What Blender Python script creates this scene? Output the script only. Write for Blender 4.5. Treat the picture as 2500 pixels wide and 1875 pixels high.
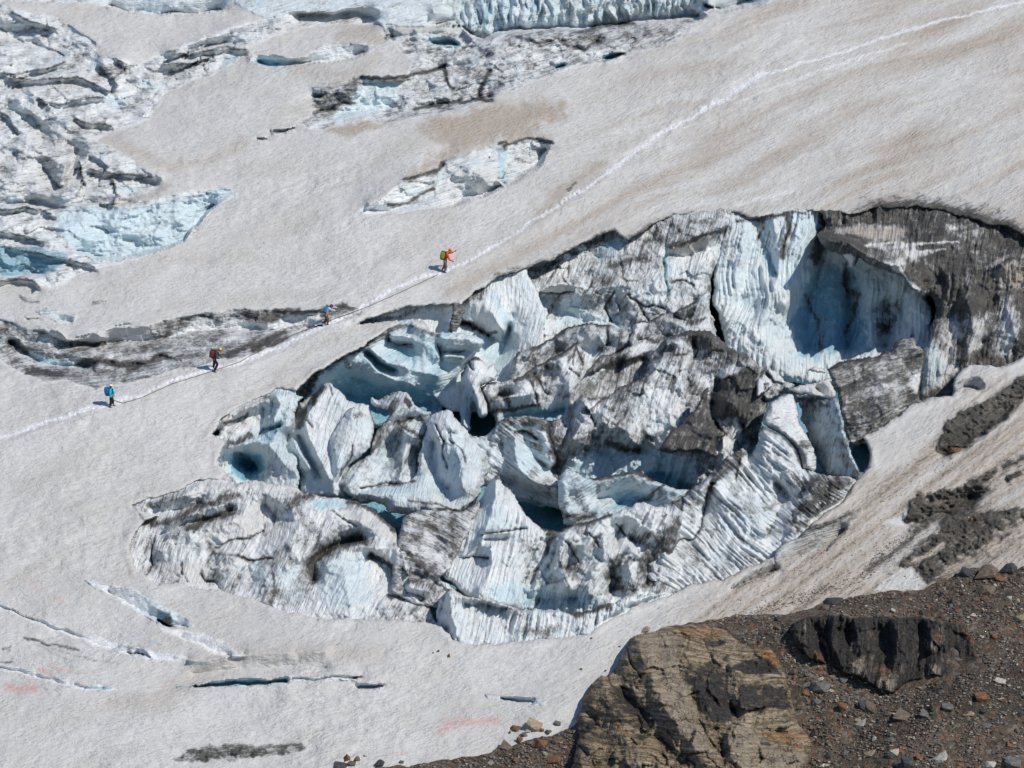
import bpy, bmesh, math, random
import numpy as np
from mathutils import Vector, Matrix

# ------------------------------------------------------------------ camera, sky, sun, exposure
scene = bpy.context.scene
COL = scene.collection
for o in list(bpy.data.objects):
    bpy.data.objects.remove(o)

IMG_W, IMG_H = 2500.0, 1875.0
DIST = 220.0                                    # metres to the middle of the ice
HFOV = math.radians(18.7)
FPX = IMG_W / (2 * math.tan(HFOV / 2))          # focal length in photograph pixels
PITCH = math.radians(-10.0)
RIGHT = np.array([1.0, 0.0, 0.0])
FWD = np.array([0.0, math.cos(PITCH), math.sin(PITCH)])
UP = np.array([0.0, -math.sin(PITCH), math.cos(PITCH)])
CAM = np.array([0.0, -DIST * math.cos(PITCH), -DIST * math.sin(PITCH)])
cam_data = bpy.data.cameras.new('camera')
cam = bpy.data.objects.new('camera', cam_data)
COL.objects.link(cam)
cam.location = CAM
cam.rotation_euler = (math.radians(90) + PITCH, 0, 0)
cam_data.angle = HFOV
cam_data.clip_start = 1.0
cam_data.clip_end = 6000.0
scene.camera = cam

SUNV = Vector((0.56, -0.43, 0.72)).normalized()
world = bpy.data.worlds.new('World')
scene.world = world
world.use_nodes = True
wn = world.node_tree
wn.nodes.clear()
sky = wn.nodes.new('ShaderNodeTexSky')
sky.sky_type = 'NISHITA'
sky.sun_disc = False
sky.sun_elevation = math.asin(SUNV.z)
sky.sun_rotation = math.atan2(SUNV.x, SUNV.y)
sky.altitude = 2500
sky.dust_density = 0.1
sky.ozone_density = 4.0
sky.air_density = 1.0
wbg = wn.nodes.new('ShaderNodeBackground')
wbg.inputs['Strength'].default_value = 0.145
wout = wn.nodes.new('ShaderNodeOutputWorld')
wn.links.new(sky.outputs[0], wbg.inputs[0])
wn.links.new(wbg.outputs[0], wout.inputs[0])
sun_data = bpy.data.lights.new('sun', 'SUN')
sun_data.energy = 4.7
sun_data.angle = math.radians(0.55)
sun_data.color = (1.0, 0.945, 0.86)
sun = bpy.data.objects.new('sun', sun_data)
COL.objects.link(sun)
sun.location = (120, -80, 160)
sun.rotation_euler = SUNV.to_track_quat('Z', 'Y').to_euler()
scene.view_settings.view_transform = 'Standard'
scene.view_settings.look = 'None'
scene.view_settings.exposure = -0.43
scene.view_settings.gamma = 1.0
scene.view_settings.use_curve_mapping = False
scene.cycles.max_bounces = 5
scene.cycles.diffuse_bounces = 3

# ------------------------------------------------------------------ geometry of the view and the slope
GRAZE = math.radians(35.0)
TG = 1 / math.tan(GRAZE)
def base_depth(U, V):
    # distance (along the viewing axis) of the glacier's mean slope at a picture position
    s = -(V - IMG_H / 2) / FPX
    return DIST / (1.0 - np.minimum(s * TG, 0.8))
def to_world(U, V, D):
    x = (U - IMG_W / 2) / FPX * D
    z = -(V - IMG_H / 2) / FPX * D
    out = np.empty(U.shape + (3,))
    for k in range(3):
        out[..., k] = CAM[k] + x * RIGHT[k] + z * UP[k] + D * FWD[k]
    return out
PXM = FPX / DIST          # photograph pixels per metre in the middle

REG = {'a': (500, 700, 3.16), 'b': (1100, 450, 3.16), 'c': (1800, 450, 3.16), 'd': (300, 1100, 3.16),
       'e': (1000, 950, 3.16), 'f': (1600, 850, 3.16), 'g': (1350, 1350, 3.16), 'h': (1800, 1350, 3.16),
       'i': (0, 0, 3.16), 'j': (600, 0, 3.16), 'k': (1200, 0, 3.16), 'l': (1800, 0, 3.16), 'm': (0, 400, 3.16),
       'n': (0, 1350, 3.16), 'o': (700, 1350, 3.16), 'p': (400, 600, 4.424), 'q': (600, 850, 5.53),
       'r': (1150, 780, 4.424), 's': (1600, 780, 4.424), 't': (0, 700, 3.687), 'w': (2100, 850, 2.765), 'z': (0, 0, 1)}
def P(s):
    out = []
    ox, oy, k = 0, 0, 1
    for tok in s.split():
        if tok in REG:
            ox, oy, k = REG[tok]
        else:
            x, y = tok.split(',')
            out.append((ox + float(x) / k, oy + float(y) / k))
    return np.array(out)

# ------------------------------------------------------------------ noise
def _hash(ix, iy, seed):
    h = (ix.astype(np.int64) * 374761393 + iy.astype(np.int64) * 668265263 + seed * 974634777) & 0xFFFFFFFF
    h = ((h ^ (h >> 13)) * 1274126177) & 0xFFFFFFFF
    h = h ^ (h >> 16)
    return (h & 0xFFFF).astype(np.float32) / 65535.0
def gnoise(x, y, seed=0):
    ix = np.floor(x); iy = np.floor(y)
    fx = (x - ix).astype(np.float32); fy = (y - iy).astype(np.float32)
    ix = ix.astype(np.int64); iy = iy.astype(np.int64)
    def g(dx, dy):
        a = _hash(ix + dx, iy + dy, seed) * 6.2831853
        return np.cos(a) * (fx - dx) + np.sin(a) * (fy - dy)
    u = fx * fx * fx * (fx * (fx * 6 - 15) + 10)
    v = fy * fy * fy * (fy * (fy * 6 - 15) + 10)
    a = g(0, 0); b = g(1, 0); c = g(0, 1); d = g(1, 1)
    return 1.5 * ((a * (1 - u) + b * u) * (1 - v) + (c * (1 - u) + d * u) * v)
def fbm(x, y, oct=4, seed=0, gain=0.5):
    t = 0; a = 1.0; n = 0
    for k in range(oct):
        t = t + a * gnoise(x * 2 ** k + 17.3 * k, y * 2 ** k - 9.1 * k, seed + k)
        n += a; a *= gain
    return t / n * 1.4
def ridged(x, y, oct=4, seed=0, gain=0.55):
    t = 0; a = 1.0; n = 0
    for k in range(oct):
        t = t + a * (1 - 2 * np.abs(gnoise(x * 2 ** k + 5.3 * k, y * 2 ** k + 3.1 * k, seed + k)))
        n += a; a *= gain
    return t / n
def voronoi(x, y, seed=0):
    ix = np.floor(x).astype(np.int64); iy = np.floor(y).astype(np.int64)
    f1 = np.full(x.shape, 9.0, np.float32); f2 = f1.copy()
    hh = np.zeros(x.shape, np.float32)
    for dx in (-1, 0, 1):
        for dy in (-1, 0, 1):
            cx = ix + dx; cy = iy + dy
            px = cx + 0.15 + 0.7 * _hash(cx, cy, seed); py = cy + 0.15 + 0.7 * _hash(cx, cy, seed + 7)
            d = np.hypot(x - px, y - py)
            # a tilted facet for every cell
            h = _hash(cx, cy, seed + 13) - 0.5 + (x - px) * (_hash(cx, cy, seed + 17) - 0.5) * 1.6 + (y - py) * (_hash(cx, cy, seed + 19) - 0.5) * 1.6
            m = d < f1
            f2 = np.where(m, f1, np.minimum(f2, d))
            hh = np.where(m, h, hh)
            f1 = np.where(m, d, f1)
    return f1, f2, hh
def sstep(a, b, x):
    t = np.clip((x - a) / (b - a), 0, 1)
    return t * t * (3 - 2 * t)
def rot(U, V, ang):
    a = math.radians(ang)
    c, s = math.cos(a), math.sin(a)
    return U * c - V * s, U * s + V * c          # first runs along the direction 'ang' up from the picture's x

# ------------------------------------------------------------------ a patch of surface being sculpted
def diffuse(shape, cons, lam=0.0):
    H, W = shape
    levels = []
    l = 0
    while (H >> l) > 6 and (W >> l) > 6 and l < 9:
        h = (H >> l) + 1; w = (W >> l) + 1
        if len(cons[0]):
            idx = (cons[0] >> l) * w + (cons[1] >> l)
            cnt = np.bincount(idx, minlength=h * w).reshape(h, w)
            sm = np.bincount(idx, weights=cons[2], minlength=h * w).reshape(h, w)
        else:
            cnt = np.zeros((h, w)); sm = cnt.copy()
        levels.append((cnt > 0, np.where(cnt > 0, sm / np.maximum(cnt, 1), 0).astype(np.float32)))
        l += 1
    x = None
    for li in range(len(levels) - 1, -1, -1):
        m, val = levels[li]
        h, w = m.shape
        if x is None:
            x = np.full((h, w), val[m].mean() if (m.any() and lam == 0) else 0.0, np.float32)
        else:
            y = np.repeat(np.repeat(x, 2, 0), 2, 1)
            y = np.pad(y, ((0, max(0, h - y.shape[0])), (0, max(0, w - y.shape[1]))), mode='edge')[:h, :w]
            x = y
        lm = lam * 4 ** li
        x = np.where(m, val, x)
        for it in range(160 if li > 3 else (50 if li > 0 else 14)):
            p = np.pad(x, 1, mode='edge')
            x = (p[:-2, 1:-1] + p[2:, 1:-1] + p[1:-1, :-2] + p[1:-1, 2:]) / (4.0 + lm)
            x = np.where(m, val, x)
    return x[:H, :W]

class Patch:
    def __init__(s, u0, v0, u1, v1, step=2.5, seed=0, warp=1.0):
        s.step = step; s.u0 = u0; s.v0 = v0; s.seed = seed
        us = np.arange(u0, u1 + step, step); vs = np.arange(v0, v1 + step, step)
        s.U, s.V = np.meshgrid(us, vs)
        s.shape = s.U.shape
        U, V = s.U, s.V
        s.WU = U + warp * (6 * fbm(U / 46, V / 46, 3, 11) + 1.2 * gnoise(U / 10, V / 10, 5))
        s.WV = V + warp * (6 * fbm(U / 46, V / 46, 3, 41) + 1.2 * gnoise(U / 10, V / 10, 6))
        s.r = np.zeros(s.shape)
        s.dirt = np.zeros(s.shape); s.blue = np.zeros(s.shape); s.brown = np.zeros(s.shape); s.ice = np.zeros(s.shape)
        s.cons = []
    def _box(s, pts, m):
        j0 = int(max(0, (pts[:, 0].min() - m - s.u0) // s.step)); j1 = int(min(s.shape[1], (pts[:, 0].max() + m - s.u0) // s.step + 2))
        i0 = int(max(0, (pts[:, 1].min() - m - s.v0) // s.step)); i1 = int(min(s.shape[0], (pts[:, 1].max() + m - s.v0) // s.step + 2))
        return slice(i0, max(i0, i1)), slice(j0, max(j0, j1))
    def _dist(s, pts, X, Y, closed=False):
        d = np.full(X.shape, 1e9)
        n = len(pts)
        for k in range(n if closed else n - 1):
            ax, ay = pts[k]; bx, by = pts[(k + 1) % n]
            dx, dy = bx - ax, by - ay
            L = dx * dx + dy * dy + 1e-9
            t = np.clip(((X - ax) * dx + (Y - ay) * dy) / L, 0, 1)
            d = np.minimum(d, (X - ax - t * dx) ** 2 + (Y - ay - t * dy) ** 2)
        return np.sqrt(d)
    def sdf(s, pts, m=30, warped=True):
        b = s._box(pts, m + 12)
        X, Y = (s.WU[b], s.WV[b]) if warped else (s.U[b], s.V[b])
        d = s._dist(pts, X, Y, True)
        ins = np.zeros(X.shape, bool)
        n = len(pts)
        for k in range(n):
            ax, ay = pts[k]; bx, by = pts[(k + 1) % n]
            if ay == by: continue
            c = ((ay > Y) != (by > Y)) & (X < (bx - ax) * (Y - ay) / (by - ay) + ax)
            ins ^= c
        return b, np.where(ins, d, -d)
    def full_sdf(s, pts, warped=True):
        b, d = s.sdf(pts, 40, warped)
        out = np.full(s.shape, -40.0)
        out[b] = d
        return out
    def curve(s, val, pts):
        val = np.atleast_1d(val).astype(float)
        if len(val) == 1: val = np.repeat(val, len(pts))
        for k in range(len(pts) - 1):
            L = np.hypot(*(pts[k + 1] - pts[k]))
            n = int(L / s.step * 1.5) + 2
            t = np.linspace(0, 1, n)
            x = pts[k][0] + (pts[k + 1][0] - pts[k][0]) * t
            y = pts[k][1] + (pts[k + 1][1] - pts[k][1]) * t
            x = x + 5 * gnoise(x / 40, y / 40, 3); y = y + 5 * gnoise(x / 40, y / 40, 8)
            v = val[k] + (val[k + 1] - val[k]) * t
            j = np.rint((x - s.u0) / s.step).astype(int); i = np.rint((y - s.v0) / s.step).astype(int)
            ok = (i >= 0) & (j >= 0) & (i < s.shape[0]) & (j < s.shape[1])
            s.cons.append((i[ok], j[ok], v[ok]))
    def solve(s, lam):
        if not s.cons: return np.zeros(s.shape)
        c = [np.concatenate([q[k] for q in s.cons]) for k in range(3)]
        return diffuse(s.shape, c, lam)
    def fill(s, ch, val, pts, soft=6, m=1.0, tex=0.0):
        b, d = s.sdf(pts, soft * 1.5 + 4)
        if tex: d = d + tex * soft * fbm(s.U[b] / 22, s.V[b] / 22, 3, 77)
        k = sstep(-soft, soft, d) * m
        if ch == 'dirt' and val > 0.3:
            val = np.clip(val - 0.06 + 0.42 * fbm(s.WU[b] / 34, s.WV[b] / 26, 4, 79), 0.05, 1)
        A = getattr(s, ch)
        A[b] = A[b] * (1 - k) + val * k
    def line(s, ch, val, pts, w=8, m=1.0, hard=False):
        b = s._box(pts, w * 2.5 + 12)
        d = s._dist(pts, s.WU[b], s.WV[b])
        d = d * (1 + 0.5 * fbm(s.U[b] / 18, s.V[b] / 18, 2, 31))
        k = (sstep(w, w * 0.4, d) if hard else np.exp(-(d / w) ** 2 * 1.2)) * m
        A = getattr(s, ch)
        A[b] = A[b] * (1 - k) + val * k
    def groove(s, depth, pts, w=4):
        b = s._box(pts, w * 2.5 + 12)
        d = s._dist(pts, s.WU[b], s.WV[b])
        s.r[b] = s.r[b] - depth * np.exp(-(d / w) ** 2)

def link(o):
    COL.objects.link(o)
    return o
def tag(o, label=None, cat=None, group=None, kind=None):
    if label: o['label'] = label
    if cat: o['category'] = cat
    if group: o['group'] = group
    if kind: o['kind'] = kind
    return o
def grid_mesh(name, verts, quads, masks, flow, mat, smooth=True):
    me = bpy.data.meshes.new(name)
    nv = len(verts); nf = len(quads)
    me.vertices.add(nv); me.vertices.foreach_set('co', verts.astype(np.float32).ravel())
    me.loops.add(nf * 4); me.loops.foreach_set('vertex_index', quads.astype(np.int32).ravel())
    me.polygons.add(nf)
    me.polygons.foreach_set('loop_start', np.arange(0, nf * 4, 4, dtype=np.int32))
    me.polygons.foreach_set('loop_total', np.full(nf, 4, np.int32))
    if smooth: me.polygons.foreach_set('use_smooth', np.ones(nf, bool))
    me.update(calc_edges=True)
    at = me.attributes.new('mask', 'FLOAT_COLOR', 'POINT'); at.data.foreach_set('color', masks.astype(np.float32).ravel())
    at = me.attributes.new('flow', 'FLOAT_VECTOR', 'POINT'); at.data.foreach_set('vector', flow.astype(np.float32).ravel())
    me.materials.append(mat)
    return me
def build_sheet(name, p, keep, mat, flow=None, depth=None):
    H, W = p.shape
    D = depth if depth is not None else base_depth(p.U, p.V) - p.r
    pw = to_world(p.U, p.V, D).reshape(-1, 3)
    cm = keep[:-1, :-1] & keep[1:, :-1] & keep[:-1, 1:] & keep[1:, 1:]
    ii, jj = np.nonzero(cm)
    q = np.stack([ii * W + jj, (ii + 1) * W + jj, (ii + 1) * W + jj + 1, ii * W + jj + 1], 1)
    used = np.zeros(H * W, bool); used[q.ravel()] = True
    remap = np.cumsum(used) - 1
    masks = np.stack([p.dirt, p.blue, p.brown, p.ice], -1).reshape(-1, 4)
    if flow is None: flow = (p.U / PXM, p.V / PXM)
    fl = np.stack([flow[0].ravel(), flow[1].ravel(), np.zeros(H * W)], -1)
    me = grid_mesh(name, pw[used], remap[q], masks[used], fl[used], mat)
    return link(bpy.data.objects.new(name, me))
def build_solid(name, p, sd, E, R, T, mat, flow=None):
    """closed body: front relief, rounded rim, and a back T metres behind it"""
    H, W = p.shape
    keep = sd > 0
    t = np.clip(sd / R, 0, 1)
    prof = np.sqrt(np.clip(1 - (1 - t) ** 2, 0, 1))
    Df = base_depth(p.U, p.V) - p.r + E * (1 - prof)
    t2 = np.clip(sd / (R * 1.5), 0, 1)
    Db = base_depth(p.U, p.V) - p.r + E + T * np.sqrt(np.clip(1 - (1 - t2) ** 2, 0, 1))
    cm = keep[:-1, :-1] & keep[1:, :-1] & keep[:-1, 1:] & keep[1:, 1:]
    used = np.zeros((H, W), bool)
    used[:-1, :-1] |= cm; used[1:, :-1] |= cm; used[:-1, 1:] |= cm; used[1:, 1:] |= cm
    pc = np.pad(cm, 1)
    inner = pc[:-1, :-1] & pc[1:, :-1] & pc[:-1, 1:] & pc[1:, 1:]
    f_id = np.cumsum(used.ravel()).reshape(H, W) - 1
    nf = int(used.sum())
    b_id = np.where(inner, np.cumsum(inner.ravel()).reshape(H, W) - 1 + nf, f_id)
    rim = used & ~inner
    Df = np.where(rim, base_depth(p.U, p.V) - p.r + E, Df)
    pf = to_world(p.U, p.V, Df); pb = to_world(p.U, p.V, Db)
    verts = np.concatenate([pf[used], pb[inner]])
    ii, jj = np.nonzero(cm)
    def quads(m): return np.stack([m[ii, jj], m[ii + 1, jj], m[ii + 1, jj + 1], m[ii, jj + 1]], 1)
    q = np.concatenate([quads(f_id), quads(b_id)[:, ::-1]])
    masks = np.stack([p.dirt, p.blue, p.brown, p.ice], -1)
    if flow is None: flow = (p.U / PXM, p.V / PXM)
    fl = np.stack([flow[0], flow[1], np.zeros(p.shape)], -1)
    me = grid_mesh(name, verts, q, np.concatenate([masks[used], masks[inner]]), np.concatenate([fl[used], fl[inner]]), mat)
    return link(bpy.data.objects.new(name, me))

# ------------------------------------------------------------------ materials
class NT:
    def __init__(s, name):
        s.m = bpy.data.materials.new(name); s.m.use_nodes = True
        s.t = s.m.node_tree; s.t.nodes.clear()
        s.out = s.t.nodes.new('ShaderNodeOutputMaterial')
        s.b = s.t.nodes.new('ShaderNodeBsdfPrincipled')
        s.t.links.new(s.b.outputs[0], s.out.inputs[0])
    def n(s, typ, **kw):
        nd = s.t.nodes.new('ShaderNode' + typ)
        for k, v in kw.items(): setattr(nd, k, v)
        return nd
    def put(s, sock, v):
        if isinstance(v, (int, float)): sock.default_value = v
        elif isinstance(v, tuple): sock.default_value = v if len(v) == len(sock.default_value) else (*v, 1)
        else: s.t.links.new(v, sock)
    def math(s, op, a, b=0.0, c=0.0, clamp=False):
        nd = s.n('Math', operation=op, use_clamp=clamp)
        s.put(nd.inputs[0], a); s.put(nd.inputs[1], b); s.put(nd.inputs[2], c)
        return nd.outputs[0]
    def mix(s, f, a, b, mode='MIX'):
        nd = s.n('Mix', data_type='RGBA', blend_type=mode, clamp_factor=True)
        s.put(nd.inputs[0], f); s.put(nd.inputs[6], a); s.put(nd.inputs[7], b)
        return nd.outputs[2]
    def ramp(s, v, a, b, lo=0.0, hi=1.0):
        nd = s.n('MapRange', interpolation_type='SMOOTHSTEP')
        s.put(nd.inputs[0], v); s.put(nd.inputs[1], a); s.put(nd.inputs[2], b); s.put(nd.inputs[3], lo); s.put(nd.inputs[4], hi)
        return nd.outputs[0]
    def vec(s, v, scale):
        nd = s.n('VectorMath', operation='MULTIPLY')
        s.put(nd.inputs[0], v); nd.inputs[1].default_value = scale
        return nd.outputs[0]
    def noise(s, v, scale, det=3, rough=0.5, dist=0.0):
        nd = s.n('TexNoise')
        s.put(nd.inputs['Vector'], v); nd.inputs['Scale'].default_value = scale
        nd.inputs['Detail'].default_value = det; nd.inputs['Roughness'].default_value = rough; nd.inputs['Distortion'].default_value = dist
        return nd.outputs[0]
    def attr(s, name):
        return s.n('Attribute', attribute_name=name)
    def bump(s, h, dist, strength=1.0, normal=None):
        nd = s.n('Bump'); s.put(nd.inputs['Height'], h); nd.inputs['Distance'].default_value = dist; nd.inputs['Strength'].default_value = strength
        if normal is not None: s.t.links.new(normal, nd.inputs['Normal'])
        return nd.outputs[0]

def glacier_material(name, flute=0.62):
    m = NT(name)
    a = m.attr('mask'); sep = m.n('SeparateColor'); m.t.links.new(a.outputs['Color'], sep.inputs[0])
    dirt, blue, brown, ice = sep.outputs[0], sep.outputs[1], sep.outputs[2], a.outputs['Alpha']
    fl = m.attr('flow').outputs['Vector']
    oc = m.n('TexCoord').outputs['Object']
    n_big = m.noise(oc, 0.55, 4, 0.6, 0.4)
    n_mid = m.noise(oc, 2.2, 5, 0.65, 0.8)
    n_fine = m.noise(oc, 9.0, 3, 0.6)
    n_grit = m.noise(oc, 38.0, 2, 0.6)
    streak = m.noise(m.vec(fl, (0.7, 6.0, 1.0)), 1.0, 4, 0.6, 0.15)
    ripple = m.noise(m.vec(fl, (2.6, 6.6, 1.0)), 1.0, 2, 0.6, 0.0)
    # snow
    snow = m.mix(m.ramp(n_mid, 0.3, 0.7), (0.565, 0.56, 0.54), (0.65, 0.645, 0.63))
    snow = m.mix(m.ramp(ripple, 0.42, 0.70, 0, 0.45), snow, (0.46, 0.45, 0.425))
    snow = m.mix(m.ramp(m.noise(oc, 0.18, 5, 0.7, 0.3), 0.42, 0.68, 0, 0.45), snow, (0.50, 0.49, 0.465))
    snow = m.mix(m.ramp(n_big, 0.5, 0.8, 0, 0.2), snow, (0.55, 0.53, 0.48))
    snow = m.mix(m.ramp(n_grit, 0.66, 0.8, 0, 0.5), snow, (0.45, 0.40, 0.34))
    # ice
    icec = m.mix(m.ramp(n_mid, 0.3, 0.7), (0.74, 0.775, 0.80), (0.93, 0.925, 0.905))
    icec = m.mix(m.ramp(streak, 0.55, 0.85, 0, 0.45), icec, (0.56, 0.59, 0.60))
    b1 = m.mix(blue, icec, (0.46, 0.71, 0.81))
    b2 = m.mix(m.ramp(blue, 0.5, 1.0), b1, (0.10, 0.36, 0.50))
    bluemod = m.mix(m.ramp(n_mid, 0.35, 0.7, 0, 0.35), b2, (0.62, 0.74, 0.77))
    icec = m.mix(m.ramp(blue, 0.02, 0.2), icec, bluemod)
    col = m.mix(ice, snow, icec)
    ex = m.attr('extra'); se = m.n('SeparateColor'); m.t.links.new(ex.outputs['Color'], se.inputs[0])
    col = m.mix(m.math('MULTIPLY', se.outputs[0], m.ramp(n_fine, 0.3, 0.7, 0.6, 1.3), clamp=True), col, (0.62, 0.25, 0.22))
    col = m.mix(m.math('MULTIPLY', m.ramp(dirt, 0.08, 0.60, 0, 0.72), m.ramp(n_big, 0.3, 0.7, 0.6, 1.15)), col, (0.40, 0.405, 0.41))
    # brown dust and dark dirt, patchy
    n_dd = m.noise(oc, 0.9, 6, 0.75, 0.5)
    bfac = m.math('MULTIPLY', brown, m.ramp(m.math('ADD', n_fine, m.math('MULTIPLY', ripple, 0.6)), 0.45, 1.0, 0.55, 1.15), clamp=True)
    col = m.mix(bfac, col, (0.39, 0.325, 0.26))
    vein = m.noise(m.vec(fl, (0.9, 3.2, 1.0)), 1.6, 5, 0.7, 1.6)
    dn = m.math('ADD', m.math('MULTIPLY', n_mid, 0.9), m.math('ADD', m.math('MULTIPLY', streak, 0.7), m.math('ADD', m.math('MULTIPLY', n_fine, 0.5), m.math('MULTIPLY', vein, 1.1))))
    dn = m.math('SUBTRACT', dn, 1.6)                                   # centred near zero, spread about 0.3
    thr = m.math('ADD', m.math('MULTIPLY', dn, 1.5), m.math('SUBTRACT', m.math('MULTIPLY', dirt, 1.25), 0.30))
    dfac = m.ramp(thr, -0.12, 0.60, 0, 1.0)
    dfac = m.math('MULTIPLY', dfac, m.ramp(dirt, 0.0, 0.22))
    dcol = m.mix(m.ramp(n_fine, 0.35, 0.65), (0.018, 0.017, 0.016), (0.062, 0.058, 0.052))
    dcol = m.mix(m.ramp(n_grit, 0.64, 0.76, 0, 0.35), dcol, (0.30, 0.285, 0.26))
    dcol = m.mix(m.ramp(n_dd, 0.46, 0.66, 0, 0.8), dcol, (0.16, 0.145, 0.12))
    dcol = m.mix(m.ramp(dirt, 0.35, 0.75), (0.13, 0.127, 0.12), dcol)
    col = m.mix(m.math('MULTIPLY', dfac, 0.93), col, dcol)
    tf = m.math('MULTIPLY', se.outputs[1], m.ramp(m.math('ADD', n_fine, m.math('MULTIPLY', n_mid, 0.5)), 0.5, 0.9, 0.15, 1.4), clamp=True)
    col = m.mix(tf, col, (0.87, 0.875, 0.89))
    m.put(m.b.inputs['Base Color'], col)
    m.put(m.b.inputs['Roughness'], m.ramp(ice, 0, 1, 0.85, 0.5))
    m.b.inputs['Specular IOR Level'].default_value = 0.25
    h_snow = m.math('ADD', m.math('MULTIPLY', ripple, m.ramp(n_big, 0.35, 0.65, 0.45, 1.25)), m.math('MULTIPLY', n_fine, 0.35))
    vf = m.noise(oc, 4.5, 5, 0.75, 0.3)
    h_ice = m.math('ADD', m.math('MULTIPLY', streak, flute), m.math('ADD', m.math('MULTIPLY', n_mid, 0.32), m.math('MULTIPLY', vf, 0.18)))
    hm = m.n('Mix', data_type='FLOAT'); m.put(hm.inputs[0], ice); m.put(hm.inputs[2], m.math('MULTIPLY', h_snow, 0.125)); m.put(hm.inputs[3], m.math('MULTIPLY', h_ice, 0.42))
    nb = m.bump(hm.outputs[0], 1.0, 1.0)
    m.t.links.new(nb, m.b.inputs['Normal'])
    return m.m
M_GLACIER = glacier_material('glacier_surface')
# ------------------------------------------------------------------ the glacier: snow slopes, icefall and crevasses as one terrain sheet
g = Patch(-300, -260, 2800, 2140, 2.5, seed=1)
U, V = g.U, g.V
PIT = P('z 2620,660 c 2212,420 2080,340 1900,300 1700,250 1540,200 1380,180 1200,190 1100,190 960,215 850,230 750,215 640,205 520,205 380,225 200,250 60,255 '
        'b 2130,210 1950,240 1750,250 1600,290 1500,370 1370,430 1300,400 1250,370 1100,420 950,500 800,580 600,650 450,700 330,750 200,830 80,920 20,945 '
        'a 1960,130 1860,150 1740,150 1600,160 1450,200 1300,240 1200,280 1450,262 1590,250 1560,270 1450,320 1350,380 1230,450 1100,530 950,610 860,660 780,730 700,800 '
        '560,800 470,850 300,910 200,970 130,1040 60,1130 170,1200 90,1370 180,1440 d 860,240 600,235 400,330 200,370 80,420 200,490 320,500 170,560 90,640 60,740 110,930 170,960 260,1040 '
        'd 380,1010 580,1060 700,1060 950,1120 1200,1220 1500,1300 o 240,500 600,500 900,510 1050,530 1200,560 1280,660 1450,710 1750,680 2212,630 '
        'g 280,600 600,420 1000,270 1170,210 1300,200 1500,110 1700,20 f 900,1560 1100,1440 1300,1280 1500,1100 1570,1010 1640,920 1650,780 1600,700 1500,715 1600,680 1750,600 1900,500 2000,420 2110,390 2212,370 '
        'w 420,350 620,310 625,200 720,115 950,125 1106,60 z 2620,860')
sd_pit = g.full_sdf(PIT)

g.red = np.zeros(g.shape); g.track = np.zeros(g.shape)
def crev(top, bot, depth, gap=7, blue=0.25, dirt=0.15, paint=True, over=0.0, white=False):
    """a crevasse: far wall seen from its upper lip down to where the near lip hides it"""
    t = P(top) if isinstance(top, str) else top
    b = P(bot) if isinstance(bot, str) else bot
    g.curve(over, t - np.array([0, 2.5])); g.curve(0.0, b + np.array([0, 3.0]))
    mid = b.copy(); mid[:, 1] -= gap
    g.curve(-depth, mid[1:-1] if len(mid) > 3 else mid)
    if paint:
        poly = np.concatenate([t, b[::-1]])
        if white:
            g.fill('track', 0.55, poly, 5, 1.0, 0.6); g.fill('brown', 0.0, poly, 4); g.fill('ice', 0.25, poly, 4); return t, b
        g.fill('ice', 1.0, poly, 3)
        g.fill('blue', blue, poly, 4)
        g.fill('dirt', dirt, poly, 5)
        g.line('dirt', 0.45, t + np.array([0, 3]), 4, 0.45 if depth > 1.2 else 0.1)
    return t, b

# --- ice areas (icefall, bands of broken ice)
ICEFALL = P('z -320,-40 i 60,50 200,80 440,140 600,230 740,330 760,440 900,450 1060,490 1280,400 1600,270 1900,180 2212,110 '
            'j 400,100 700,100 900,60 1060,200 800,180 450,205 200,300 0,370 i 1900,390 1780,500 1600,600 1300,700 1240,800 1150,920 900,1010 740,1090 1000,1200 1100,1300 1250,1380 1230,1440 1000,1540 850,1590 '
            'm 850,320 1200,270 1500,200 1750,190 1830,190 1800,270 1650,340 1560,400 1500,550 1350,620 1250,670 1000,750 750,810 600,860 450,950 260,930 0,880 z -320,680')
SLAB = P('j 1080,190 1200,260 1400,240 k 100,250 400,230 800,230 1100,190 1500,160 1620,140 1500,250 1430,330 1200,390 900,470 600,540 370,620 270,660 0,750 '
         'j 2000,720 1880,770 1500,880 1300,910 1050,960 900,920 600,1000 480,980 400,960 540,880 520,780 540,680 700,650 900,590 1090,610 1120,650 1230,600 1300,480 1250,440 1130,340')
BLOCK = P('j 1500,1310 1550,1230 1700,1180 1860,1120 2020,1110 k 100,1110 350,1050 480,1100 440,1180 390,1270 300,1340 100,1440 j 1990,1450 1900,1480 1600,1580 1200,1650 920,1650 870,1620 1100,1490 1200,1390 1370,1350')
BAND = P('z -320,770 t 0,290 120,320 250,390 400,400 640,500 800,520 930,500 940,490 880,400 950,380 1350,355 1450,310 1650,270 1900,230 2100,195 p 700,690 860,680 1200,700 1500,720 1750,680 1950,650 2130,710 2000,760 1780,830 1500,910 1200,1060 900,1210 640,1230 350,1320 0,1375 '
         't 1340,830 1000,905 860,935 600,850 400,850 150,760 0,660 z -320,850')
TOPWALL = P('z -320,-320 z -320,0 i 0,-30 300,10 600,15 830,40 1000,90 1250,110 1600,100 1720,70 1800,20 2050,140 j 100,150 300,140 400,100 520,130 700,100 900,110 1050,200 1300,210 1450,190 1600,190 1740,290 1830,310 2000,255 '
            'k 100,260 400,230 800,230 1100,180 1500,150 1620,140 1720,60 1780,90 1900,60 2212,10 z 2030,-10 z 2030,-320')
lump_big = fbm(U / 150, V / 110, 4, 21)
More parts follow.
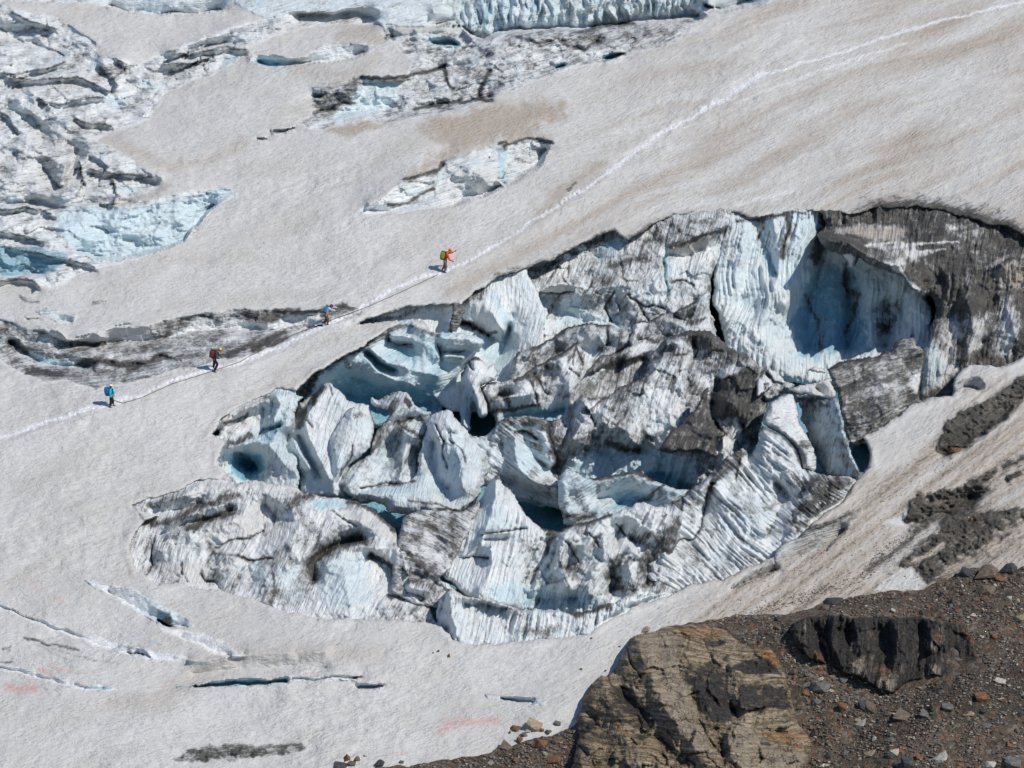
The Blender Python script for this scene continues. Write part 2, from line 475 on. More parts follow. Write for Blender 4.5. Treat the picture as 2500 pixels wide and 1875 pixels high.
f1, f2, hc = voronoi(U / 62 + 0.5 * gnoise(U / 70, V / 70, 4), V / 40 + 0.5 * gnoise(U / 60, V / 60, 9), 3)
g1, g2, hc2 = voronoi(U / 24 + 0.5 * gnoise(U / 30, V / 30, 14), V / 17 + 0.5 * gnoise(U / 30, V / 30, 19), 6)
rg = ridged(U / 90 + 0.3 * V / 90, V / 48, 4, 51)
sd_all = {}
for nm, poly, amp, dirt0, blue0 in (('top', TOPWALL, 0.0, 0.12, 0.20), ('fall', ICEFALL, 1.0, 0.20, 0.07), ('slab', SLAB, 0.9, 0.30, 0.08), ('block', BLOCK, 0.7, 0.10, 0.10), ('band', BAND, 0.55, 0.42, 0.04)):
    sd = g.full_sdf(poly)
    sd_all[nm] = sd
    k = sstep(-3, 5, sd)
    g.ice = np.maximum(g.ice, k)
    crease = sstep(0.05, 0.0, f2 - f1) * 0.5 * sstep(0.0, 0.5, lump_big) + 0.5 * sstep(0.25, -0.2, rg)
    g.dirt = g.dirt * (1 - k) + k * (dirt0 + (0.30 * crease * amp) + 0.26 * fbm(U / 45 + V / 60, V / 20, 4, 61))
    g.blue = g.blue * (1 - k) + k * np.clip(blue0 + 0.40 * sstep(0.25, 0.8, fbm(U / 60, V / 45, 3, 71)), 0, 1)
    k2 = sstep(0, 22, sd)
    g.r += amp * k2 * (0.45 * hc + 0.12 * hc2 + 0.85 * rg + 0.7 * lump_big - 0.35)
    g.r -= 0.9 * k * amp * 0.4

def ledge(c, h=0.75):
    q = P(c); g.curve(h, q); g.curve(-h, q + np.array([1.0, 13.0])); g.line('dirt', 0.72, q + np.array([0, 1.5]), 2.8, 0.7)
# upper icefall large forms
g.curve(0, P('i 60,50 200,80 440,140 600,230 740,330')); g.curve(-1.6, P('i 100,260 300,330 480,420 600,480 740,480'))
g.curve(0.8, P('i 0,400 200,430 400,470')); g.curve(-2.2, P('i 0,230 150,310 280,350 420,390 490,440')); g.curve(0.3, P('i 60,340 200,430 380,460'))
g.curve(1.2, P('i 230,690 400,840 610,1030 730,1140')); g.curve(-1.6, P('i 40,840 250,900 300,1000 330,1100')); g.curve(0.6, P('i 0,740 120,740 250,870 320,930'))
g.curve(1.0, P('i 0,1040 130,1070 240,1110 330,1190 510,1280 460,1430')); g.curve(-2.0, P('i 330,1300 400,1380 470,1440')); g.curve(-1.4, P('i 610,1150 560,1260 480,1400'))
g.curve(0.8, P('i 740,1110 1000,1250 1090,1300 1250,1370')); g.curve(-1.5, P('i 1000,1560 800,1590 600,1560'))
g.curve(0.9, P('i 0,1450 400,1500 590,1500')); g.curve(-1.3, P('i 0,1560 300,1580 500,1610'))
g.curve(-1.5, P('i 860,700 900,800 940,880')); g.curve(-1.7, P('i 980,620 1080,700 1200,640 1400,540 1550,460'))
g.curve(0.9, P('i 1300,400 1500,330 1800,240')); g.curve(-1.4, P('i 1250,490 1500,400 1750,310'))
crev('m 430,420 500,350 680,330 850,325 1000,350 1150,320 1400,270 1550,230 1750,190', 'm 430,520 600,690 750,730 950,735 1250,665 1420,590 1540,440 1640,340 1820,230', 3.0, 6, 0.45, 0.10)
crev('m -300,610 0,620 60,640 300,640 520,700', 'm -300,890 0,860 150,862 330,858 520,760', 2.2, 6, 0.75, 0.2)
ledge('i 100,90 220,160 330,190 430,210')
ledge('i 0,560 150,560 350,520 500,470')
ledge('i 60,600 250,620 420,600 600,590 700,640 850,700')
ledge('i 300,760 480,800 640,760 800,740')
ledge('i 560,900 700,950 860,960')
ledge('i 0,860 60,900 130,1000')
ledge('i 700,1300 850,1330 1000,1340 1200,1370')
ledge('i 620,1250 640,1400 600,1500')
ledge('i 870,1380 890,1480 880,1560')
ledge('i 0,1610 200,1600 400,1640')
ledge('m 0,520 200,560 330,600')
ledge('m 60,640 300,690 450,720 640,760 720,790')
ledge('m 0,900 100,880 260,900 300,940')
ledge('i 780,470 850,560 900,650')
ledge('i 900,460 960,500 940,560 850,600')
ledge('i 1300,390 1450,420 1700,370 1900,380')
ledge('i 1250,500 1500,480 1650,430')
# top: a tall seracs wall and a crevasse beyond the snow
g.curve(4.0, P('z -300,-200 z 300,-210 z 900,-190 z 1500,-200 z 2000,-180'))
g.curve(-4.5, P('i 850,34 1000,82 1250,103 1600,94 1700,70')); g.curve(0.0, P('i 830,50 1000,98 1250,118 1600,108 1730,85'))
g.curve(-1.0, P('i 0,10 300,10 600,8')); g.curve(0, P('i 0,30 300,26 600,24'))
g.curve(-2.0, P('j 400,120 700,120 850,100 1000,150')); g.curve(0.5, P('j 0,150 400,90 700,85 900,50'))
g.curve(1.6, P('j 1000,60 1200,20 1430,0 1450,100')); g.curve(0.3, P('j 1000,160 1200,200 1400,200'))
g.curve(-8.0, P('j 1480,180 1600,170 1740,260 1830,290 1960,235 k 100,235 400,210 800,205 1100,160 1500,130 1600,115'))
g.curve(-6.0, P('j 1500,40 1580,-60 1700,-180')); g.curve(-8.5, P('j 1650,150 1700,0 1750,-100')); g.curve(-4.0, P('k 100,-100 600,-100 1100,-100 1500,-100'))
g.curve(0.0, P('j 1450,205 1600,205 1740,305 1830,325 1980,270 k 100,275 400,245 800,245 1100,195 1500,165 1640,155'))
g.curve(-6.0, P('k 1650,40 1780,72 1900,40 2000,0')); g.curve(0.0, P('k 1640,100 1780,104 1900,76 2212,30')); g.curve(-0.2, P('k 1660,20 1720,60'))
# dark-shaded wall details: fluted columns
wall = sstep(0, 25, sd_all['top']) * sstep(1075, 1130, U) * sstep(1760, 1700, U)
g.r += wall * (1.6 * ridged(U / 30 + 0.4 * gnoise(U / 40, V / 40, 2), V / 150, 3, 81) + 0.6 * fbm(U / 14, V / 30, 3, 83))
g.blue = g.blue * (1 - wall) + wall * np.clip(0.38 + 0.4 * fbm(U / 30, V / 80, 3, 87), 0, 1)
# holes and slots in the upper snow
crev('j 30,450 60,428 200,428 320,445 450,450 600,350 700,340 850,335 950,350 1000,360', 'j 30,465 100,500 200,524 310,510 480,490 600,485 700,475 850,440 920,410 1000,365', 2.4, 5, 0.12, 0.05)
g.fill('blue', 0.85, P('j 60,460 130,450 230,470 310,510 200,522 100,500'), 4)
crev('j 200,1010 300,1000 370,990', 'j 200,1020 300,1025 370,995', 1.0, 3, 0.1, 0.6); crev('j 100,1080 150,1070', 'j 100,1092 160,1085', 0.8, 3, 0, 0.7)
crev('j 530,680 580,690 590,740', 'j 530,760 560,765 590,745', 2.0, 4, 0.5, 0.2); crev('j 1400,300 1460,280 1540,290 1640,330 1660,360', 'j 1400,340 1450,340 1560,350 1620,365 1660,365', 2.5, 4, 0.8, 0.1)
crev('j 1075,230 1100,200 1150,200', 'j 1075,290 1100,312 1150,300', 1.6, 4, 0.3, 0.5)
crev('k 870,430 920,405 1020,410', 'k 870,465 930,462 1015,425', 2.6, 4, 0.9, 0.2); crev('k 490,500 560,480', 'k 500,545 565,520', 2.0, 4, 0.9, 0.2)
# the slab: layered grey ice
g.curve(0.0, P('j 1080,190 1200,215 1400,215 1600,190')); g.curve(1.0, P('j 1300,230 1500,215 1650,200 1760,300')); g.curve(-0.4, P('j 1400,420 1600,360 1750,370'))
g.curve(-1.2, P('j 880,650 1230,620 1400,580 1530,510')); g.curve(0.5, P('j 900,600 1100,600 1230,590 1350,480'))
g.curve(-2.4, P('j 560,860 700,850 850,860 1000,830 1200,830 1500,800 1800,760 1900,740')); g.curve(0.5, P('j 540,690 700,660 850,650'))
g.curve(0.0, P('j 480,1000 600,1005 700,1000 900,930 1050,970 1300,915 1500,890 1880,780 2000,730 k 0,760 270,670 370,630 600,550'))
g.curve(1.0, P('k 0,400 300,300 700,280')); g.curve(-0.6, P('k 0,650 200,560 450,480'))
for c in ('j 900,600 1100,600 1230,590 1380,560 1530,510', 'j 1300,840 1500,800 1800,770 1900,770', 'j 1530,510 1540,620 1600,680', 'j 1800,740 1820,660 1880,540', 'j 540,870 650,830 760,800 900,790', 'k 200,290 400,330 700,300', 'k 480,300 700,380 860,300', 'k 620,260 900,200 1100,185'):
    g.line('dirt', 0.85, P(c), 5); g.groove(0.35, P(c), 5)
g.fill('dirt', 0.62, P('j 540,680 700,650 900,590 850,700 800,780 680,830 540,880 520,780'), 14, 0.8, 1.0); g.fill('dirt', 0.5, P('k 200,280 700,240 1500,180 1300,330 700,350 300,340'), 14, 0.7, 1.0)
g.fill('blue', 0.35, P('j 860,700 1000,640 1150,650 1180,760 1100,840 950,900 800,920 700,960 690,880 850,800'), 8); g.fill('dirt', 0.02, P('j 860,700 1000,640 1150,650 1180,760 1100,840 950,900 800,920 700,960 690,880 850,800'), 8)
# the pale block below the brown stain
g.curve(0.0, P('j 1500,1290 1550,1215 1700,1165 1860,1105 2020,1100 k 100,1100 350,1040 480,1090'))
g.curve(-3.0, P('j 1600,1550 1750,1510 1900,1460 1990,1420 k 60,1390 200,1360 360,1250 420,1160')); g.curve(0.0, P('j 920,1665 1200,1660 1600,1595 1900,1490 2000,1455 k 110,1445 300,1350 400,1270 450,1180'))
g.curve(1.2, P('j 1340,1340 1200,1400 1080,1500 950,1580')); g.curve(-1.4, P('j 1440,1400 1300,1560 1100,1620 950,1620')); g.curve(0.8, P('j 1530,1260 1620,1250 1740,1300 1850,1400'))
crev('j 1940,1140 2010,1140', 'j 1940,1390 2000,1440', 2.8, 5, 0.6, 0.0)
g.line('dirt', 0.8, P('j 1220,1380 1380,1350 1490,1300 1520,1240'), 7); g.line('dirt', 0.7, P('j 1100,1590 1250,1560 1380,1490 1440,1460'), 5); g.line('dirt', 0.7, P('j 1960,1110 2020,1105 k 100,1130 300,1060 450,1090'), 7)
# the band of grey ice at mid left
g.curve(0.0, P('z -300,745 t 0,270 200,300 420,380 640,480 900,385 1350,340 1450,300 1650,262 1900,220 2100,185 p 700,680 860,668 1200,690 1500,712 1750,672'))
g.curve(-0.9, P('p 250,800 400,760 600,800 800,760 1000,840 1200,800 1400,740 1700,760'))
g.curve(-2.3, P('t 940,495 1150,480 1400,485 1600,420 1800,380 1950,372 2212,365 p 700,900 900,895 1100,905 1300,905 1500,900 1700,860'))
g.curve(-1.6, P('t 0,480 400,500 640,520 900,520')); g.curve(0.4, P('t 400,380 520,410 600,470')); g.curve(0.5, P('t 700,430 850,410 940,450'))
g.curve(-2.6, P('t 80,500 200,590 360,680 560,700 800,730')); g.curve(-1.0, P('t 100,440 250,540 500,590 800,640 1150,680 p 0,1200 500,1100 900,1050'))
g.curve(0.0, P('z -300,870 t 0,670 150,780 400,870 600,870 860,950 1000,920 1340,845 p 0,1390 350,1335 640,1245 900,1225 1200,1075 1500,925 1780,845 2000,775'))
g.fill('blue', 0.8, P('t 130,530 200,570 300,620 450,640 640,690 810,720 800,750 600,710 380,700 250,640'), 7, 0.9, 0.6); g.fill('dirt', 0.05, P('t 90,500 200,570 300,620 450,640 640,690 810,720 800,750 600,710 380,700 250,640'), 7, 0.9)
g.fill('dirt', 0.0, P('t 880,400 950,380 1350,360 1380,440 1300,480 950,500'), 3); g.fill('ice', 0.0, P('t 880,400 950,380 1350,360 1380,440 1300,480 950,500'), 3)
g.fill('dirt', 0.75, P('p 0,820 400,740 600,760 640,820 560,830 400,770 200,800 250,870 100,950 0,1000'), 6, 0.9, 0.8)
g.fill('dirt', 0.8, P('p 820,690 1000,720 1200,700 1260,720 1230,800 1100,850 950,840 850,770'), 8, 0.9, 0.8); g.line('dirt', 0.8, P('p 1200,710 1500,730 1750,690 1950,660 2100,710'), 10)
g.fill('dirt', 0.08, P('p 300,800 450,775 560,800 580,900 300,930 40,1000 250,900'), 5); g.fill('dirt', 0.06, P('p 640,830 780,790 960,820 1100,850 1400,750 1700,740 1700,850 1300,900 620,900'), 6)
for c in ('p 640,1190 800,1110 1000,1070 1100,1010 1300,930', 'p 950,1130 1100,1050 1200,1060 1300,1010', 't 1150,750 1300,700 1450,610 1500,620', 't 700,700 900,660 1100,700 1300,690', 't 640,510 800,525 940,500', 't 250,760 420,770 560,800', 't 90,490 160,540 250,580'):
    g.line('dirt', 0.85, P(c), 7); g.groove(0.3, P(c), 7)
crev('t 330,220 420,205 560,240 690,260', 't 350,240 540,320 650,325 700,275', 0.9, 4, 0.2, 0.25); crev('t 240,280 340,300', 't 250,300 340,308', 0.5, 3, 0.1, 0.4); crev('t 1040,345 1120,325 1165,335', 't 1045,356 1165,345', 0.5, 3, 0.1, 0.3)
g.line('dirt', 0.5, P('t 180,80 220,110 340,135'), 6); g.line('dirt', 0.4, P('t 840,140 950,150'), 6)

# --- lower left crevasses
crev('n 640,200 760,230 900,265 1040,290 1200,370 1300,430 1400,480 1490,540', 'n 660,230 830,310 980,400 1100,470 1190,520 1320,570 1420,575 1490,555', 1.0, 6, 0.22, 0.03)
g.fill('track', 0.9, P('n 640,200 760,230 900,265 1040,290 1100,340 1060,440 980,400 830,310'), 5)
crev('n 1210,440 1300,470 1330,520', 'n 1215,540 1270,565 1325,568', 3.2, 4, 0.9, 0.6)
crev('n 1220,575 1400,600 1560,620 1720,680 1800,740 1890,780', 'n 1240,600 1400,660 1560,720 1680,780 1780,805 1880,795', 0.6, 5, 0.06, 0.0, white=True)
crev('n -300,340 0,400 120,450 240,510 330,530 500,590 640,640 800,670 950,715 1110,735 1200,770 1400,790 1445,820', 'n -300,355 0,425 120,465 240,525 330,560 500,625 640,670 780,730 950,770 1100,800 1220,828 1350,840 1445,835', 0.35, 5, 0.18, 0.08, white=True)
crev('n 950,712 1060,725 1130,770 1190,822', 'n 880,750 980,775 1100,802 1210,830', 1.3, 4, 0.5, 0.3)
crev('n -300,800 0,862 250,920 450,985 640,1020 760,1020 860,1040', 'n -300,830 0,885 300,970 500,1030 660,1052 800,1066 890,1062', 0.4, 4, 0.1, 0.05, white=True)
g.fill('blue', 1.0, P('n 650,1035 720,1025 850,1040 895,1060 800,1066 660,1052'), 4); g.fill('ice', 1.0, P('n 650,1035 720,1025 850,1040 895,1060 800,1066 660,1052'), 4)
crev('n 1380,1040 1500,1020 1650,1005 1740,980 1830,980 1950,970 2080,990 2110,985 2212,960 o 20,965', 'n 1380,1048 1500,1032 1650,1030 1830,1022 2000,1020 2110,1005 2212,1005 o 20,990', 1.7, 3, 0.85, 0.1)
crev('o 540,1018 740,1020', 'o 550,1048 740,1040', 1.3, 3, 0.8, 0.1); crev('o 490,960 560,965', 'o 500,975 560,972', 1.2, 2, 0.5, 0.3); crev('o 20,975 350,958 490,950', 'o 20,990 350,975 480,975', 0.4, 2, 0.0, 0.0)
crev('o 1530,1098 1650,1100 1800,1112 2000,1140', 'o 1540,1115 1650,1125 1820,1150 1900,1170 2005,1172', 1.0, 3, 0.2, 0.05)
g.fill('blue', 0.8, P('o 1690,1110 1840,1115 1850,1135 1700,1130'), 3)
g.line('dirt', 0.6, P('n 190,655 380,700 600,755'), 5); g.line('dirt', 0.6, P('n 10,735 80,738'), 5); g.line('dirt', 0.5, P('n 260,705 420,750 640,815 760,835 930,850'), 4, 0.6); g.line('dirt', 0.6, P('n 0,840 100,852'), 4)
g.fill('dirt', 0.72, P('n 1340,1590 1500,1500 1700,1480 2000,1480 2212,1460 o 100,1470 170,1510 50,1540 n 2100,1560 1850,1590 1500,1610'), 8, 1.0, 0.9)
g.line('brown', 0.35, P('n 900,1160 1300,1120 1700,830 2212,760 o 300,780 700,800'), 30)
g.curve(0.55, P('n 1450,840 1900,790 2212,770 o 300,760')); g.curve(-0.55, P('n 1500,930 1900,890 2212,860 o 300,880'))
# red algae on the snow
ALG = [('n 60,1040 160,1060 260,1040', 26, .5), ('n 300,900 400,930', 16, .35), ('n 400,870 560,910', 16, .3), ('o 1180,1370 1260,1310 1400,1310 1620,1300', 26, .38), ('o 820,1560 900,1540', 14, .22), ('n 250,220 340,290', 26, .14), ('n 430,350 500,380', 14, .22), ('n 1250,1030 1330,1000', 14, .2)]
for s_, w_, m_ in ALG: g.line('red', 1.0, P(s_), w_ / 2.2, m_)
# --- ramp, track and brown stains
TRACK = P('z -300,1150 z -60,1085 p -1000,1780 z 60,1050 z 150,1020 z 230,995 z 275,985 z 340,965 z 420,930 z 500,905 z 560,895 z 640,865 z 720,830 z 790,795 z 860,765 z 950,712 z 1020,680 z 1070,668 b 0,650 150,580 350,470 500,370 700,240 800,180 900,110 1000,50 k 500,1580 700,1480 900,1330 1040,1240 1250,1060 1450,960 1640,850 1800,770 l 0,690 200,580 350,530 500,490 700,430 850,390 1100,300 1300,240 1500,170 1800,110 2212,10')
TRACK = np.delete(TRACK, 2, 0)
g.curve(0.15, TRACK + np.array([0, -9])); g.curve(0.42, TRACK + np.array([2, 12]))
g.line('track', 1.0, TRACK[:20], 5.0, 0.9); g.line('track', 1.0, TRACK[19:], 3.6, 0.75); g.line('track', 1.0, P('p 700,1010 950,890 1100,860 a 980,280 1100,270'), 9, 0.6); g.line('track', 1.0, P('k 900,1330 1250,1060 1450,960'), 8, 0.5); g.line('track', 1.0, P('k 1640,850 1800,770 l 0,690 200,580'), 9, 0.7)
g.line('track', 0.7, P('l 0,790 100,750 350,660 500,600 750,510 1100,390 1300,340'), 4, 0.6)
g.line('track', 0.6, P('l 0,1580 200,1530 450,1460'), 5, 0.5)
g.line('brown', 0.8, P('b 0,830 200,720 500,570 800,400 1100,230 1400,60 k 1350,1350 1500,1300 1680,1240'), 17, 0.85); g.line('brown', 0.45, P('b 100,700 400,560 700,420'), 30, 0.5)
g.line('brown', 0.85, P('b 680,240 760,180 850,80 k 480,1500 650,1400 850,1260'), 20, 0.8); g.line('dirt', 0.6, P('k 590,1465 650,1410'), 6)
g.fill('brown', 0.95, P('j 1350,950 1500,900 1700,860 1900,800 2100,790 k 350,780 560,800 600,900 500,930 300,990 450,1050 350,1060 100,1090 j 1900,1110 1700,1160 1550,1220 1400,1340 1250,1370 1400,1230 1540,1130 1470,1100 1350,1010'), 20, 0.9, 1.0)
g.fill('brown', 0.9, P('j 600,1005 900,935 1050,955 1200,880 1290,850 1150,930 950,1010 760,1050'), 7, 0.9, 0.7)
g.fill('brown', 0.6, P('j 680,280 720,200 900,180 1050,200 1100,320 1000,350 850,340 700,330'), 18, 0.85, 1.0); g.line('brown', 0.6, P('j 400,540 600,560 800,600 1000,440'), 24, 0.6); g.line('brown', 0.5, P('j 280,850 500,850'), 20, 0.6)
g.line('brown', 0.55, P('i 840,1090 1000,1150 1300,1290 1600,1240 1900,1100'), 17, 0.8); g.line('brown', 0.6, P('i 900,1560 1150,1510 1300,1430'), 10, 0.8); g.line('brown', 0.3, P('i 1400,700 1700,640 2100,500'), 20, 0.6)
g.line('brown', 0.4, P('m 1300,730 1600,750 1900,700'), 20, 0.7); g.line('brown', 0.25, P('p 600,600 1200,540 1800,500'), 14, 0.7); g.line('brown', 0.45, P('p 1200,1400 1700,1060 2100,900 a 1300,320 1400,300'), 10, 0.6)
# streaked dust on the big right-hand slope
tt = V + 0.36 * (U - 1200) + 40 * fbm(U / 500, V / 300, 2, 91)
ttf = V + 0.13 * (U - 1200) + 0.00009 * np.maximum(U - 500, 0) ** 2 + 26 * fbm(U / 420, V / 260, 2, 92)
ss = U
str1 = fbm(ss / 420, tt / 34, 4, 95); str2 = fbm(ss / 260, tt / 90, 3, 97)
right = sstep(1350, 1900, U + 0.35 * V) * sstep(700, 560, V - 0.02 * U)
g.brown = np.maximum(g.brown, right * np.clip(0.30 + 0.62 * str1 + 0.42 * str2, 0, 0.85))
g.brown = np.maximum(g.brown, np.clip(0.02 + 0.30 * fbm(U / 330, tt / 80, 4, 99), 0, 0.35))
TRn = TRACK[2:34]
seg = np.concatenate([[0], np.cumsum(np.hypot(*np.diff(TRn, axis=0).T))])
steps = []
for q_, dd_ in enumerate(np.arange(0, seg[-1], 12.0)):
    xx = np.interp(dd_, seg, TRn[:, 0]); yy = np.interp(dd_, seg, TRn[:, 1]) + (2.6 if q_ % 2 else -2.6)
    steps.append((xx, yy))
def press_steps():
    for (xx, yy) in steps:
        j0 = int((xx - g.u0) / 2.5); i0 = int((yy - g.v0) / 2.5)
        sl = (slice(max(i0 - 3, 0), i0 + 4), slice(max(j0 - 4, 0), j0 + 5))
        g.r[sl] -= 0.16 * np.exp(-(((g.U[sl] - xx) / 3.6) ** 2 + ((g.V[sl] - yy) / 2.4) ** 2))
# --- the dirty ramp to the right of the pit and the dark patches on it
dk = sstep(-110, 160, (U - 1650) + 1.25 * (V - 1480)) * sstep(1500, 1700, U) * sstep(880, 960, V)
strk = fbm(U / 300, (V + 0.75 * U) / 24, 4, 111)
g.brown = np.maximum(g.brown, dk * np.clip(0.70 + 0.60 * strk, 0, 1))
g.dirt = np.maximum(g.dirt, dk * np.clip(0.14 + 0.40 * strk, 0, 0.6))
g.fill('brown', 0.1, P('z 2100,1150 w 60,660 250,430 420,350 620,300 800,300 600,420 500,600 300,800 120,860'), 14, 0.9, 1.0); g.fill('dirt', 0.0, P('z 2100,1150 w 60,660 250,430 420,350 620,300 800,300 600,420 500,600 300,800 120,860'), 14, 0.9)
D1 = P('w 515,700 530,620 600,470 720,410 880,340 980,280 1106,170 z 2700,800 z 2700,950 w 1106,330 1000,450 850,570 700,680 560,740')
D2 = P('w 285,1170 340,1050 400,985 560,965 720,920 850,830 920,820 870,880 830,920 870,970 760,1110 900,1100 1080,1080 z 2700,1210 z 2700,1260 w 1106,1180 980,1300 800,1430 600,1560 450,1600 410,1540 340,1475 200,1480 400,1270 450,1190')
g.fill('dirt', 0.55, D1, 22, 0.8, 1.0); g.fill('dirt', 0.98, D1, 7, 1.0, 0.6); g.fill('ice', 0.7, D1, 7)
g.fill('dirt', 0.5, D2, 26, 0.8, 1.0); g.fill('brown', 0.9, D2, 34, 0.8, 1.0); g.fill('dirt', 0.95, D2, 8, 1.0, 0.7); g.fill('dirt', 0.35, P('w 780,1350 1000,1160 1106,1120 1106,1180 980,1300 800,1430 600,1560 480,1580 560,1460'), 20, 0.8, 1.0); g.fill('brown', 1.0, P('w 780,1350 1000,1160 1106,1120 1106,1180 980,1300 800,1430 600,1560 480,1580 560,1460'), 20, 0.9, 1.0)
g.line('dirt', 0.75, P('w 370,1250 430,1220 300,1330 180,1420 60,1500'), 12, 0.9); g.line('dirt', 0.8, P('w 970,800 1106,740'), 9, 0.9); g.line('dirt', 0.95, P('w 1005,880 1080,845'), 10, 0.95)
g.line('dirt', 0.1, P('w 380,1430 480,1380 560,1330'), 9, 0.9); g.line('dirt', 0.05, P('w 60,1560 250,1430 400,1290 510,1190'), 13, 0.8); g.line('brown', 0.3, P('w 60,1560 250,1430 400,1290 510,1190'), 13, 0.8)
CLEAN = P('w 90,1640 150,1570 250,1500 340,1475 410,1540 445,1600 400,1640 250,1640')
g.fill('dirt', 0.0, CLEAN, 4); g.fill('brown', 0.0, CLEAN, 4)
CL2 = P('w 140,1180 210,1150 310,1100 285,1170 340,1215 260,1200'); g.fill('dirt', 0.0, CL2, 5); g.fill('brown', 0.0, CL2, 5)
g.curve(0.0, P('w 520,640 600,470 720,400 880,330 1000,270 z 2700,760')); g.curve(-1.6, P('w 560,720 700,640 850,540 1000,420 1106,300')); g.curve(0.0, P('w 560,760 720,695 850,590 1010,470 1106,350'))
g.curve(0.2, P('w 300,1130 350,1040 420,970 560,950 720,905 850,815')); g.curve(-1.8, P('w 330,1190 480,1130 650,1060 760,1000')); g.curve(0.1, P('w 340,1225 430,1200 560,1180 760,1115 950,1085'))
crev('w 625,225 680,200 750,195 820,200 855,245', 'w 625,295 700,275 750,272 800,288 850,275', 2.0, 4, 0.15, 0.4)
g.curve(0.4, P('w 640,170 720,100 940,110')); g.curve(-0.3, P('z 2090,1100 z 2130,1060 z 2200,1010'))
# small slot with icicles low on the ramp
crev('f 900,1570 1000,1500 1200,1380 1400,1320 1590,1250', 'f 930,1655 1100,1600 1200,1560 1320,1560 1450,1420 1590,1290', 1.7, 5, 0.3, 0.25)
crev('g 1380,270 1500,170 1700,60', 'g 1390,285 1520,230 1720,140', 1.4, 4, 0.2, 0.25)
g.fill('dirt', 0.0, P('f 1400,1310 1420,1300 1410,1380 1340,1500 1310,1560 1300,1520 1380,1400'), 3)
g.line('dirt', 0.8, P('f 1100,1440 1250,1380 1350,1350 1500,1270'), 8, 0.7)
# edges of the pit: trodden dirty rims in places
g.line('dirt', 0.75, P('b 330,745 450,695 600,645 800,575 950,495 1100,415 1250,365'), 10, 0.8); g.line('dirt', 0.8, P('b 1380,425 1500,350 1600,285 1750,245 1950,235 2100,215 c 60,245'), 11, 0.85)
g.line('dirt', 0.6, P('c 960,200 1100,160 1380,140 1700,190 1900,240 2080,300 2300,400'), 30, 0.8)
g.line('dirt', 0.9, P('c 1100,175 1250,165 1380,165 1540,180 1700,225 1900,275 2080,320 2212,400 z 2700,640'), 13, 0.9, )
g.line('dirt', 0.6, P('a 1180,285 1300,232 1450,190 1600,150'), 5, 0.7); g.line('dirt', 0.7, P('d 60,740 90,640 170,560 d 80,420 200,370 400,320 600,235'), 6, 0.5)
g.curve(0.0, PIT + np.array([0, 0.0]))

rel = g.solve(0.0012)
g.r += rel
for ds, ps in ((0, 0),): pass
# gentle swells everywhere on the snow
g.r += 0.9 * fbm(U / 700, V / 420, 3, 121) + 0.16 * fbm(U / 120, ttf / 60, 3, 123) * (1 - 0.6 * g.ice)
g.r += 0.045 * fbm(U / 26, ttf / 8, 3, 127) * (1 - g.ice)
g.r += g.ice * (0.10 * fbm(U / 16, V / 12, 3, 131))
g.r += (0.42 * ridged(U / 20, V / 16, 4, 135) + 0.35 * fbm(U / 44, V / 30, 3, 137)) * sstep(0.55, 0.9, g.dirt) * (V > 850)
press_steps()
# coarser relief on the dirty ramp and broad drifts on the snow
g.r += 0.10 * fbm(U / 18, (V + 0.75 * U) / 7, 3, 151) * dk * (1 - g.ice) + 0.22 * fbm(U / 60, ttf / 34, 3, 153) * (1 - g.ice) * sstep(-0.1, 0.5, fbm(U / 330, V / 200, 2, 155))
# the pit itself
g.r += (sd_pit > -39) * (0.13 * np.exp(-((sd_pit + 11) / 9) ** 2) - 0.22 * sstep(-7, 0, sd_pit))
inp = sstep(-1.5, 1.5, sd_pit)
rough = 1.2 * fbm(U / 120, V / 90, 3, 141)
g.r = g.r * (1 - inp) + (-17.0 + rough) * inp
g.ice = g.ice * (1 - inp) + inp; g.blue = g.blue * (1 - inp) + inp * 0.9; g.dirt = g.dirt * (1 - inp) + 0.08 * inp; g.brown *= (1 - inp)
g.red *= (1 - inp); g.track *= (1 - inp)

# stretch the outermost rows so that the same sheet runs on far beyond the picture
H_, W_ = g.shape
def stretch(A, n, s):
    A = A.copy(); return A
ku = np.zeros(W_); kv = np.zeros(H_); nb = 50
ku[:nb] = -((nb - np.arange(nb)) / nb) ** 3 * 3200; ku[-nb:] = ((np.arange(nb) + 1) / nb) ** 3 * 3200
kv[:nb] = -((nb - np.arange(nb)) / nb) ** 3 * 2200; kv[-nb:] = ((np.arange(nb) + 1) / nb) ** 3 * 2600
SU = g.U.copy(); SV = g.V.copy()
flow = (SU / PXM, ttf / PXM)
SHEET_D = base_depth(g.U, g.V) - g.r
g.U = SU + ku[None, :]; g.V = SV + kv[:, None]
D_ = base_depth(g.U, g.V) - g.r
glacier = build_sheet('glacier', g, np.ones(g.shape, bool), M_GLACIER, flow, D_)
g.U, g.V = SU, SV
tag(glacier, kind='structure')
ex = np.stack([g.red, g.track, np.zeros(g.shape), np.ones(g.shape)], -1).reshape(-1, 4)
at = glacier.data.attributes.new('extra', 'FLOAT_COLOR', 'POINT'); at.data.foreach_set('color', ex.astype(np.float32).ravel())
def surf(u, v):
    j = (u - g.u0) / g.step; i = (v - g.v0) / g.step
    j = min(max(j, 0), W_ - 2.001); i = min(max(i, 0), H_ - 2.001)
    a, b = int(i), int(j); fi, fj = i - a, j - b
    S = SHEET_D
    return float((S[a, b] * (1 - fj) + S[a, b + 1] * fj) * (1 - fi) + (S[a + 1, b] * (1 - fj) + S[a + 1, b + 1] * fj) * fi)
def point(u, v, lift=0.0, d=None):
    D = surf(u, v) - lift if d is None else d
    return Vector(to_world(np.array([u], float), np.array([v], float), np.array([D]))[0])
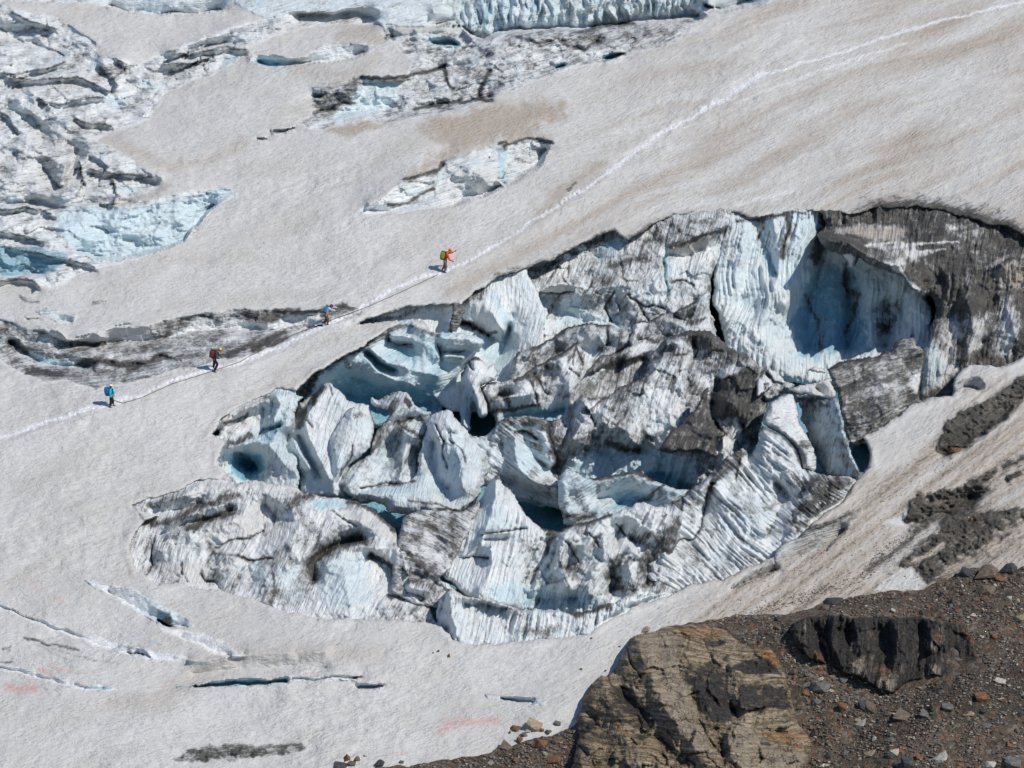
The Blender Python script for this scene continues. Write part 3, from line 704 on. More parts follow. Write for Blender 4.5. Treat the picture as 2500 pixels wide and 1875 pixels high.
# ------------------------------------------------------------------ the big collapsed hole: every wall, fin and pinnacle of ice is its own solid body
def serac(name, label, cat, outline, rt, rb, E=2.0, R=24, T=3.0, curves=(), lam=0.003, lump=0.5, flute=None, dirt=0.3, blue=0.1,
          fills=(), lines=(), cracks=(), ru=0.0, facet=0.0, mat=None, group=None, seed=1, ice=1.0, streak=None, warp=1.0, crease=0.25, brown=0.0, tuck=True):
    poly = P(outline) if isinstance(outline, str) else outline
    u0, v0 = poly.min(0) - 12; u1, v1 = poly.max(0) + 12
    step = 2.5 if (u1 - u0) > 60 else 1.5
    u0 = math.floor(u0 / step) * step; v0 = math.floor(v0 / step) * step
    p = Patch(u0, v0, u1, v1, step, seed, warp)
    U, V = p.U, p.V
    for val, pts in curves: p.curve(val, P(pts))
    vt, vb = poly[:, 1].min(), poly[:, 1].max()
    uc = poly[:, 0].mean()
    p.r = rt + (rb - rt) * (V - vt) / (vb - vt) + ru * (U - uc) / 100.0
    p.r += p.solve(lam)
    wu = U + 14 * fbm(U / 60, V / 60, 3, seed + 3); wv = V + 14 * fbm(U / 60, V / 60, 3, seed + 5)
    big = fbm(wu / 75, wv / 90, 4, seed + 11)
    rdg = ridged(wu / 55, wv / 70, 4, seed + 13)
    p.r += lump * (0.50 * big + 0.42 * rdg)
    p.r += lump * 0.07 * fbm(U / 11, V / 11, 3, seed + 17) + lump * 0.14 * ridged(wu / 26, wv / 34, 3, seed + 19)
    p.ice += ice
    p.brown += brown
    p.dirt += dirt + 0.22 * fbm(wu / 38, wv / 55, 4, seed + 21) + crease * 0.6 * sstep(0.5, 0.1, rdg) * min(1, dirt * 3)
    p.blue += np.clip(blue + 0.9 * max(blue, 0.12) * fbm(wu / 50, wv / 60, 3, seed + 23), 0, 1)
    if facet:
        f1, f2, h = voronoi(wu / 60, wv / 48, seed + 31)
        p.r += facet * h
    ang = streak if streak is not None else (flute[0] if flute else 78)
    bu = U + 14 * fbm(U / 190, V / 170, 2, seed + 61); bv = V + 14 * fbm(U / 190, V / 170, 2, seed + 63)
    s_, t_ = rot(bu, bv, ang)
    t_ = t_ + 10 * fbm(s_ / 170, t_ / 170, 2, seed + 65)
    if flute:
        a, wl, amp = flute
        n = ridged(s_ / (wl * 11), t_ / wl, 2, seed + 43, 0.45)
        msk = 0.45 + 0.75 * sstep(-0.5, 0.5, fbm(U / 70, V / 70, 2, seed + 47))
        p.r += 1.0 * amp * n * msk
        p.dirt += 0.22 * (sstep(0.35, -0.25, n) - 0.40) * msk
    else:
        n = ridged(s_ / 190, t_ / 15, 2, seed + 43, 0.45)
        msk = sstep(-0.1, 0.6, fbm(U / 70, V / 70, 2, seed + 47))
        p.r += 0.26 * n * msk
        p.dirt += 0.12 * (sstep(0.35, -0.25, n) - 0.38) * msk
    for ch, val, pts, soft in fills: p.fill(ch, val, P(pts), soft, 1.0, 0.8)
    for ch, val, pts, w in lines: p.line(ch, val, P(pts), w, 0.9)
    p.dirt += 0.10 * fbm(U / 14, V / 14, 2, seed + 51) * (p.dirt > 0.06)
    for c in cracks:
        q = P(c)
        p.line('dirt', 0.9, q, 2.3, 0.85); p.groove(0.28, q, 3.4)
    sd = p.full_sdf(poly)
    if tuck:
        sp = p.full_sdf(PIT)
        near = sstep(10, -8, sp)
        sd = sd + 16 * near
        p.r = np.where(sp < 12, np.minimum(p.r, 0.0 - 0.15) * sstep(12, 0, sp) + p.r * (1 - sstep(12, 0, sp)), p.r) - 0.5 * sstep(0, -16, sp)
    p.dirt = np.clip(p.dirt, 0, 1); p.blue = np.clip(p.blue, 0, 1)
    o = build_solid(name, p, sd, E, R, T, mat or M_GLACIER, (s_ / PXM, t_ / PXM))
    tag(o, label, cat, group)
    return o

# ---- far walls
serac('ice_cliff', 'smooth blue shaded snow wall with a hollow behind the nose of the turquoise ice block', 'ice wall',
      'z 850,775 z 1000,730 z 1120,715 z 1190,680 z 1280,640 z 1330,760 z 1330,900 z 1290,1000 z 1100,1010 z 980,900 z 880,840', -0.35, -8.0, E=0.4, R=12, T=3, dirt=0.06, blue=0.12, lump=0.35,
      curves=((0.3, 'a 1300,240 1600,180 1900,150'), (-1.0, 'b 90,1000 180,1100 260,1150 350,1140'), (-3.4, 'b 60,1060 150,1080 250,1140 330,1200 420,1250'), (-3.8, 'b 300,1400 400,1300 460,1100'), (0.4, 'b 120,900 220,850 300,960 400,1120'), (-1.2, 'b 480,1000 500,1150')),
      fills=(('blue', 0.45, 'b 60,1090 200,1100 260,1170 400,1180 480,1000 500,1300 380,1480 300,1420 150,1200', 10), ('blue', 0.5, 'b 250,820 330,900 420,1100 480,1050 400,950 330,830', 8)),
      lines=(('dirt', 0.9, 'b 70,1080 150,1065 200,1110 260,1150 340,1140', 6), ('dirt', 0.75, 'b 110,900 180,860 250,800 220,870', 10), ('dirt', 0.5, 'a 1180,290 1300,262 1450,240 1650,180', 7)), seed=3)
serac('ice_rib', 'dark layered rib of dirty ice hanging at the right end of the smooth snow wall', 'ice rib',
      'a 1950,140 1985,150 2005,185 1990,230 1985,280 1960,320 1945,360 1880,362 1862,345 1880,300 1885,250 1905,210 1915,165', -0.2, -1.2, E=0.8, R=10, T=1.2, dirt=0.62, lump=0.3, flute=(-12, 7, 0.35), seed=5, brown=0.3)
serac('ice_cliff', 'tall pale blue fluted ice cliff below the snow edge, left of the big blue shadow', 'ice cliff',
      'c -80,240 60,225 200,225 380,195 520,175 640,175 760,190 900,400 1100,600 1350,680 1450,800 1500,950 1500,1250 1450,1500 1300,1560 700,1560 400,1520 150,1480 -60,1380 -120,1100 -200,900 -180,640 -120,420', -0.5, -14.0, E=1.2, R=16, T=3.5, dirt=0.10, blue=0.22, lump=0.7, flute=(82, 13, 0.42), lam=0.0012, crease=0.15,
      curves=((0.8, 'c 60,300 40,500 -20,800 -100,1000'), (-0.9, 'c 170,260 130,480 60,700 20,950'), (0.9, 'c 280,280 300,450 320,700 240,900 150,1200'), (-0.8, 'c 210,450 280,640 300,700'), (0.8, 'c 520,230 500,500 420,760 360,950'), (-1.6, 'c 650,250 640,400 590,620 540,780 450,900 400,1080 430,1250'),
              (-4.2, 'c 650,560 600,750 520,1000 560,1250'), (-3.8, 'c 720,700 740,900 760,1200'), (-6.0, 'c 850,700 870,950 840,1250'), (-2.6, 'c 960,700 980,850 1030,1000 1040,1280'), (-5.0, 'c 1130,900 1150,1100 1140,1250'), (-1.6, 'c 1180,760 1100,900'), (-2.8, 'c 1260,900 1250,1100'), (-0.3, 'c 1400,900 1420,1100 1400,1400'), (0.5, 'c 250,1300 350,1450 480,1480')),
      fills=(('blue', 0.45, 'c 420,250 640,220 560,650 450,850 400,700', 14), ('blue', 0.8, 'c 560,650 900,600 960,900 1040,1300 520,1350 380,1100', 20), ('dirt', 0.5, 'c 1060,960 1240,900 1240,1150 1120,1250 1050,1200', 14), ('dirt', 0.3, 'c 760,900 920,650 900,900 860,1000', 12)),  # large hollow fill: blue ice, deepened in colour to strengthen the shadow there
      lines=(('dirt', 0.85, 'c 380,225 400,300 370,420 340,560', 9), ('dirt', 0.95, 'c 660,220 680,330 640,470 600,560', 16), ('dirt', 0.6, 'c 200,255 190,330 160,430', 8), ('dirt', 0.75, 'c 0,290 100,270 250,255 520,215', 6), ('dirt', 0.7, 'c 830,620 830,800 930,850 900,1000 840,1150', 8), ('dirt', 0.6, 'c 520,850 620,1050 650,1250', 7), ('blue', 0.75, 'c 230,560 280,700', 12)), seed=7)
serac('ice_cliff', 'dark debris covered ice cliff overhanging the deep blue shadow at the right', 'ice cliff',
      'c 610,200 760,180 960,180 1100,150 1400,140 1700,200 1950,280 2130,350 2300,420 2460,480 2460,1600 2250,1580 1950,1560 1700,1620 1500,1760 1360,1800 1430,1450 1420,1300 1470,1200 1500,1050 1530,950 1490,860 1430,900 1400,850 1330,800 1260,700 1180,680 1100,650 1040,640 980,600 950,560 900,650 865,655 850,600 810,560 790,540 720,520 690,500 640,470 620,380 680,300', -0.35, -9.5, E=2.6, R=20, T=3.0, dirt=0.78, blue=0.05, lump=0.9, flute=(80, 17, 0.32), lam=0.0015, brown=0.25,
      curves=((0.6, 'c 760,340 960,320 1200,320'), (-0.5, 'c 700,330 900,300 1200,290 1400,270'), (4.6, 'c 680,440 800,430 900,480 1000,560 1100,600 1250,640'), (1.8, 'c 1000,480 1300,450 1600,460'), (2.0, 'c 1260,640 1330,750 1400,830'), (0.3, 'c 1430,760 1560,720 1650,900'), (1.8, 'c 1600,700 1700,650 1900,620 2080,580'), (-1.0, 'c 1490,900 1560,1050'), (1.4, 'c 1740,780 1800,1000 1830,1180 1750,1350'), (-0.9, 'c 1650,1000 1640,1300'), (2.6, 'c 1960,640 2100,600 2212,640'), (0.5, 'c 1980,900 2000,1100'), (1.6, 'c 2100,900 2150,1200'), (-0.8, 'c 1900,1200 1850,1350'), (2.4, 'c 1280,700 1380,840')),
      fills=(('dirt', 0.18, 'c 1440,900 1500,1000 1520,1200 1620,1300 1700,1450 1430,1640 1400,1500 1420,1300 1480,1150', 14), ('blue', 0.5, 'c 1440,900 1500,1000 1520,1200 1560,1300 1600,1450 1430,1640 1400,1500 1420,1300 1480,1150', 14), ('dirt', 0.1, 'c 1150,600 1250,570 1320,600 1290,690 1200,650', 7), ('brown', 0.8, 'c 740,340 980,310 1300,330 1250,440 1000,440 820,410', 8), ('dirt', 0.15, 'c 740,340 980,310 1300,330 1250,440 1000,440 820,410', 8),
             ('brown', 1.0, 'c 1980,660 2100,610 2300,640 2300,780 2100,800 2000,760', 10), ('dirt', 0.2, 'c 1980,660 2100,610 2300,640 2300,780 2100,800 2000,760', 10), ('dirt', 0.3, 'c 1560,1060 1720,1000 1720,1300 1600,1320', 16), ('dirt', 0.28, 'c 1800,1060 1960,1000 1900,1250 1800,1330', 14), ('blue', 0.4, 'c 1740,900 1830,1000 1780,1150', 8), ('dirt', 0.15, 'c 820,540 900,530 900,650 860,650', 5), ('dirt', 0.3, 'c 2020,900 2120,860 2180,1100 2100,1350 2000,1300', 14), ('blue', 0.35, 'c 2080,1050 2212,1000 2212,1350 2050,1400', 14), ('dirt', 0.35, 'c 1100,480 1300,470 1500,520 1400,600 1200,560', 12), ('dirt', 0.45, 'c 1600,300 1900,340 1850,420 1650,400', 14)),
      lines=(('dirt', 0.95, 'c 700,500 760,440 880,410 1000,440 960,520', 10), ('dirt', 0.05, 'c 1000,470 1200,450 1420,460', 5), ('dirt', 0.1, 'c 1200,490 1500,450 1700,440', 3), ('dirt', 0.1, 'c 1400,520 1600,500', 3), ('dirt', 1.0, 'c 1440,740 1560,760 1580,860', 16), ('dirt', 0.1, 'c 1940,650 2060,570', 6), ('brown', 1.0, 'c 1940,650 2060,570', 6), ('dirt', 0.08, 'c 1310,720 1420,840', 6)), seed=9)
serac('ice_cliff', 'long blocky grey ice cliff under the climbing track, streaked with dark dirt', 'ice cliff',
      'b 180,820 330,700 450,650 600,600 800,530 950,450 1100,370 1250,320 1400,350 1500,310 1600,240 1750,200 1950,190 2160,170 2200,330 2170,520 2040,700 2010,800 2010,970 2060,1120 2060,1300 1300,1500 1100,1600 900,1600 420,1600 380,1480 400,1420 480,1200 500,1050 540,900 460,830 300,860', -0.45, -11.0, E=1.8, R=18, T=3.0, dirt=0.30, blue=0.12, lump=0.95, lam=0.0016, facet=0.5, streak=70,
      curves=((-0.6, 'b 620,650 800,600 1000,500 1150,540'), (1.2, 'b 700,720 850,740 930,760'), (2.0, 'b 560,865 700,820 850,770 950,780'), (-1.0, 'b 600,905 700,880 800,870'), (1.2, 'b 600,900 640,1000 660,1200 640,1350'), (-1.2, 'b 800,880 820,1000 830,1100'), (0.8, 'b 1010,700 1150,600 1400,560 1600,480'), (-0.9, 'b 1140,560 1100,540'), (1.3, 'b 1000,860 1200,800 1500,780 1650,720'), (-0.8, 'b 1250,900 1210,1000'), (0.8, 'b 1380,870 1450,920 1600,960'), (-1.4, 'b 900,980 1000,1050 1300,1060'), (1.4, 'b 1700,500 1900,400 2100,330'), (-0.6, 'b 1690,540 1830,560 1950,500'), (1.0, 'b 1700,700 1850,760 1960,640'), (-1.5, 'b 2140,350 2100,560 1990,760'), (1.0, 'b 1640,800 1800,930 1960,830'), (0.6, 'b 500,1250 450,1400')),
      fills=(('blue', 0.45, 'b 820,900 1000,870 1050,1000 1350,1050 1300,1090 830,1100', 12), ('dirt', 0.12, 'b 830,900 1000,870 1050,1000 1350,1050 1300,1090 830,1100', 12), ('dirt', 0.0, 'b 560,860 700,810 860,760 940,760 955,800 850,825 700,840', 3), ('ice', 0.0, 'b 560,860 700,810 860,760 940,760 955,800 850,825 700,840', 3), ('dirt', 0.08, 'b 600,880 780,880 760,1050 780,1180 600,1280 580,1000', 8), ('blue', 0.3, 'b 440,1250 520,1000 600,1000 600,1300 400,1450', 10), ('dirt', 0.12, 'b 560,1000 600,1000 600,1300 400,1450', 8),
             ('brown', 0.7, 'b 1690,510 1830,430 2000,400 2050,420 1950,500 1850,550', 7), ('dirt', 0.08, 'b 1700,530 2000,420 2060,500 1950,720 1850,760 1700,700', 12), ('blue', 0.6, 'b 1130,500 1250,430 1330,460 1250,540 1150,590 1110,560', 5), ('dirt', 0.0, 'b 1130,500 1250,430 1330,460 1250,540 1150,590 1110,560', 5), ('dirt', 0.1, 'b 1400,860 1650,620 1660,880 1550,950', 16), ('dirt', 0.55, 'b 600,640 950,480 1250,380 1100,480 850,640 620,760', 12), ('dirt', 0.5, 'b 1380,440 1750,260 2000,300 1700,420 1450,520', 12), ('dirt', 0.12, 'b 700,720 880,570 960,560 980,700 880,740', 8)),
      lines=(('blue', 1.0, 'b 1668,560 1668,700 1675,840', 7), ('blue', 1.0, 'b 1325,440 1350,480', 7), ('dirt', 0.9, 'b 1700,480 1850,430 2000,380 2200,320', 6), ('dirt', 0.7, 'b 1230,640 1350,590 1480,560', 12), ('dirt', 0.65, 'b 1150,740 1200,760', 12)),
      cracks=('b 820,640 780,700 740,760', 'b 920,620 900,720', 'b 1260,820 1210,900 1200,980 1230,1060', 'b 1650,560 1665,850', 'b 1380,840 1400,880 1500,940 1650,950', 'b 1700,760 1800,740 1880,780', 'b 1010,860 1080,780 1100,700', 'b 760,960 740,1040', 'b 560,880 700,850 800,840 940,820', 'b 1450,920 1500,1000 1530,1040'), seed=13)

# ---- turquoise bowl and the fins on the left
serac('ice_block', 'large turquoise hollowed ice block with a rounded nose, under the snow ramp', 'ice block',
      'a 690,800 730,765 780,715 860,645 950,595 1100,510 1230,430 1350,365 1450,310 1540,270 1610,245 1680,262 1740,335 1850,350 1950,362 2080,368 2150,400 2165,450 2110,510 2060,540 1990,600 1960,690 1970,740 1900,850 1800,1000 1700,1080 1400,1100 1050,1050 900,980 820,900 700,840', -0.25, -8.5, E=1.6, R=16, T=4, dirt=0.05, blue=0.48, lump=0.6, lam=0.0010, streak=25, crease=0.1,
      curves=((0.8, 'a 870,700 1000,640 1180,500 1400,380 1600,310'), (1.8, 'a 1600,300 1700,360 1850,400 2050,400'), (-2.6, 'a 950,800 1150,850 1350,880 1600,900 1750,900'), (-1.4, 'a 900,750 1000,720 1150,700'), (0.8, 'a 1200,520 1320,650 1450,710 1600,760'), (-1.6, 'a 1240,500 1350,600 1470,650'), (1.3, 'a 1270,470 1400,580 1600,650 1800,680'), (-0.8, 'a 1400,380 1440,450 1600,460'), (1.4, 'a 1450,370 1600,400 1750,460 1800,560'), (-0.7, 'a 1800,470 1830,620 1950,640'), (1.2, 'a 1850,440 2000,450 2120,430'), (-0.4, 'a 1850,500 2050,490'), (0.7, 'a 1850,540 1980,540'), (-0.5, 'a 1850,590 1960,590'), (-2.0, 'a 1780,900 1880,840 1960,730')),
      fills=(('blue', 0.85, 'a 980,720 1150,690 1400,760 1600,780 1800,800 1780,960 1500,1080 1250,1050 1080,850 960,780', 16), ('dirt', 0.0, 'a 1000,700 1400,760 1900,720 1780,960 1500,1080 1080,900', 16), ('blue', 0.12, 'a 1400,380 1500,350 1620,380 1600,440 1480,450', 6), ('blue', 0.15, 'a 1820,400 2000,380 2140,410 2150,450 2000,480 1850,460', 8), ('blue', 0.1, 'a 1590,245 1680,255 1740,335 1650,310', 4), ('dirt', 0.0, 'a 1580,240 1690,255 1745,335 1650,320', 4), ('ice', 0.0, 'a 1590,245 1680,255 1740,335 1650,310', 4),
             ('dirt', 0.72, 'a 690,800 780,715 870,650 880,720 830,800 770,840', 6), ('brown', 0.8, 'a 690,800 780,715 870,650 860,740 800,820 770,840', 6)),
      lines=(('dirt', 0.75, 'a 870,655 950,610 1100,530 1230,450 1350,385 1450,330', 8), ('dirt', 0.55, 'a 1080,560 1120,620', 12), ('dirt', 0.6, 'a 1400,330 1560,300 1700,340 1800,370', 7), ('blue', 0.9, 'a 1250,500 1340,590 1480,650', 5), ('blue', 0.9, 'a 1310,600 1370,650', 5), ('blue', 0.95, 'a 1780,940 1880,840 1955,735', 5), ('dirt', 0.5, 'a 1850,505 2000,490', 4), ('dirt', 0.45, 'a 1840,560 1980,545', 4)), cracks=('a 1410,380 1420,420 1500,455 1600,440', 'a 1790,440 1815,520'), seed=17)
serac('serac', 'pale ice blocks round a round turquoise cave at the left tip of the hole', 'serac',
      'a 90,1180 130,1040 200,970 300,905 470,848 500,830 570,795 640,800 700,822 770,850 745,900 700,980 690,1100 720,1300 740,1500 700,1600 430,1600 250,1560 150,1500 60,1420 60,1300 40,1180', 0.05, -5.0, E=1.3, R=14, T=3.5, dirt=0.14, blue=0.28, lump=0.7, lam=0.0015, facet=0.3, crease=0.1,
      curves=((1.2, 'a 150,1050 250,960 400,890 480,860'), (-0.6, 'a 180,1080 320,1010 420,950'), (0.6, 'a 200,1130 250,1100'), (-3.0, 'a 240,1320 330,1300 400,1350 420,1420 320,1440 260,1400 240,1320'), (-5.5, 'a 290,1360 370,1370 400,1400 330,1410'), (0.5, 'a 180,1240 350,1210 500,1130'), (-1.4, 'a 450,940 440,1020 420,1100'), (1.2, 'a 560,840 580,920 540,1040'), (-0.5, 'a 520,900 500,1000'), (0.9, 'a 510,1190 560,1100 640,1080'), (-1.6, 'a 420,1150 500,1090 580,1080'), (1.0, 'a 500,1240 600,1340 700,1440'), (-2.0, 'a 650,1150 640,1250')),
      fills=(('blue', 0.9, 'a 180,1290 300,1280 440,1300 450,1400 420,1480 300,1500 200,1440', 8), ('blue', 0.75, 'a 430,1150 470,1080 590,1070 590,1110 500,1180 440,1210', 6), ('dirt', 0.0, 'a 180,1230 440,1200 450,1480 300,1500 200,1440', 8), ('brown', 0.35, 'a 130,1040 200,970 300,905 480,850 480,880 330,980 180,1060', 6), ('blue', 0.02, 'a 130,1040 200,970 300,905 480,850 420,950 400,1060 200,1190 60,1140', 6), ('dirt', 0.25, 'a 500,1200 640,1300 700,1450 560,1500 460,1440', 12)),
      lines=(('dirt', 0.85, 'a 160,1060 220,1040 320,1000 330,980', 5), ('dirt', 0.85, 'a 190,1220 280,1190 350,1140', 8), ('dirt', 0.6, 'a 470,850 510,860', 7), ('dirt', 0.5, 'a 230,1300 300,1300', 8), ('blue', 1.0, 'a 290,1385 350,1370 420,1410', 12), ('blue', 1.0, 'a 340,1400 390,1420', 14)), seed=19)
serac('serac', 'tall white leaf shaped ice fin with a dark dirty left flank', 'serac',
      'a 640,1120 655,1040 690,980 735,905 800,850 860,800 920,742 960,735 990,738 1010,770 1050,800 1110,862 1180,895 1270,905 1290,960 1310,1060 1250,1200 1150,1350 1080,1640 760,1680 715,1500 700,1380 660,1260', -0.2, -5.6, E=2.4, R=26, T=1.6, dirt=0.10, blue=0.10, lump=0.35, flute=(68, 26, 0.16), lam=0.0012, ru=0.35, crease=0.1,
      curves=((-1.9, 'a 700,1010 760,930 850,840'), (1.3, 'a 930,780 870,860 810,960 780,1080 830,1220 900,1340 960,1480'), (-1.4, 'a 720,1150 760,1260 820,1380 900,1480'), (0.9, 'a 690,1200 730,1300 800,1400'), (1.1, 'a 1000,790 1050,900 1100,1000 1120,1100'), (0.5, 'a 1200,930 1200,1050 1100,1250'), (-1.0, 'a 720,1440 850,1550')),
      fills=(('blue', 0.3, 'a 700,1150 850,1300 980,1560 760,1600 680,1300', 12), ('dirt', 0.5, 'a 700,1000 900,770 830,900 760,1030 720,1130 670,1100', 9)),
      lines=(('dirt', 0.85, 'a 925,770 870,830 850,900', 7), ('dirt', 0.9, 'a 780,960 740,1010 735,1060', 10), ('dirt', 0.5, 'a 980,770 990,840', 3)), cracks=('a 970,760 985,840', 'a 790,1030 840,1080'), seed=23)
serac('serac', 'rounded pale ice fin leaning against the tall leaf shaped one', 'serac',
      'a 955,1160 990,1090 1035,1030 1090,945 1150,918 1225,935 1265,960 1295,1010 1312,1070 1300,1180 1285,1240 1200,1320 1120,1400 1060,1500 1050,1640 960,1640 945,1500 950,1300', 0.5, -4.6, E=2.2, R=26, T=1.6, dirt=0.14, blue=0.12, lump=0.35, flute=(72, 30, 0.14), lam=0.0015, ru=0.4,
      curves=((0.9, 'a 1150,950 1100,1100 1050,1250 1020,1400'), (-0.5, 'a 1180,960 1250,980'), (0.6, 'a 1220,1000 1200,1150')),
      fills=(('blue', 0.35, 'a 1000,1300 1200,1300 1050,1500 950,1500', 12),), lines=(('dirt', 0.85, 'a 960,1160 1035,1040 1090,955 1160,928 1230,945', 3.5), ('dirt', 0.5, 'a 1150,1000 1200,980', 10)), cracks=('a 1150,1240 1120,1340 1060,1420 1030,1500',), seed=29)
serac('serac', 'dirty pointed ice tower with grey cap behind the white pillar', 'serac',
      'a 1262,850 1290,845 1330,870 1400,830 1480,815 1560,825 1620,875 1660,920 1700,950 1760,965 1720,1060 1690,1200 1650,1350 1620,1600 1550,1660 1200,1680 1120,1640 1060,1590 1030,1500 1060,1440 1190,1330 1260,1290 1290,1200 1320,1100 1400,1000 1420,970 1300,940 1275,910', -0.6, -5.2, E=1.8, R=18, T=2.4, dirt=0.28, blue=0.16, lump=0.7, flute=(62, 18, 0.22), lam=0.0015,
      curves=((1.3, 'a 1560,870 1480,960 1380,1040 1310,1120'), (-0.9, 'a 1360,940 1300,960'), (1.2, 'a 1600,880 1660,950'), (-0.5, 'a 1450,1070 1550,1020 1660,1040'), (1.4, 'a 1480,1080 1560,1130 1660,1170'), (0.9, 'a 1330,1150 1280,1300 1150,1440 1080,1560'), (-1.2, 'a 1480,1150 1420,1300 1350,1400'), (1.0, 'a 1560,1180 1530,1350 1500,1500'), (-1.6, 'a 1640,1250 1590,1380')),
      fills=(('dirt', 0.72, 'a 1410,960 1470,860 1500,880 1480,960 1400,1020', 5), ('dirt', 0.6, 'a 1310,1100 1420,1040 1450,1100 1330,1200', 8), ('blue', 0.7, 'a 1290,940 1370,940 1400,980 1330,1060 1300,1020', 6), ('blue', 0.35, 'a 1330,1200 1500,1150 1450,1380 1350,1420', 10), ('dirt', 0.9, 'a 1545,865 1600,875 1610,910 1585,945', 3)),
      lines=(('dirt', 0.9, 'a 1310,1110 1370,1040 1430,960 1470,870', 5), ('dirt', 0.9, 'a 1480,1060 1560,1025 1660,1010 1690,1040', 5), ('dirt', 0.8, 'a 1500,1080 1600,1120 1670,1160', 6), ('dirt', 0.6, 'a 1380,1090 1350,1200', 9)), cracks=('a 1200,1550 1300,1540 1400,1520 1600,1530', 'a 1060,1420 1030,1480'), seed=31)
serac('serac', 'big smooth white ice pillar with a bluish left side, right of the dirty tower', 'serac',
      'a 1700,1050 1725,1010 1765,975 1810,950 1860,948 1910,965 1950,1010 2000,1070 2050,1140 2100,1180 2150,1250 e 640,600 600,690 560,800 520,880 480,960 385,1000 280,1000 0,980 -150,960 -200,900 a 1200,1640 1160,1590 1300,1545 1450,1510 1570,1490 1630,1440 1640,1350 1670,1230 1685,1130', 1.4, -3.6, E=2.6, R=32, T=3.0, dirt=0.10, blue=0.16, lump=0.4, lam=0.0010, crease=0.12,
      curves=((1.6, 'a 1840,980 1900,1100 1950,1250 1980,1400 2000,1550'), (1.0, 'a 1790,1020 1800,1150 1840,1260'), (-1.7, 'a 1760,1200 1750,1350 1800,1500 1870,1560'), (0.2, 'a 1690,1200 1660,1400'), (-0.4, 'a 1900,1120 2000,1180'), (0.6, 'e 560,500 620,650'), (-0.9, 'a 1200,1570 1400,1540 1600,1500'), (0.6, 'a 1250,1600 1500,1600 1750,1640')),
      fills=(('blue', 0.4, 'a 1830,1180 1900,1180 2000,1380 2050,1500 1900,1500 1850,1350', 14), ('blue', 0.35, 'a 1650,1440 1800,1450 1850,1590 1650,1600', 10), ('blue', 0.5, 'a 1210,1560 1550,1510 1640,1560 1640,1600 1200,1600', 8), ('dirt', 0.4, 'e 540,480 680,560 640,640 560,620', 10)),
      lines=(('dirt', 0.8, 'a 1200,1560 1300,1540 1450,1530 1620,1500', 5), ('dirt', 0.7, 'e 0,860 200,880 300,920 380,935 480,880', 4), ('dirt', 0.45, 'a 1840,1100 1800,1180 1900,1220', 4)), cracks=('e 300,390 400,480 430,560', 'e 200,280 260,400', 'e 270,400 250,470 300,600'), seed=37)
serac('serac', 'slender upright ice finger beside the nose of the turquoise block', 'serac',
      'a 1960,700 1970,650 2000,600 2040,555 2090,540 2130,560 2180,600 2230,580 2260,640 2240,720 r 120,730 150,800 180,900 190,1010 160,1060 120,1075 70,1050 50,960 30,880 10,960 0,1100 0,1240 -90,1200 -120,1000 -100,800', -1.0, -6.0, E=1.6, R=18, T=1.6, dirt=0.12, blue=0.08, lump=0.3, lam=0.002,
      curves=((0.8, 'a 2080,570 2090,700 r 20,700 80,900 110,1030'), (-1.6, 'a 2000,780 r -80,800 -60,950 0,1060')),
      fills=(('blue', 0.6, 'a 1990,760 2050,800 2100,900 2090,1030 2000,1100 2000,900', 8),), lines=(('dirt', 0.9, 'a 1962,690 2000,610 2050,560 2110,560', 5), ('dirt', 0.5, 'r 120,720 140,780', 7)), cracks=('a 2040,570 2060,650',), seed=41)
# ---- middle and right
serac('serac', 'long curved grey ice arch with a dark crest, behind the blunt ridge', 'serac',
      'r 440,560 450,440 500,330 640,285 760,255 880,185 1000,110 1110,58 1200,42 1300,38 1400,45 1480,60 1600,80 1710,105 1700,220 1640,320 1560,400 1450,600 1250,900 900,1000 500,900 380,720 400,620', -2.6, -7.4, E=1.8, R=18, T=2.4, dirt=0.30, blue=0.14, lump=0.6, lam=0.002, streak=60,
      curves=((1.0, 'r 480,420 650,320 900,210 1110,90 1300,70'), (-0.9, 'r 600,620 800,470 1000,330'), (-1.2, 'r 1200,300 1350,320 1500,260'), (0.6, 'r 1480,100 1620,180 1640,280'), (0.5, 'r 1350,150 1450,300')),
      fills=(('blue', 0.4, 'r 1280,250 1400,180 1500,270 1420,360 1300,320', 9), ('dirt', 0.05, 'r 1130,180 1260,160 1350,400 1250,420 1200,300', 10)),
      lines=(('dirt', 0.95, 'r 650,295 760,265 880,195 1000,120 1110,65 1300,48 1480,68', 6), ('dirt', 0.7, 'r 450,440 520,330', 6), ('dirt', 0.5, 'r 700,440 900,330 1000,300', 10)), cracks=('r 1480,80 1480,250 1450,340',), seed=43)
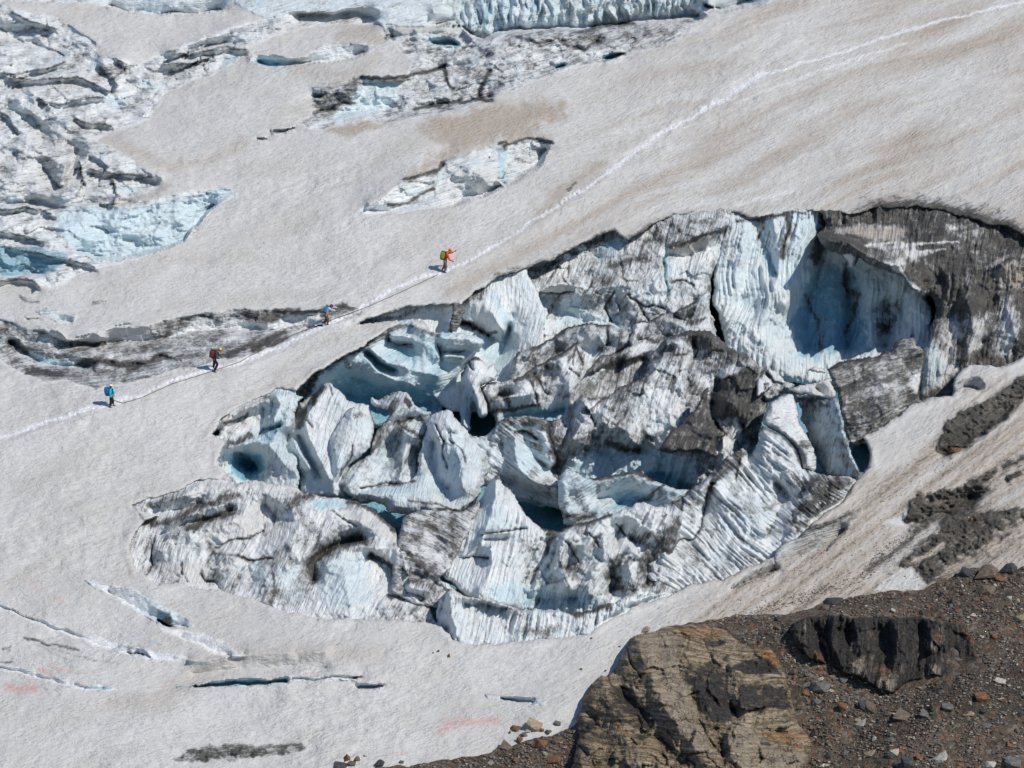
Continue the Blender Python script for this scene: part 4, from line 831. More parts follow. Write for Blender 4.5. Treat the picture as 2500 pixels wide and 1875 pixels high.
serac('serac', 'layered shell of grey ice leaning below the long cliff', 'serac',
      'b 1360,1200 1385,1130 1400,1075 1450,1050 1520,1042 1620,1005 1700,978 1800,945 1860,915 1930,860 1980,815 2000,850 2000,1000 2035,1120 2060,1200 1900,1400 1500,1650 1000,1700 950,1600 1000,1480 1060,1400 1150,1310 1300,1290 1370,1230', -2.2, -7.2, E=1.6, R=14, T=2.0, dirt=0.42, blue=0.08, lump=0.6, flute=(72, 13, 0.22), lam=0.002,
      curves=((0.9, 'b 1420,1070 1600,1020 1800,960 1960,850'), (-0.7, 'b 1720,1010 1850,1060 1980,1000'), (0.7, 'b 1700,1060 1850,1110 2010,1080'), (-0.9, 'b 1450,1200 1600,1170 1700,1160'), (1.1, 'b 1060,1450 1200,1350 1350,1260 1500,1190'), (-1.0, 'b 1080,1550 1250,1450 1350,1360'), (0.8, 'b 1350,1360 1500,1280 1650,1250'), (-0.5, 'b 1380,1400 1500,1350')),
      fills=(('dirt', 0.10, 'b 1400,1080 1520,1050 1490,1130 1420,1160', 5), ('dirt', 0.12, 'b 1350,1330 1480,1190 1540,1180 1600,1230 1450,1320', 7), ('dirt', 0.12, 'b 1920,860 1985,820 1990,850 1850,950', 4), ('dirt', 0.12, 'b 1720,1060 1850,1110 1990,1000 2030,1120 1900,1130 1800,1140', 7)),
      lines=(('dirt', 0.95, 'b 1400,1075 1520,1045 1640,1000 1800,950 1900,890', 5), ('dirt', 0.9, 'b 1000,1480 1060,1400 1150,1310 1300,1290', 9), ('dirt', 0.9, 'b 1100,1480 1200,1400 1350,1360 1500,1340', 10), ('dirt', 0.7, 'b 1740,1020 1850,1070 1970,1030', 4), ('dirt', 0.75, 'b 1500,1190 1580,1210 1700,1170', 6)), seed=47)
serac('serac', 'blunt grey ice ridge with vertical ribs above a turquoise hollow', 'serac',
      'r 100,780 115,730 160,690 230,665 300,655 400,650 480,638 560,590 650,530 800,440 940,360 1050,290 1150,228 1180,260 1225,320 1240,400 1215,480 1195,560 1170,660 1145,760 1135,860 1150,980 1100,1100 700,1180 240,1180 235,1060 190,950 150,860', -1.2, -6.6, E=2.0, R=20, T=2.6, dirt=0.33, blue=0.08, lump=0.55, flute=(70, 24, 0.32), lam=0.002,
      curves=((1.2, 'r 180,710 300,690 450,680 650,570 900,420 1130,270'), (-0.6, 'r 300,830 450,800'), (0.8, 'r 230,880 400,850 700,800'), (-0.7, 'r 830,480 780,640 830,790'), (0.9, 'r 1100,380 1080,560 1050,780'), (-0.3, 'r 1170,450 1140,650'), (-1.2, 'r 300,1000 600,980 900,960'), (-2.4, 'r 400,1060 700,1040 1000,980')),
      fills=(('blue', 0.75, 'r 280,1060 450,985 720,965 1060,920 1110,990 900,1100 500,1150', 8), ('dirt', 0.05, 'r 280,1060 450,985 720,965 1060,920 1110,990 900,1100 500,1150', 8), ('dirt', 0.05, 'r 1020,500 1150,430 1180,560 1080,800 1000,780', 10), ('dirt', 0.62, 'r 820,430 1140,240 1090,330 980,400 830,460', 5), ('dirt', 0.1, 'r 430,700 650,660 720,900 560,960 440,900', 14), ('dirt', 0.05, 'r 700,900 1050,850 1100,900 900,960', 8)),
      lines=(('dirt', 0.95, 'r 480,640 650,532 800,442 940,362 1150,232', 7), ('dirt', 0.9, 'r 110,760 150,690 250,668', 6), ('dirt', 0.75, 'r 210,880 320,810 380,860 410,930', 6), ('dirt', 0.8, 'r 250,1000 450,965 600,945 720,930', 6), ('dirt', 0.8, 'r 500,640 660,600 720,640', 12)), cracks=('r 690,640 760,740 830,800', 'r 640,670 710,900', 'r 1150,300 1210,500', 'r 1150,270 1100,500', 'r 1060,540 1160,600'), seed=53)
serac('serac', 'massive hump of black and grey ice, the largest in the hole', 'serac',
      's -60,340 0,300 80,235 170,170 240,148 330,125 400,102 460,98 520,102 580,118 640,150 700,182 760,235 830,290 900,335 960,365 1010,400 1100,455 1200,525 1300,600 1390,640 1500,690 1480,780 1400,800 1250,880 1190,1100 1120,1250 1060,1480 1000,1700 700,1850 e 2000,800 1900,900 1500,900 1250,950 1000,860 990,560 1020,400 1080,250 r 1000,1040 1060,955 1110,905 1150,870 1200,790 1300,840 1450,845 1550,770 1600,720 1700,690 1830,630 1880,560', -1.8, -7.0, E=2.6, R=30, T=5.0, dirt=0.40, blue=0.10, lump=1.1, flute=(72, 22, 0.38), lam=0.0012, facet=0.4,
      curves=((1.6, 's 100,300 300,180 460,140 600,170 780,290 950,400 1150,540'), (-0.8, 's 420,220 430,380 400,480'), (1.2, 's 250,400 300,600 280,800'), (-1.0, 's 700,640 560,680 480,900 430,980'), (1.6, 's 730,640 900,540 1100,500'), (0.8, 's 800,900 950,800 1100,860'), (-1.8, 's 620,900 610,1080 700,1200'), (1.3, 's 900,1000 1000,1100 950,1200'), (-1.6, 's 960,1150 960,1350 1020,1420'), (1.0, 's 740,1280 700,1450'), (1.2, 'r 1200,880 1300,1000 1200,1100 1100,1300'), (-1.3, 'r 1050,1000 1080,1180 1000,1300'), (1.2, 'r 1500,800 1650,760 1800,700'), (0.9, 'r 1400,1000 1600,1150 1800,1350'), (-0.8, 'r 1250,950 1300,1050'), (-5.0, 'e 1100,560 1160,640 1230,710 1320,740'), (-5.6, 'e 1050,760 1300,820 1700,800 2150,850'), (-6.5, 'e 1050,880 1500,900 2000,870'), (-3.6, 'r 1150,1500 1400,1440 1700,1400 1900,1420'), (-4.6, 'e 1200,700 1500,640 1900,700 2150,760'), (1.0, 's 100,700 150,950 180,1150'), (0.2, 's 100,400 200,300')),
      fills=(('dirt', 0.9, 's 300,150 460,100 600,120 760,240 1000,400 850,480 700,420 480,300 330,200', 16), ('dirt', 0.92, 's 720,640 850,560 1000,490 1200,530 1080,640 1080,760 1190,840 1190,900 1100,1300 1020,1420 950,1150 850,1100 640,1050 650,760', 14), ('dirt', 0.5, 's 600,350 850,480 700,620 500,560', 18), ('dirt', 0.05, 's 700,560 850,510 870,560 750,630 640,640 600,720 520,720', 8),
             ('blue', 0.55, 'e 1130,620 1240,560 1500,460 1800,450 2000,500 2212,600 2150,780 1900,740 1600,680 1250,760', 12), ('dirt', 0.03, 'e 1130,620 1240,560 1500,460 1800,450 2000,500 2212,600 2150,780 1900,740 1600,680 1250,760', 12), ('blue', 0.9, 'e 1160,680 1250,720 1250,760 e 1950,620 2100,700 2200,720 2150,780 2000,740', 10), ('dirt', 0.05, 's 640,1280 760,1250 820,1330 680,1480 620,1420', 8), ('dirt', 0.15, 's 860,1120 940,1130 930,1300 850,1300', 8), ('blue', 0.5, 's 920,1130 990,1150 980,1300 1020,1430 930,1330', 6), ('dirt', 0.15, 'r 1150,900 1400,880 1450,1000 1200,1100', 14), ('dirt', 0.1, 's 0,600 200,700 250,1100 100,1300 -100,1200', 30)),
      lines=(('dirt', 0.95, 's 160,180 330,130 460,105 580,125 700,190 830,295', 8), ('dirt', 0.9, 'r 1550,770 1620,710 1720,680 1830,630', 6), ('dirt', 0.9, 'r 1290,840 1380,820 1440,850', 7), ('dirt', 0.95, 's 610,880 620,1080 700,1190', 7), ('dirt', 0.8, 'r 1500,1330 1600,1380 1800,1400', 12), ('dirt', 0.75, 'r 850,1080 860,1300 900,1450 930,1600', 16), ('dirt', 0.7, 'r 1860,1190 1900,1250', 8), ('dirt', 0.6, 's 640,520 820,450', 8)),
      cracks=('s 410,220 440,330 430,400', 's 940,1000 930,1100', 's 760,1240 700,1200 640,1110', 's 200,380 330,370', 'r 1450,850 1380,900 1290,980 1300,1010'), seed=59)
serac('serac', 'dark triangular fin of gravelly ice jutting left from the black hump', 'serac',
      's 10,1415 45,1370 100,1290 180,1210 280,1120 400,985 460,910 490,840 520,750 560,722 595,725 590,800 585,900 590,1000 605,1085 640,1140 700,1190 760,1250 700,1300 660,1400 690,1500 600,1500 480,1440 400,1440 300,1445 200,1440 120,1435 50,1430', 0.6, -3.6, E=1.2, R=14, T=1.6, dirt=0.74, blue=0.0, lump=0.6, flute=(60, 20, 0.2), lam=0.003, brown=0.2,
      curves=((0.7, 's 60,1390 280,1150 450,960 550,780'), (-0.6, 's 560,950 540,1100'), (0.7, 's 600,1130 560,1250')), lines=(('dirt', 0.98, 's 20,1400 180,1220 400,1000 490,850', 5), ('dirt', 0.98, 's 530,760 570,740 580,850', 12)), seed=61)
serac('ice_slab', 'shaded blue slab of ice under the flat white snow block', 'ice slab',
      's 1495,800 1540,790 1740,820 1860,870 1960,840 2000,950 2050,1200 f 1480,720 1530,830 1590,960 1600,1000 1570,1030 1480,1010 1400,985 1330,985 1260,920 1220,800 1170,640 1125,540 1140,470 1090,400', 0.6, -4.2, E=1.2, R=12, T=1.6, dirt=0.22, blue=0.5, lump=0.4, lam=0.0008, ru=2.8,
      curves=((-1.8, 'f 1140,480 1160,600 1230,760 1300,930'), (0.3, 'f 1300,420 1320,560 1350,750'), (2.0, 'f 1420,480 1470,650 1560,960')),
      fills=(('dirt', 0.6, 'f 1090,360 1300,380 1320,450 1200,530 1120,470', 10), ('dirt', 0.45, 'f 1400,420 1600,980 1560,1020 1450,900 1380,600', 12)), seed=67)
serac('serac', 'sunlit white wedge of ice standing between the black hump and the blue slab', 'serac',
      's 1170,1130 1185,1060 1200,960 1230,900 1290,850 1360,800 1440,785 1500,795 1535,870 1560,980 1575,1120 1620,1220 1700,1310 1725,1400 1735,1500 1735,1640 1700,1650 1600,1610 1560,1480 1520,1390 1400,1290 1280,1200', 0.8, -1.8, E=1.6, R=16, T=2.0, dirt=0.06, blue=0.06, lump=0.3, lam=0.002, streak=5, brown=0.05,
      curves=((0.8, 's 1250,900 1280,1050 1400,1200 1600,1400 1700,1580'), (0.4, 's 1480,820 1520,950 1600,1200')),
      fills=(('dirt', 0.35, 's 1520,1300 1700,1310 1720,1450 1600,1500', 10),), lines=(('dirt', 0.85, 's 1180,900 1280,850 1400,800', 8), ('dirt', 0.7, 's 1510,830 1560,960 1580,1130 1700,1310', 4), ('dirt', 0.6, 's 1580,1330 1680,1350', 8)), seed=71)
serac('ice_slab', 'dark tilted slab of striped dirty ice in front of the blue shadow', 'ice slab',
      'f 1310,150 1380,120 1480,90 1600,75 1700,55 1790,20 c 1180,1290 1220,1215 1280,1180 1370,1178 1385,1240 1430,1262 1465,1310 1450,1400 1430,1480 1410,1580 1400,1700 f 1950,500 1800,600 1650,720 1540,760 1480,720 1440,560 1400,420 1390,330 1345,220', -0.8, -3.6, E=1.6, R=14, T=2.0, dirt=0.58, blue=0.0, lump=0.6, flute=(22, 15, 0.40), lam=0.002, brown=0.2,
      curves=((0.8, 'f 1350,180 1600,100 1850,20'), (-0.8, 'f 1450,600 1550,680'), (0.8, 'f 1700,200 1800,350 1750,500'), (1.0, 'c 1300,1220 1420,1310'), (-0.4, 'c 1380,1500 1330,1600')),
      fills=(('dirt', 0.1, 'c 1330,1500 1420,1400 1410,1560 1370,1600 1320,1560', 5), ('dirt', 0.3, 'f 1640,330 1850,260 1900,300 1700,400', 10)), lines=(('dirt', 0.95, 'f 1330,150 1500,95 1700,60 1850,-10', 7), ('dirt', 0.95, 'c 1460,1310 1430,1450 1400,1620', 4)), seed=73)
serac('snow_slab', 'flat white snow slab bridging the gap to the dark striped slab', 'snow slab',
      's 1385,775 1450,735 1540,692 1620,685 1700,680 1790,650 1870,628 1900,665 1935,715 1950,790 1940,850 1880,885 1840,850 1740,832 1640,810 1500,790', 1.4, 0.6, E=0.9, R=10, T=1.4, dirt=0.02, blue=0.0, lump=0.25, lam=0.003, ice=0.0,
      curves=((0.6, 's 1450,750 1600,720 1860,650'), (0.5, 's 1690,720 1720,820'), (-0.7, 's 1740,740 1860,860')), seed=79)
serac('ice_boulder', 'small rounded white ice boulder perched above the flat snow slab', 'ice boulder',
      's 1630,548 1660,525 1720,506 1780,515 1815,540 1830,570 1812,600 1770,590 1740,598 1700,575', 1.4, 0.8, E=0.7, R=9, T=0.9, dirt=0.03, blue=0.0, lump=0.2, ice=0.3, seed=83)
serac('ice_boulder', 'pale angular ice block high on the right shoulder of the black hump', 'ice block',
      's 1200,528 1255,520 1320,565 1385,625 1392,680 1370,704 1320,698 1270,690 1250,640 1215,580', -1.5, -2.0, E=0.8, R=9, T=1.0, dirt=0.10, blue=0.0, lump=0.2, ice=0.7, lines=(('dirt', 0.8, 's 1210,540 1250,620 1270,690', 3),), seed=87)
serac('ice_boulder', 'pale cracked ice block just above the sunlit white wedge', 'ice block',
      's 1085,640 1140,590 1180,570 1210,600 1245,650 1262,700 1250,745 1200,780 1150,815 1100,832 1085,770', -1.2, -1.6, E=0.8, R=10, T=1.0, dirt=0.10, blue=0.0, lump=0.25, ice=0.6, cracks=('s 1180,690 1210,685', 's 1185,710 1195,740'), seed=89)
serac('serac', 'curled block of fluted blue ice with a black crest, in the centre of the hole', 'serac',
      'e 450,345 530,352 600,345 630,320 645,300 680,260 740,222 820,205 900,198 970,205 1040,232 1085,262 1090,360 1110,480 1135,570 1090,620 1150,690 1230,745 1300,800 1260,950 1000,900 820,860 700,800 600,760 520,700 470,600 430,480', 0.4, -4.8, E=2.4, R=24, T=3.0, dirt=0.24, blue=0.22, lump=0.55, flute=(-38, 15, 0.34), lam=0.0014,
      curves=((1.3, 'e 660,320 760,260 900,230 1030,260'), (-0.5, 'e 830,340 900,320 1000,380'), (1.4, 'e 815,340 820,450 840,600 930,700'), (-0.6, 'e 700,420 720,520'), (1.2, 'e 1040,280 1060,400 1100,560'), (-0.9, 'e 880,420 980,520 1060,640'), (1.0, 'e 860,560 960,700 1100,740 1200,800'), (-1.6, 'e 750,700 900,800 1100,860')),
      fills=(('dirt', 0.72, 'e 700,240 820,205 970,205 1085,262 1080,320 960,290 830,290 720,280', 8), ('dirt', 0.05, 'e 1000,340 1060,320 1070,420 1120,560 1060,540', 6), ('blue', 0.45, 'e 800,440 900,420 1050,600 1080,640 950,660 840,600', 10), ('dirt', 0.45, 'e 950,680 1200,720 1260,820 1200,860 1050,800', 9)), lines=(('dirt', 0.95, 'e 1085,300 1100,450 1140,590', 9), ('dirt', 0.6, 'e 620,400 660,290 740,230', 4)), cracks=('e 810,340 900,325 970,370', 'e 1090,625 1150,690 1200,730'), seed=97)
serac('serac', 'wavy arched ice ridge with a black rim over a turquoise hollow', 'serac',
      'e 1140,700 1160,650 1200,615 1260,610 1310,650 1350,680 1420,672 1500,660 1600,648 1700,640 1780,636 1800,610 1810,650 1880,690 1950,715 2020,750 2090,768 2160,775 2150,840 2080,900 2050,1000 1700,1050 1300,1100 1180,1040 1150,900', 1.0, -2.6, E=2.0, R=20, T=2.4, dirt=0.20, blue=0.38, lump=0.6, flute=(35, 16, 0.24), lam=0.0015,
      curves=((1.2, 'e 1280,760 1400,700 1600,665 1780,655 1900,710 2080,780'), (-1.6, 'e 1450,850 1600,800 1700,790 1800,830'), (0.3, 'e 1900,760 1980,820 2080,830'), (-2.4, 'e 1600,890 1750,850 1850,850'), (0.3, 'e 1300,900 1450,940 1600,930')),
      fills=(('blue', 0.75, 'e 1600,840 1720,780 1850,800 1880,860 1800,900 1650,930 1560,920', 8), ('dirt', 0.3, 'e 1240,800 1350,720 1380,900 1300,950', 10), ('dirt', 0.35, 'e 1900,740 2120,800 2040,880 1900,850', 8)), lines=(('dirt', 0.95, 'e 1400,685 1500,668 1640,655 1780,650 1870,690', 6), ('dirt', 0.8, 'e 1150,960 1300,1000 1420,965', 9), ('dirt', 0.7, 'e 1850,860 1880,780 1960,740', 4)), seed=101)
serac('serac', 'wide fan of fluted grey ice on the right, ribs running down to the lower right', 'serac',
      's 905,1375 940,1370 980,1400 1030,1450 1070,1400 1100,1300 1130,1170 1180,1135 1280,1190 1400,1280 1520,1380 1570,1480 1600,1590 f 1140,910 1240,965 1330,975 1420,968 1520,990 1565,1020 1540,1060 1400,1180 1250,1320 1100,1470 950,1600 760,1800 350,1880 0,1880 -100,1780 -100,1560 -60,1400 -20,1250 40,1200 130,1180 200,1150 250,1110 300,1050 380,1000 450,930 560,850', 1.8, -3.0, E=2.4, R=26, T=5.0, dirt=0.22, blue=0.12, lump=0.8, flute=(-42, 15, 0.42), lam=0.0012,
      curves=((1.4, 's 1160,1180 1300,1280 1450,1400 1560,1560'), (1.6, 'f 640,790 520,920 420,1030 300,1120 220,1200 150,1400 60,1600'), (-0.9, 'f 720,830 640,1000 560,1100'), (1.2, 'f 850,720 900,850 1000,950 1080,1050'), (-1.3, 'f 440,1050 400,1200 330,1400'), (0.9, 'f 420,1060 600,1180 760,1320 860,1450'), (-1.2, 'f 980,1080 1020,1150 940,1280 860,1450'), (1.3, 'f 1400,990 1250,1100 1120,1250 1050,1400'), (-0.6, 'f 100,1500 250,1480 350,1400'), (0.6, 'f 60,1560 150,1640')),
      fills=(('dirt', 0.72, 'f 1110,1010 1250,980 1400,975 1540,1010 1300,1240 1100,1420 1050,1350 1100,1180', 14), ('dirt', 0.7, 'f 440,940 640,770 700,800 640,930 500,1010 420,1040', 9), ('dirt', 0.68, 'f -60,1400 60,1220 240,1110 200,1250 120,1480 -40,1600', 14), ('dirt', 0.4, 'f 250,1050 420,1000 400,1100 230,1150', 9), ('blue', 0.25, 'f 700,1150 900,1250 750,1450 650,1350', 20), ('brown', 0.15, 'f 60,1560 200,1480 400,1500 350,1700 50,1700', 12)),
      lines=(('dirt', 0.8, 'f 830,600 950,660 1080,770 1130,880 1180,940', 5), ('dirt', 0.9, 'f 1400,1000 1420,970', 4)), cracks=('f 430,1040 400,1200 360,1380 290,1470 180,1480', 'f 660,780 640,900 620,1010', 'f 230,1150 170,1330 120,1480'), seed=103)
serac('serac', 'grey and white crumpled ice face with deep curved folds, low in the hole', 'serac',
      'e 1150,1085 1250,1055 1290,1035 1400,1000 1500,968 1600,935 1690,915 1740,885 1800,872 1880,895 1960,900 2060,880 2120,960 2080,1180 2000,1350 1990,1500 2150,1560 2300,1640 1900,1700 1500,1780 900,1800 700,1720 650,1500 720,1250 850,1120 1000,1070', 2.4, -3.8, E=2.2, R=24, T=4.0, dirt=0.24, blue=0.10, lump=0.9, flute=(68, 24, 0.42), lam=0.0013, facet=0.4,
      curves=((1.2, 'e 1300,1060 1500,1000 1700,950 1800,900 1950,930'), (-1.0, 'e 1050,1130 1060,1250 950,1400 880,1500'), (1.4, 'e 1200,1120 1150,1300 1200,1450 1250,1550'), (-0.9, 'e 1270,1250 1200,1400'), (1.2, 'e 1480,1100 1500,1300 1400,1450 1380,1580'), (-1.0, 'e 1640,1050 1600,1200'), (1.0, 'e 1680,1220 1780,1300'), (-0.8, 'e 1700,1160 1850,1200 1760,1260'), (0.9, 'e 1850,1000 1900,1150'), (-1.3, 'e 1560,1400 1560,1550'), (1.2, 'e 1680,1330 1720,1500'), (-1.2, 'e 1850,1350 1830,1520'), (-1.8, 'e 700,1600 1000,1620 1300,1620')),
      fills=(('dirt', 0.72, 'e 1500,1400 1580,1290 1680,1280 1800,1300 1850,1200 2000,1050 2100,1000 2060,1250 1950,1400 1950,1500 1700,1560 1500,1540', 16), ('dirt', 0.12, 'e 1620,1340 1760,1320 1760,1500 1640,1500', 10), ('dirt', 0.6, 'e 1030,1080 1180,1090 1120,1180 1050,1220', 9), ('blue', 0.6, 'e 640,1530 900,1510 1150,1570 1350,1560 1500,1640 1500,1700 700,1720', 14), ('dirt', 0.55, 'e 1140,1330 1300,1310 1300,1400 1200,1440', 12), ('dirt', 0.05, 'e 1650,1190 1750,1180 1830,1220 1780,1300 1690,1270', 6), ('dirt', 0.02, 'e 1500,960 1780,880 1980,910 1850,1020 1600,1100 1400,1100', 14)),
      lines=(('dirt', 0.95, 'e 1050,1075 1160,1085 1290,1045 1420,1005 1550,960', 7), ('dirt', 0.7, 'e 1850,1120 1800,1180 1700,1160', 8)), cracks=('e 1210,1180 1300,1290 1310,1330', 'e 1390,1120 1480,1220', 'e 1600,1030 1660,1130'), seed=107)
serac('serac', 'white ribbed ice pyramid with steps of meltwater flutes, front and centre', 'serac',
      'e 680,640 700,680 740,740 800,810 850,900 900,965 960,1020 1030,1070 1045,1100 1000,1200 920,1380 880,1520 900,1700 600,1720 480,1640 380,1560 250,1440 240,1390 330,1310 350,1190 400,1060 450,960 520,880 560,830 590,750 640,690', 2.8, -2.6, E=2.0, R=22, T=4.0, dirt=0.10, blue=0.12, lump=0.4, flute=(78, 13, 0.30), lam=0.0012,
      curves=((1.5, 'e 680,680 660,850 620,1000 560,1150'), (-0.4, 'e 620,720 560,900 430,1060'), (0.6, 'e 780,850 900,990 1010,1090'), (0.4, 'e 560,1120 740,1110 1000,1080'), (-0.7, 'e 580,1160 760,1150'), (1.2, 'e 640,1220 620,1400 560,1600'), (-0.9, 'e 380,1300 600,1310'), (0.8, 'e 800,1200 780,1400')),
      fills=(('dirt', 0.6, 'e 640,680 690,640 720,700 680,700', 4), ('blue', 0.3, 'e 560,880 700,900 750,1050 620,1080 480,1000', 12), ('blue', 0.5, 'e 650,1500 900,1500 900,1700 640,1660', 12), ('dirt', 0.35, 'e 850,1150 1030,1090 950,1350 870,1450', 10)), lines=(('dirt', 0.85, 'e 850,900 920,975 1030,1070', 4), ('dirt', 0.6, 'e 560,840 480,950 400,1100 350,1200', 5)), cracks=('e 600,1110 780,1095 900,1075', 'e 400,1310 600,1300'), seed=109)
serac('ice_slab', 'smooth dusty grey ice slope between the left hump and the white pyramid', 'ice slab',
      'e -60,1000 0,950 60,938 130,925 200,915 290,915 340,935 400,938 470,905 520,870 560,850 540,950 480,1080 400,1250 330,1380 240,1450 480,1640 420,1720 200,1700 0,1660 -150,1560 -120,1250', 1.8, -2.0, E=1.0, R=14, T=3.0, dirt=0.36, blue=0.04, lump=0.5, flute=(-28, 18, 0.12), lam=0.002, brown=0.12,
      curves=((0.6, 'e 0,980 150,950 300,950 400,960 500,920'), (-0.6, 'e 150,1200 250,1300 330,1300'), (0.5, 'e 60,1350 200,1420 260,1500'), (-0.5, 'e 100,1500 250,1560 330,1600')),
      fills=(('dirt', 0.6, 'e -60,1250 100,1330 260,1450 220,1560 60,1540 -80,1400', 14), ('dirt', 0.1, 'e 300,1380 480,1560 420,1640 260,1460', 8)), lines=(('dirt', 0.9, 'e 230,935 300,920 380,940 480,890', 5), ('dirt', 0.7, 'e 320,1000 340,1150 330,1280', 9), ('dirt', 0.8, 'e -60,1240 60,1330 100,1345', 7), ('dirt', 0.7, 'e 60,1560 100,1450 180,1380', 8)), seed=113)
serac('serac', 'broad low hump of striped grey ice, leftmost in the hole, with a flat snowy top', 'serac',
      'd 40,430 100,380 200,350 400,315 560,262 640,245 830,180 880,232 960,228 1100,232 1200,250 1300,268 1380,300 1420,335 1500,348 1600,362 1700,372 1800,392 1900,430 1990,480 2060,545 2110,610 2160,690 2212,765 o 1000,110 1100,140 1180,160 1230,240 1180,350 1120,450 1200,560 1240,640 1050,640 800,620 400,600 100,560 -50,470 d 1300,1280 1000,1170 700,1110 560,1110 440,1060 330,1050 250,1075 160,990 100,960 50,760 70,630 150,545 260,500 160,500 90,460', 0.25, -2.2, E=0.9, R=14, T=5.0, dirt=0.28, blue=0.06, lump=0.8, flute=(66, 15, 0.13), lam=0.0010, streak=None,
      curves=((0.9, 'd 300,400 500,340 800,280 1100,260 1350,310'), (-0.8, 'd 230,470 420,460 600,400'), (0.6, 'd 360,560 520,500 700,440 900,380'), (-0.9, 'd 250,660 500,560 700,520 850,450'), (0.7, 'd 350,640 650,600 900,520 1060,360'), (1.2, 'd 1150,350 1250,400 1400,470 1600,480 1850,560 2000,680'), (-1.0, 'd 1100,420 1180,520 1080,620'), (-0.6, 'd 1090,640 900,700 700,740 400,730'), (0.7, 'd 260,780 500,760 700,780 850,830'), (-0.8, 'd 230,640 215,780 240,900'), (1.3, 'd 1400,520 1300,700 1250,900'), (0.9, 'd 1700,560 1500,700 1350,850'), (-1.9, 'd 1840,680 1600,740 1480,860 1470,1000'), (1.2, 'd 1560,880 1680,780 1820,720 1950,760'), (0.9, 'd 1700,800 1720,1000 1750,1200'), (0.3, 'd 1550,900 1560,1100'), (-1.4, 'd 1900,800 2050,900 2212,980'), (1.0, 'd 2000,640 2150,780 o 950,260 1100,300'), (-0.9, 'o 780,320 900,350 1020,370 1120,430 1170,540'), (0.6, 'o 700,420 850,470 1000,460'), (-0.9, 'd 960,860 1000,1000'), (0.8, 'd 1100,900 1120,1080'), (-1.6, 'd 640,1030 720,1010 760,1060'), (0.7, 'd 450,900 500,1000')),
      fills=(('ice', 0.1, 'd 640,250 880,235 1100,235 1380,300 1420,335 1200,330 1000,290 800,300 500,370 480,360', 10), ('dirt', 0.08, 'd 640,250 880,235 1100,235 1380,300 1420,335 1200,330 1000,290 800,300 500,370', 8), ('ice', 0.1, 'd 1360,460 1600,480 1850,440 1960,480 2080,620 2180,760 1900,640 1800,580 1600,480', 8), ('dirt', 0.08, 'd 1360,460 1600,480 1850,440 1960,480 2080,620 2180,760 1900,640 1800,580', 8), ('blue', 0.6, 'd 1440,390 1700,385 1740,430 1500,465', 4), ('dirt', 0.0, 'd 1440,390 1700,385 1740,430 1500,465', 4),
             ('brown', 0.3, 'd 620,580 900,500 1100,370 1120,440 1060,600 960,680 700,740 600,720', 10), ('dirt', 0.05, 'd 500,640 900,480 1060,380 1080,500 1060,600 960,680 700,740 560,720', 12), ('dirt', 0.1, 'd 1500,900 1680,780 1820,730 1980,800 2212,960 o 700,400 700,480 200,500 d 1500,1280', 14), ('blue', 0.28, 'd 1500,900 1680,780 1900,800 1900,1200 1550,1200', 20), ('blue', 0.6, 'd 1010,840 1060,860 1080,960 1020,1000', 6), ('blue', 0.5, 'd 1140,900 1240,900 1230,1060 1160,1060', 8), ('blue', 0.22, 'd 900,900 1400,900 1400,1150 1000,1100', 16), ('brown', 0.32, 'd 280,900 430,880 620,830 700,960 600,1050 450,1020 330,1030', 10), ('dirt', 0.08, 'd 280,900 430,880 620,830 660,960 600,1040 450,1000 330,1030', 8), ('dirt', 0.5, 'd 100,420 400,340 480,370 300,440 180,460', 8),
             ('dirt', 0.55, 'o 780,120 1000,150 1180,200 1150,330 1000,240 850,200', 14)),
      lines=(('dirt', 0.75, 'd 160,560 300,560 450,500 600,430 900,340', 9), ('dirt', 0.85, 'd 500,600 640,540 820,470', 12), ('dirt', 0.95, 'd 1840,690 1650,720 1520,800 1450,880 1470,1000', 13), ('dirt', 0.85, 'd 1750,390 1900,440 2020,520 2100,620 2212,760', 7), ('dirt', 0.9, 'o 640,20 780,90 900,160 980,200', 8), ('dirt', 0.9, 'o 800,325 950,350 1020,375 1130,430 1165,530', 6), ('dirt', 0.7, 'd 1280,430 1340,360 1450,350', 14), ('dirt', 0.6, 'd 660,730 700,790 950,820 1000,850', 6), ('dirt', 0.7, 'd 1160,880 1170,1100', 3)),
      cracks=('d 250,650 225,740 225,880 170,960', 'd 700,740 850,700 980,680 1080,620', 'd 450,870 460,950', 'd 900,810 1000,845 1150,820', 'd 1620,480 1700,540 1810,580', 'd 600,930 640,1000 700,1010'), seed=127)
serac('ice_cliff', 'low curved front wall of vertically ribbed ice at the lower edge of the hole', 'ice wall',
      'o 1150,440 1180,350 1215,290 1250,262 1300,280 1380,320 1470,335 1600,365 1700,395 1830,432 1950,425 2080,432 2150,455 2212,462 g 60,448 150,470 240,455 340,400 450,375 560,345 640,312 760,300 900,300 900,420 600,560 300,680 0,740 o 2000,740 1500,790 1300,780 1200,680 1160,550', 0.6, -1.6, E=1.0, R=12, T=4.0, dirt=0.14, blue=0.14, lump=0.4, flute=(80, 12, 0.42), lam=0.002,
      curves=((0.8, 'o 1250,290 1400,350 1600,390 1850,450 2080,450 g 100,465 300,440 600,340'), (-0.9, 'o 1380,400 1560,410 1700,430'), (-1.6, 'o 1200,420 1170,520 1230,600'), (0.8, 'o 1260,320 1280,500 1320,650')),
      fills=(('dirt', 0.3, 'o 1250,262 1600,365 1830,432 2080,432 2080,455 1800,450 1560,400 1380,380', 6), ('ice', 0.3, 'o 1250,262 1600,365 1830,432 1800,450 1560,400 1300,330', 6)), lines=(('dirt', 0.9, 'g 180,480 300,440 430,400', 9), ('dirt', 0.5, 'o 1840,600 2000,620 2050,580', 14), ('dirt', 0.8, 'o 1230,260 1250,275', 5)), seed=131)
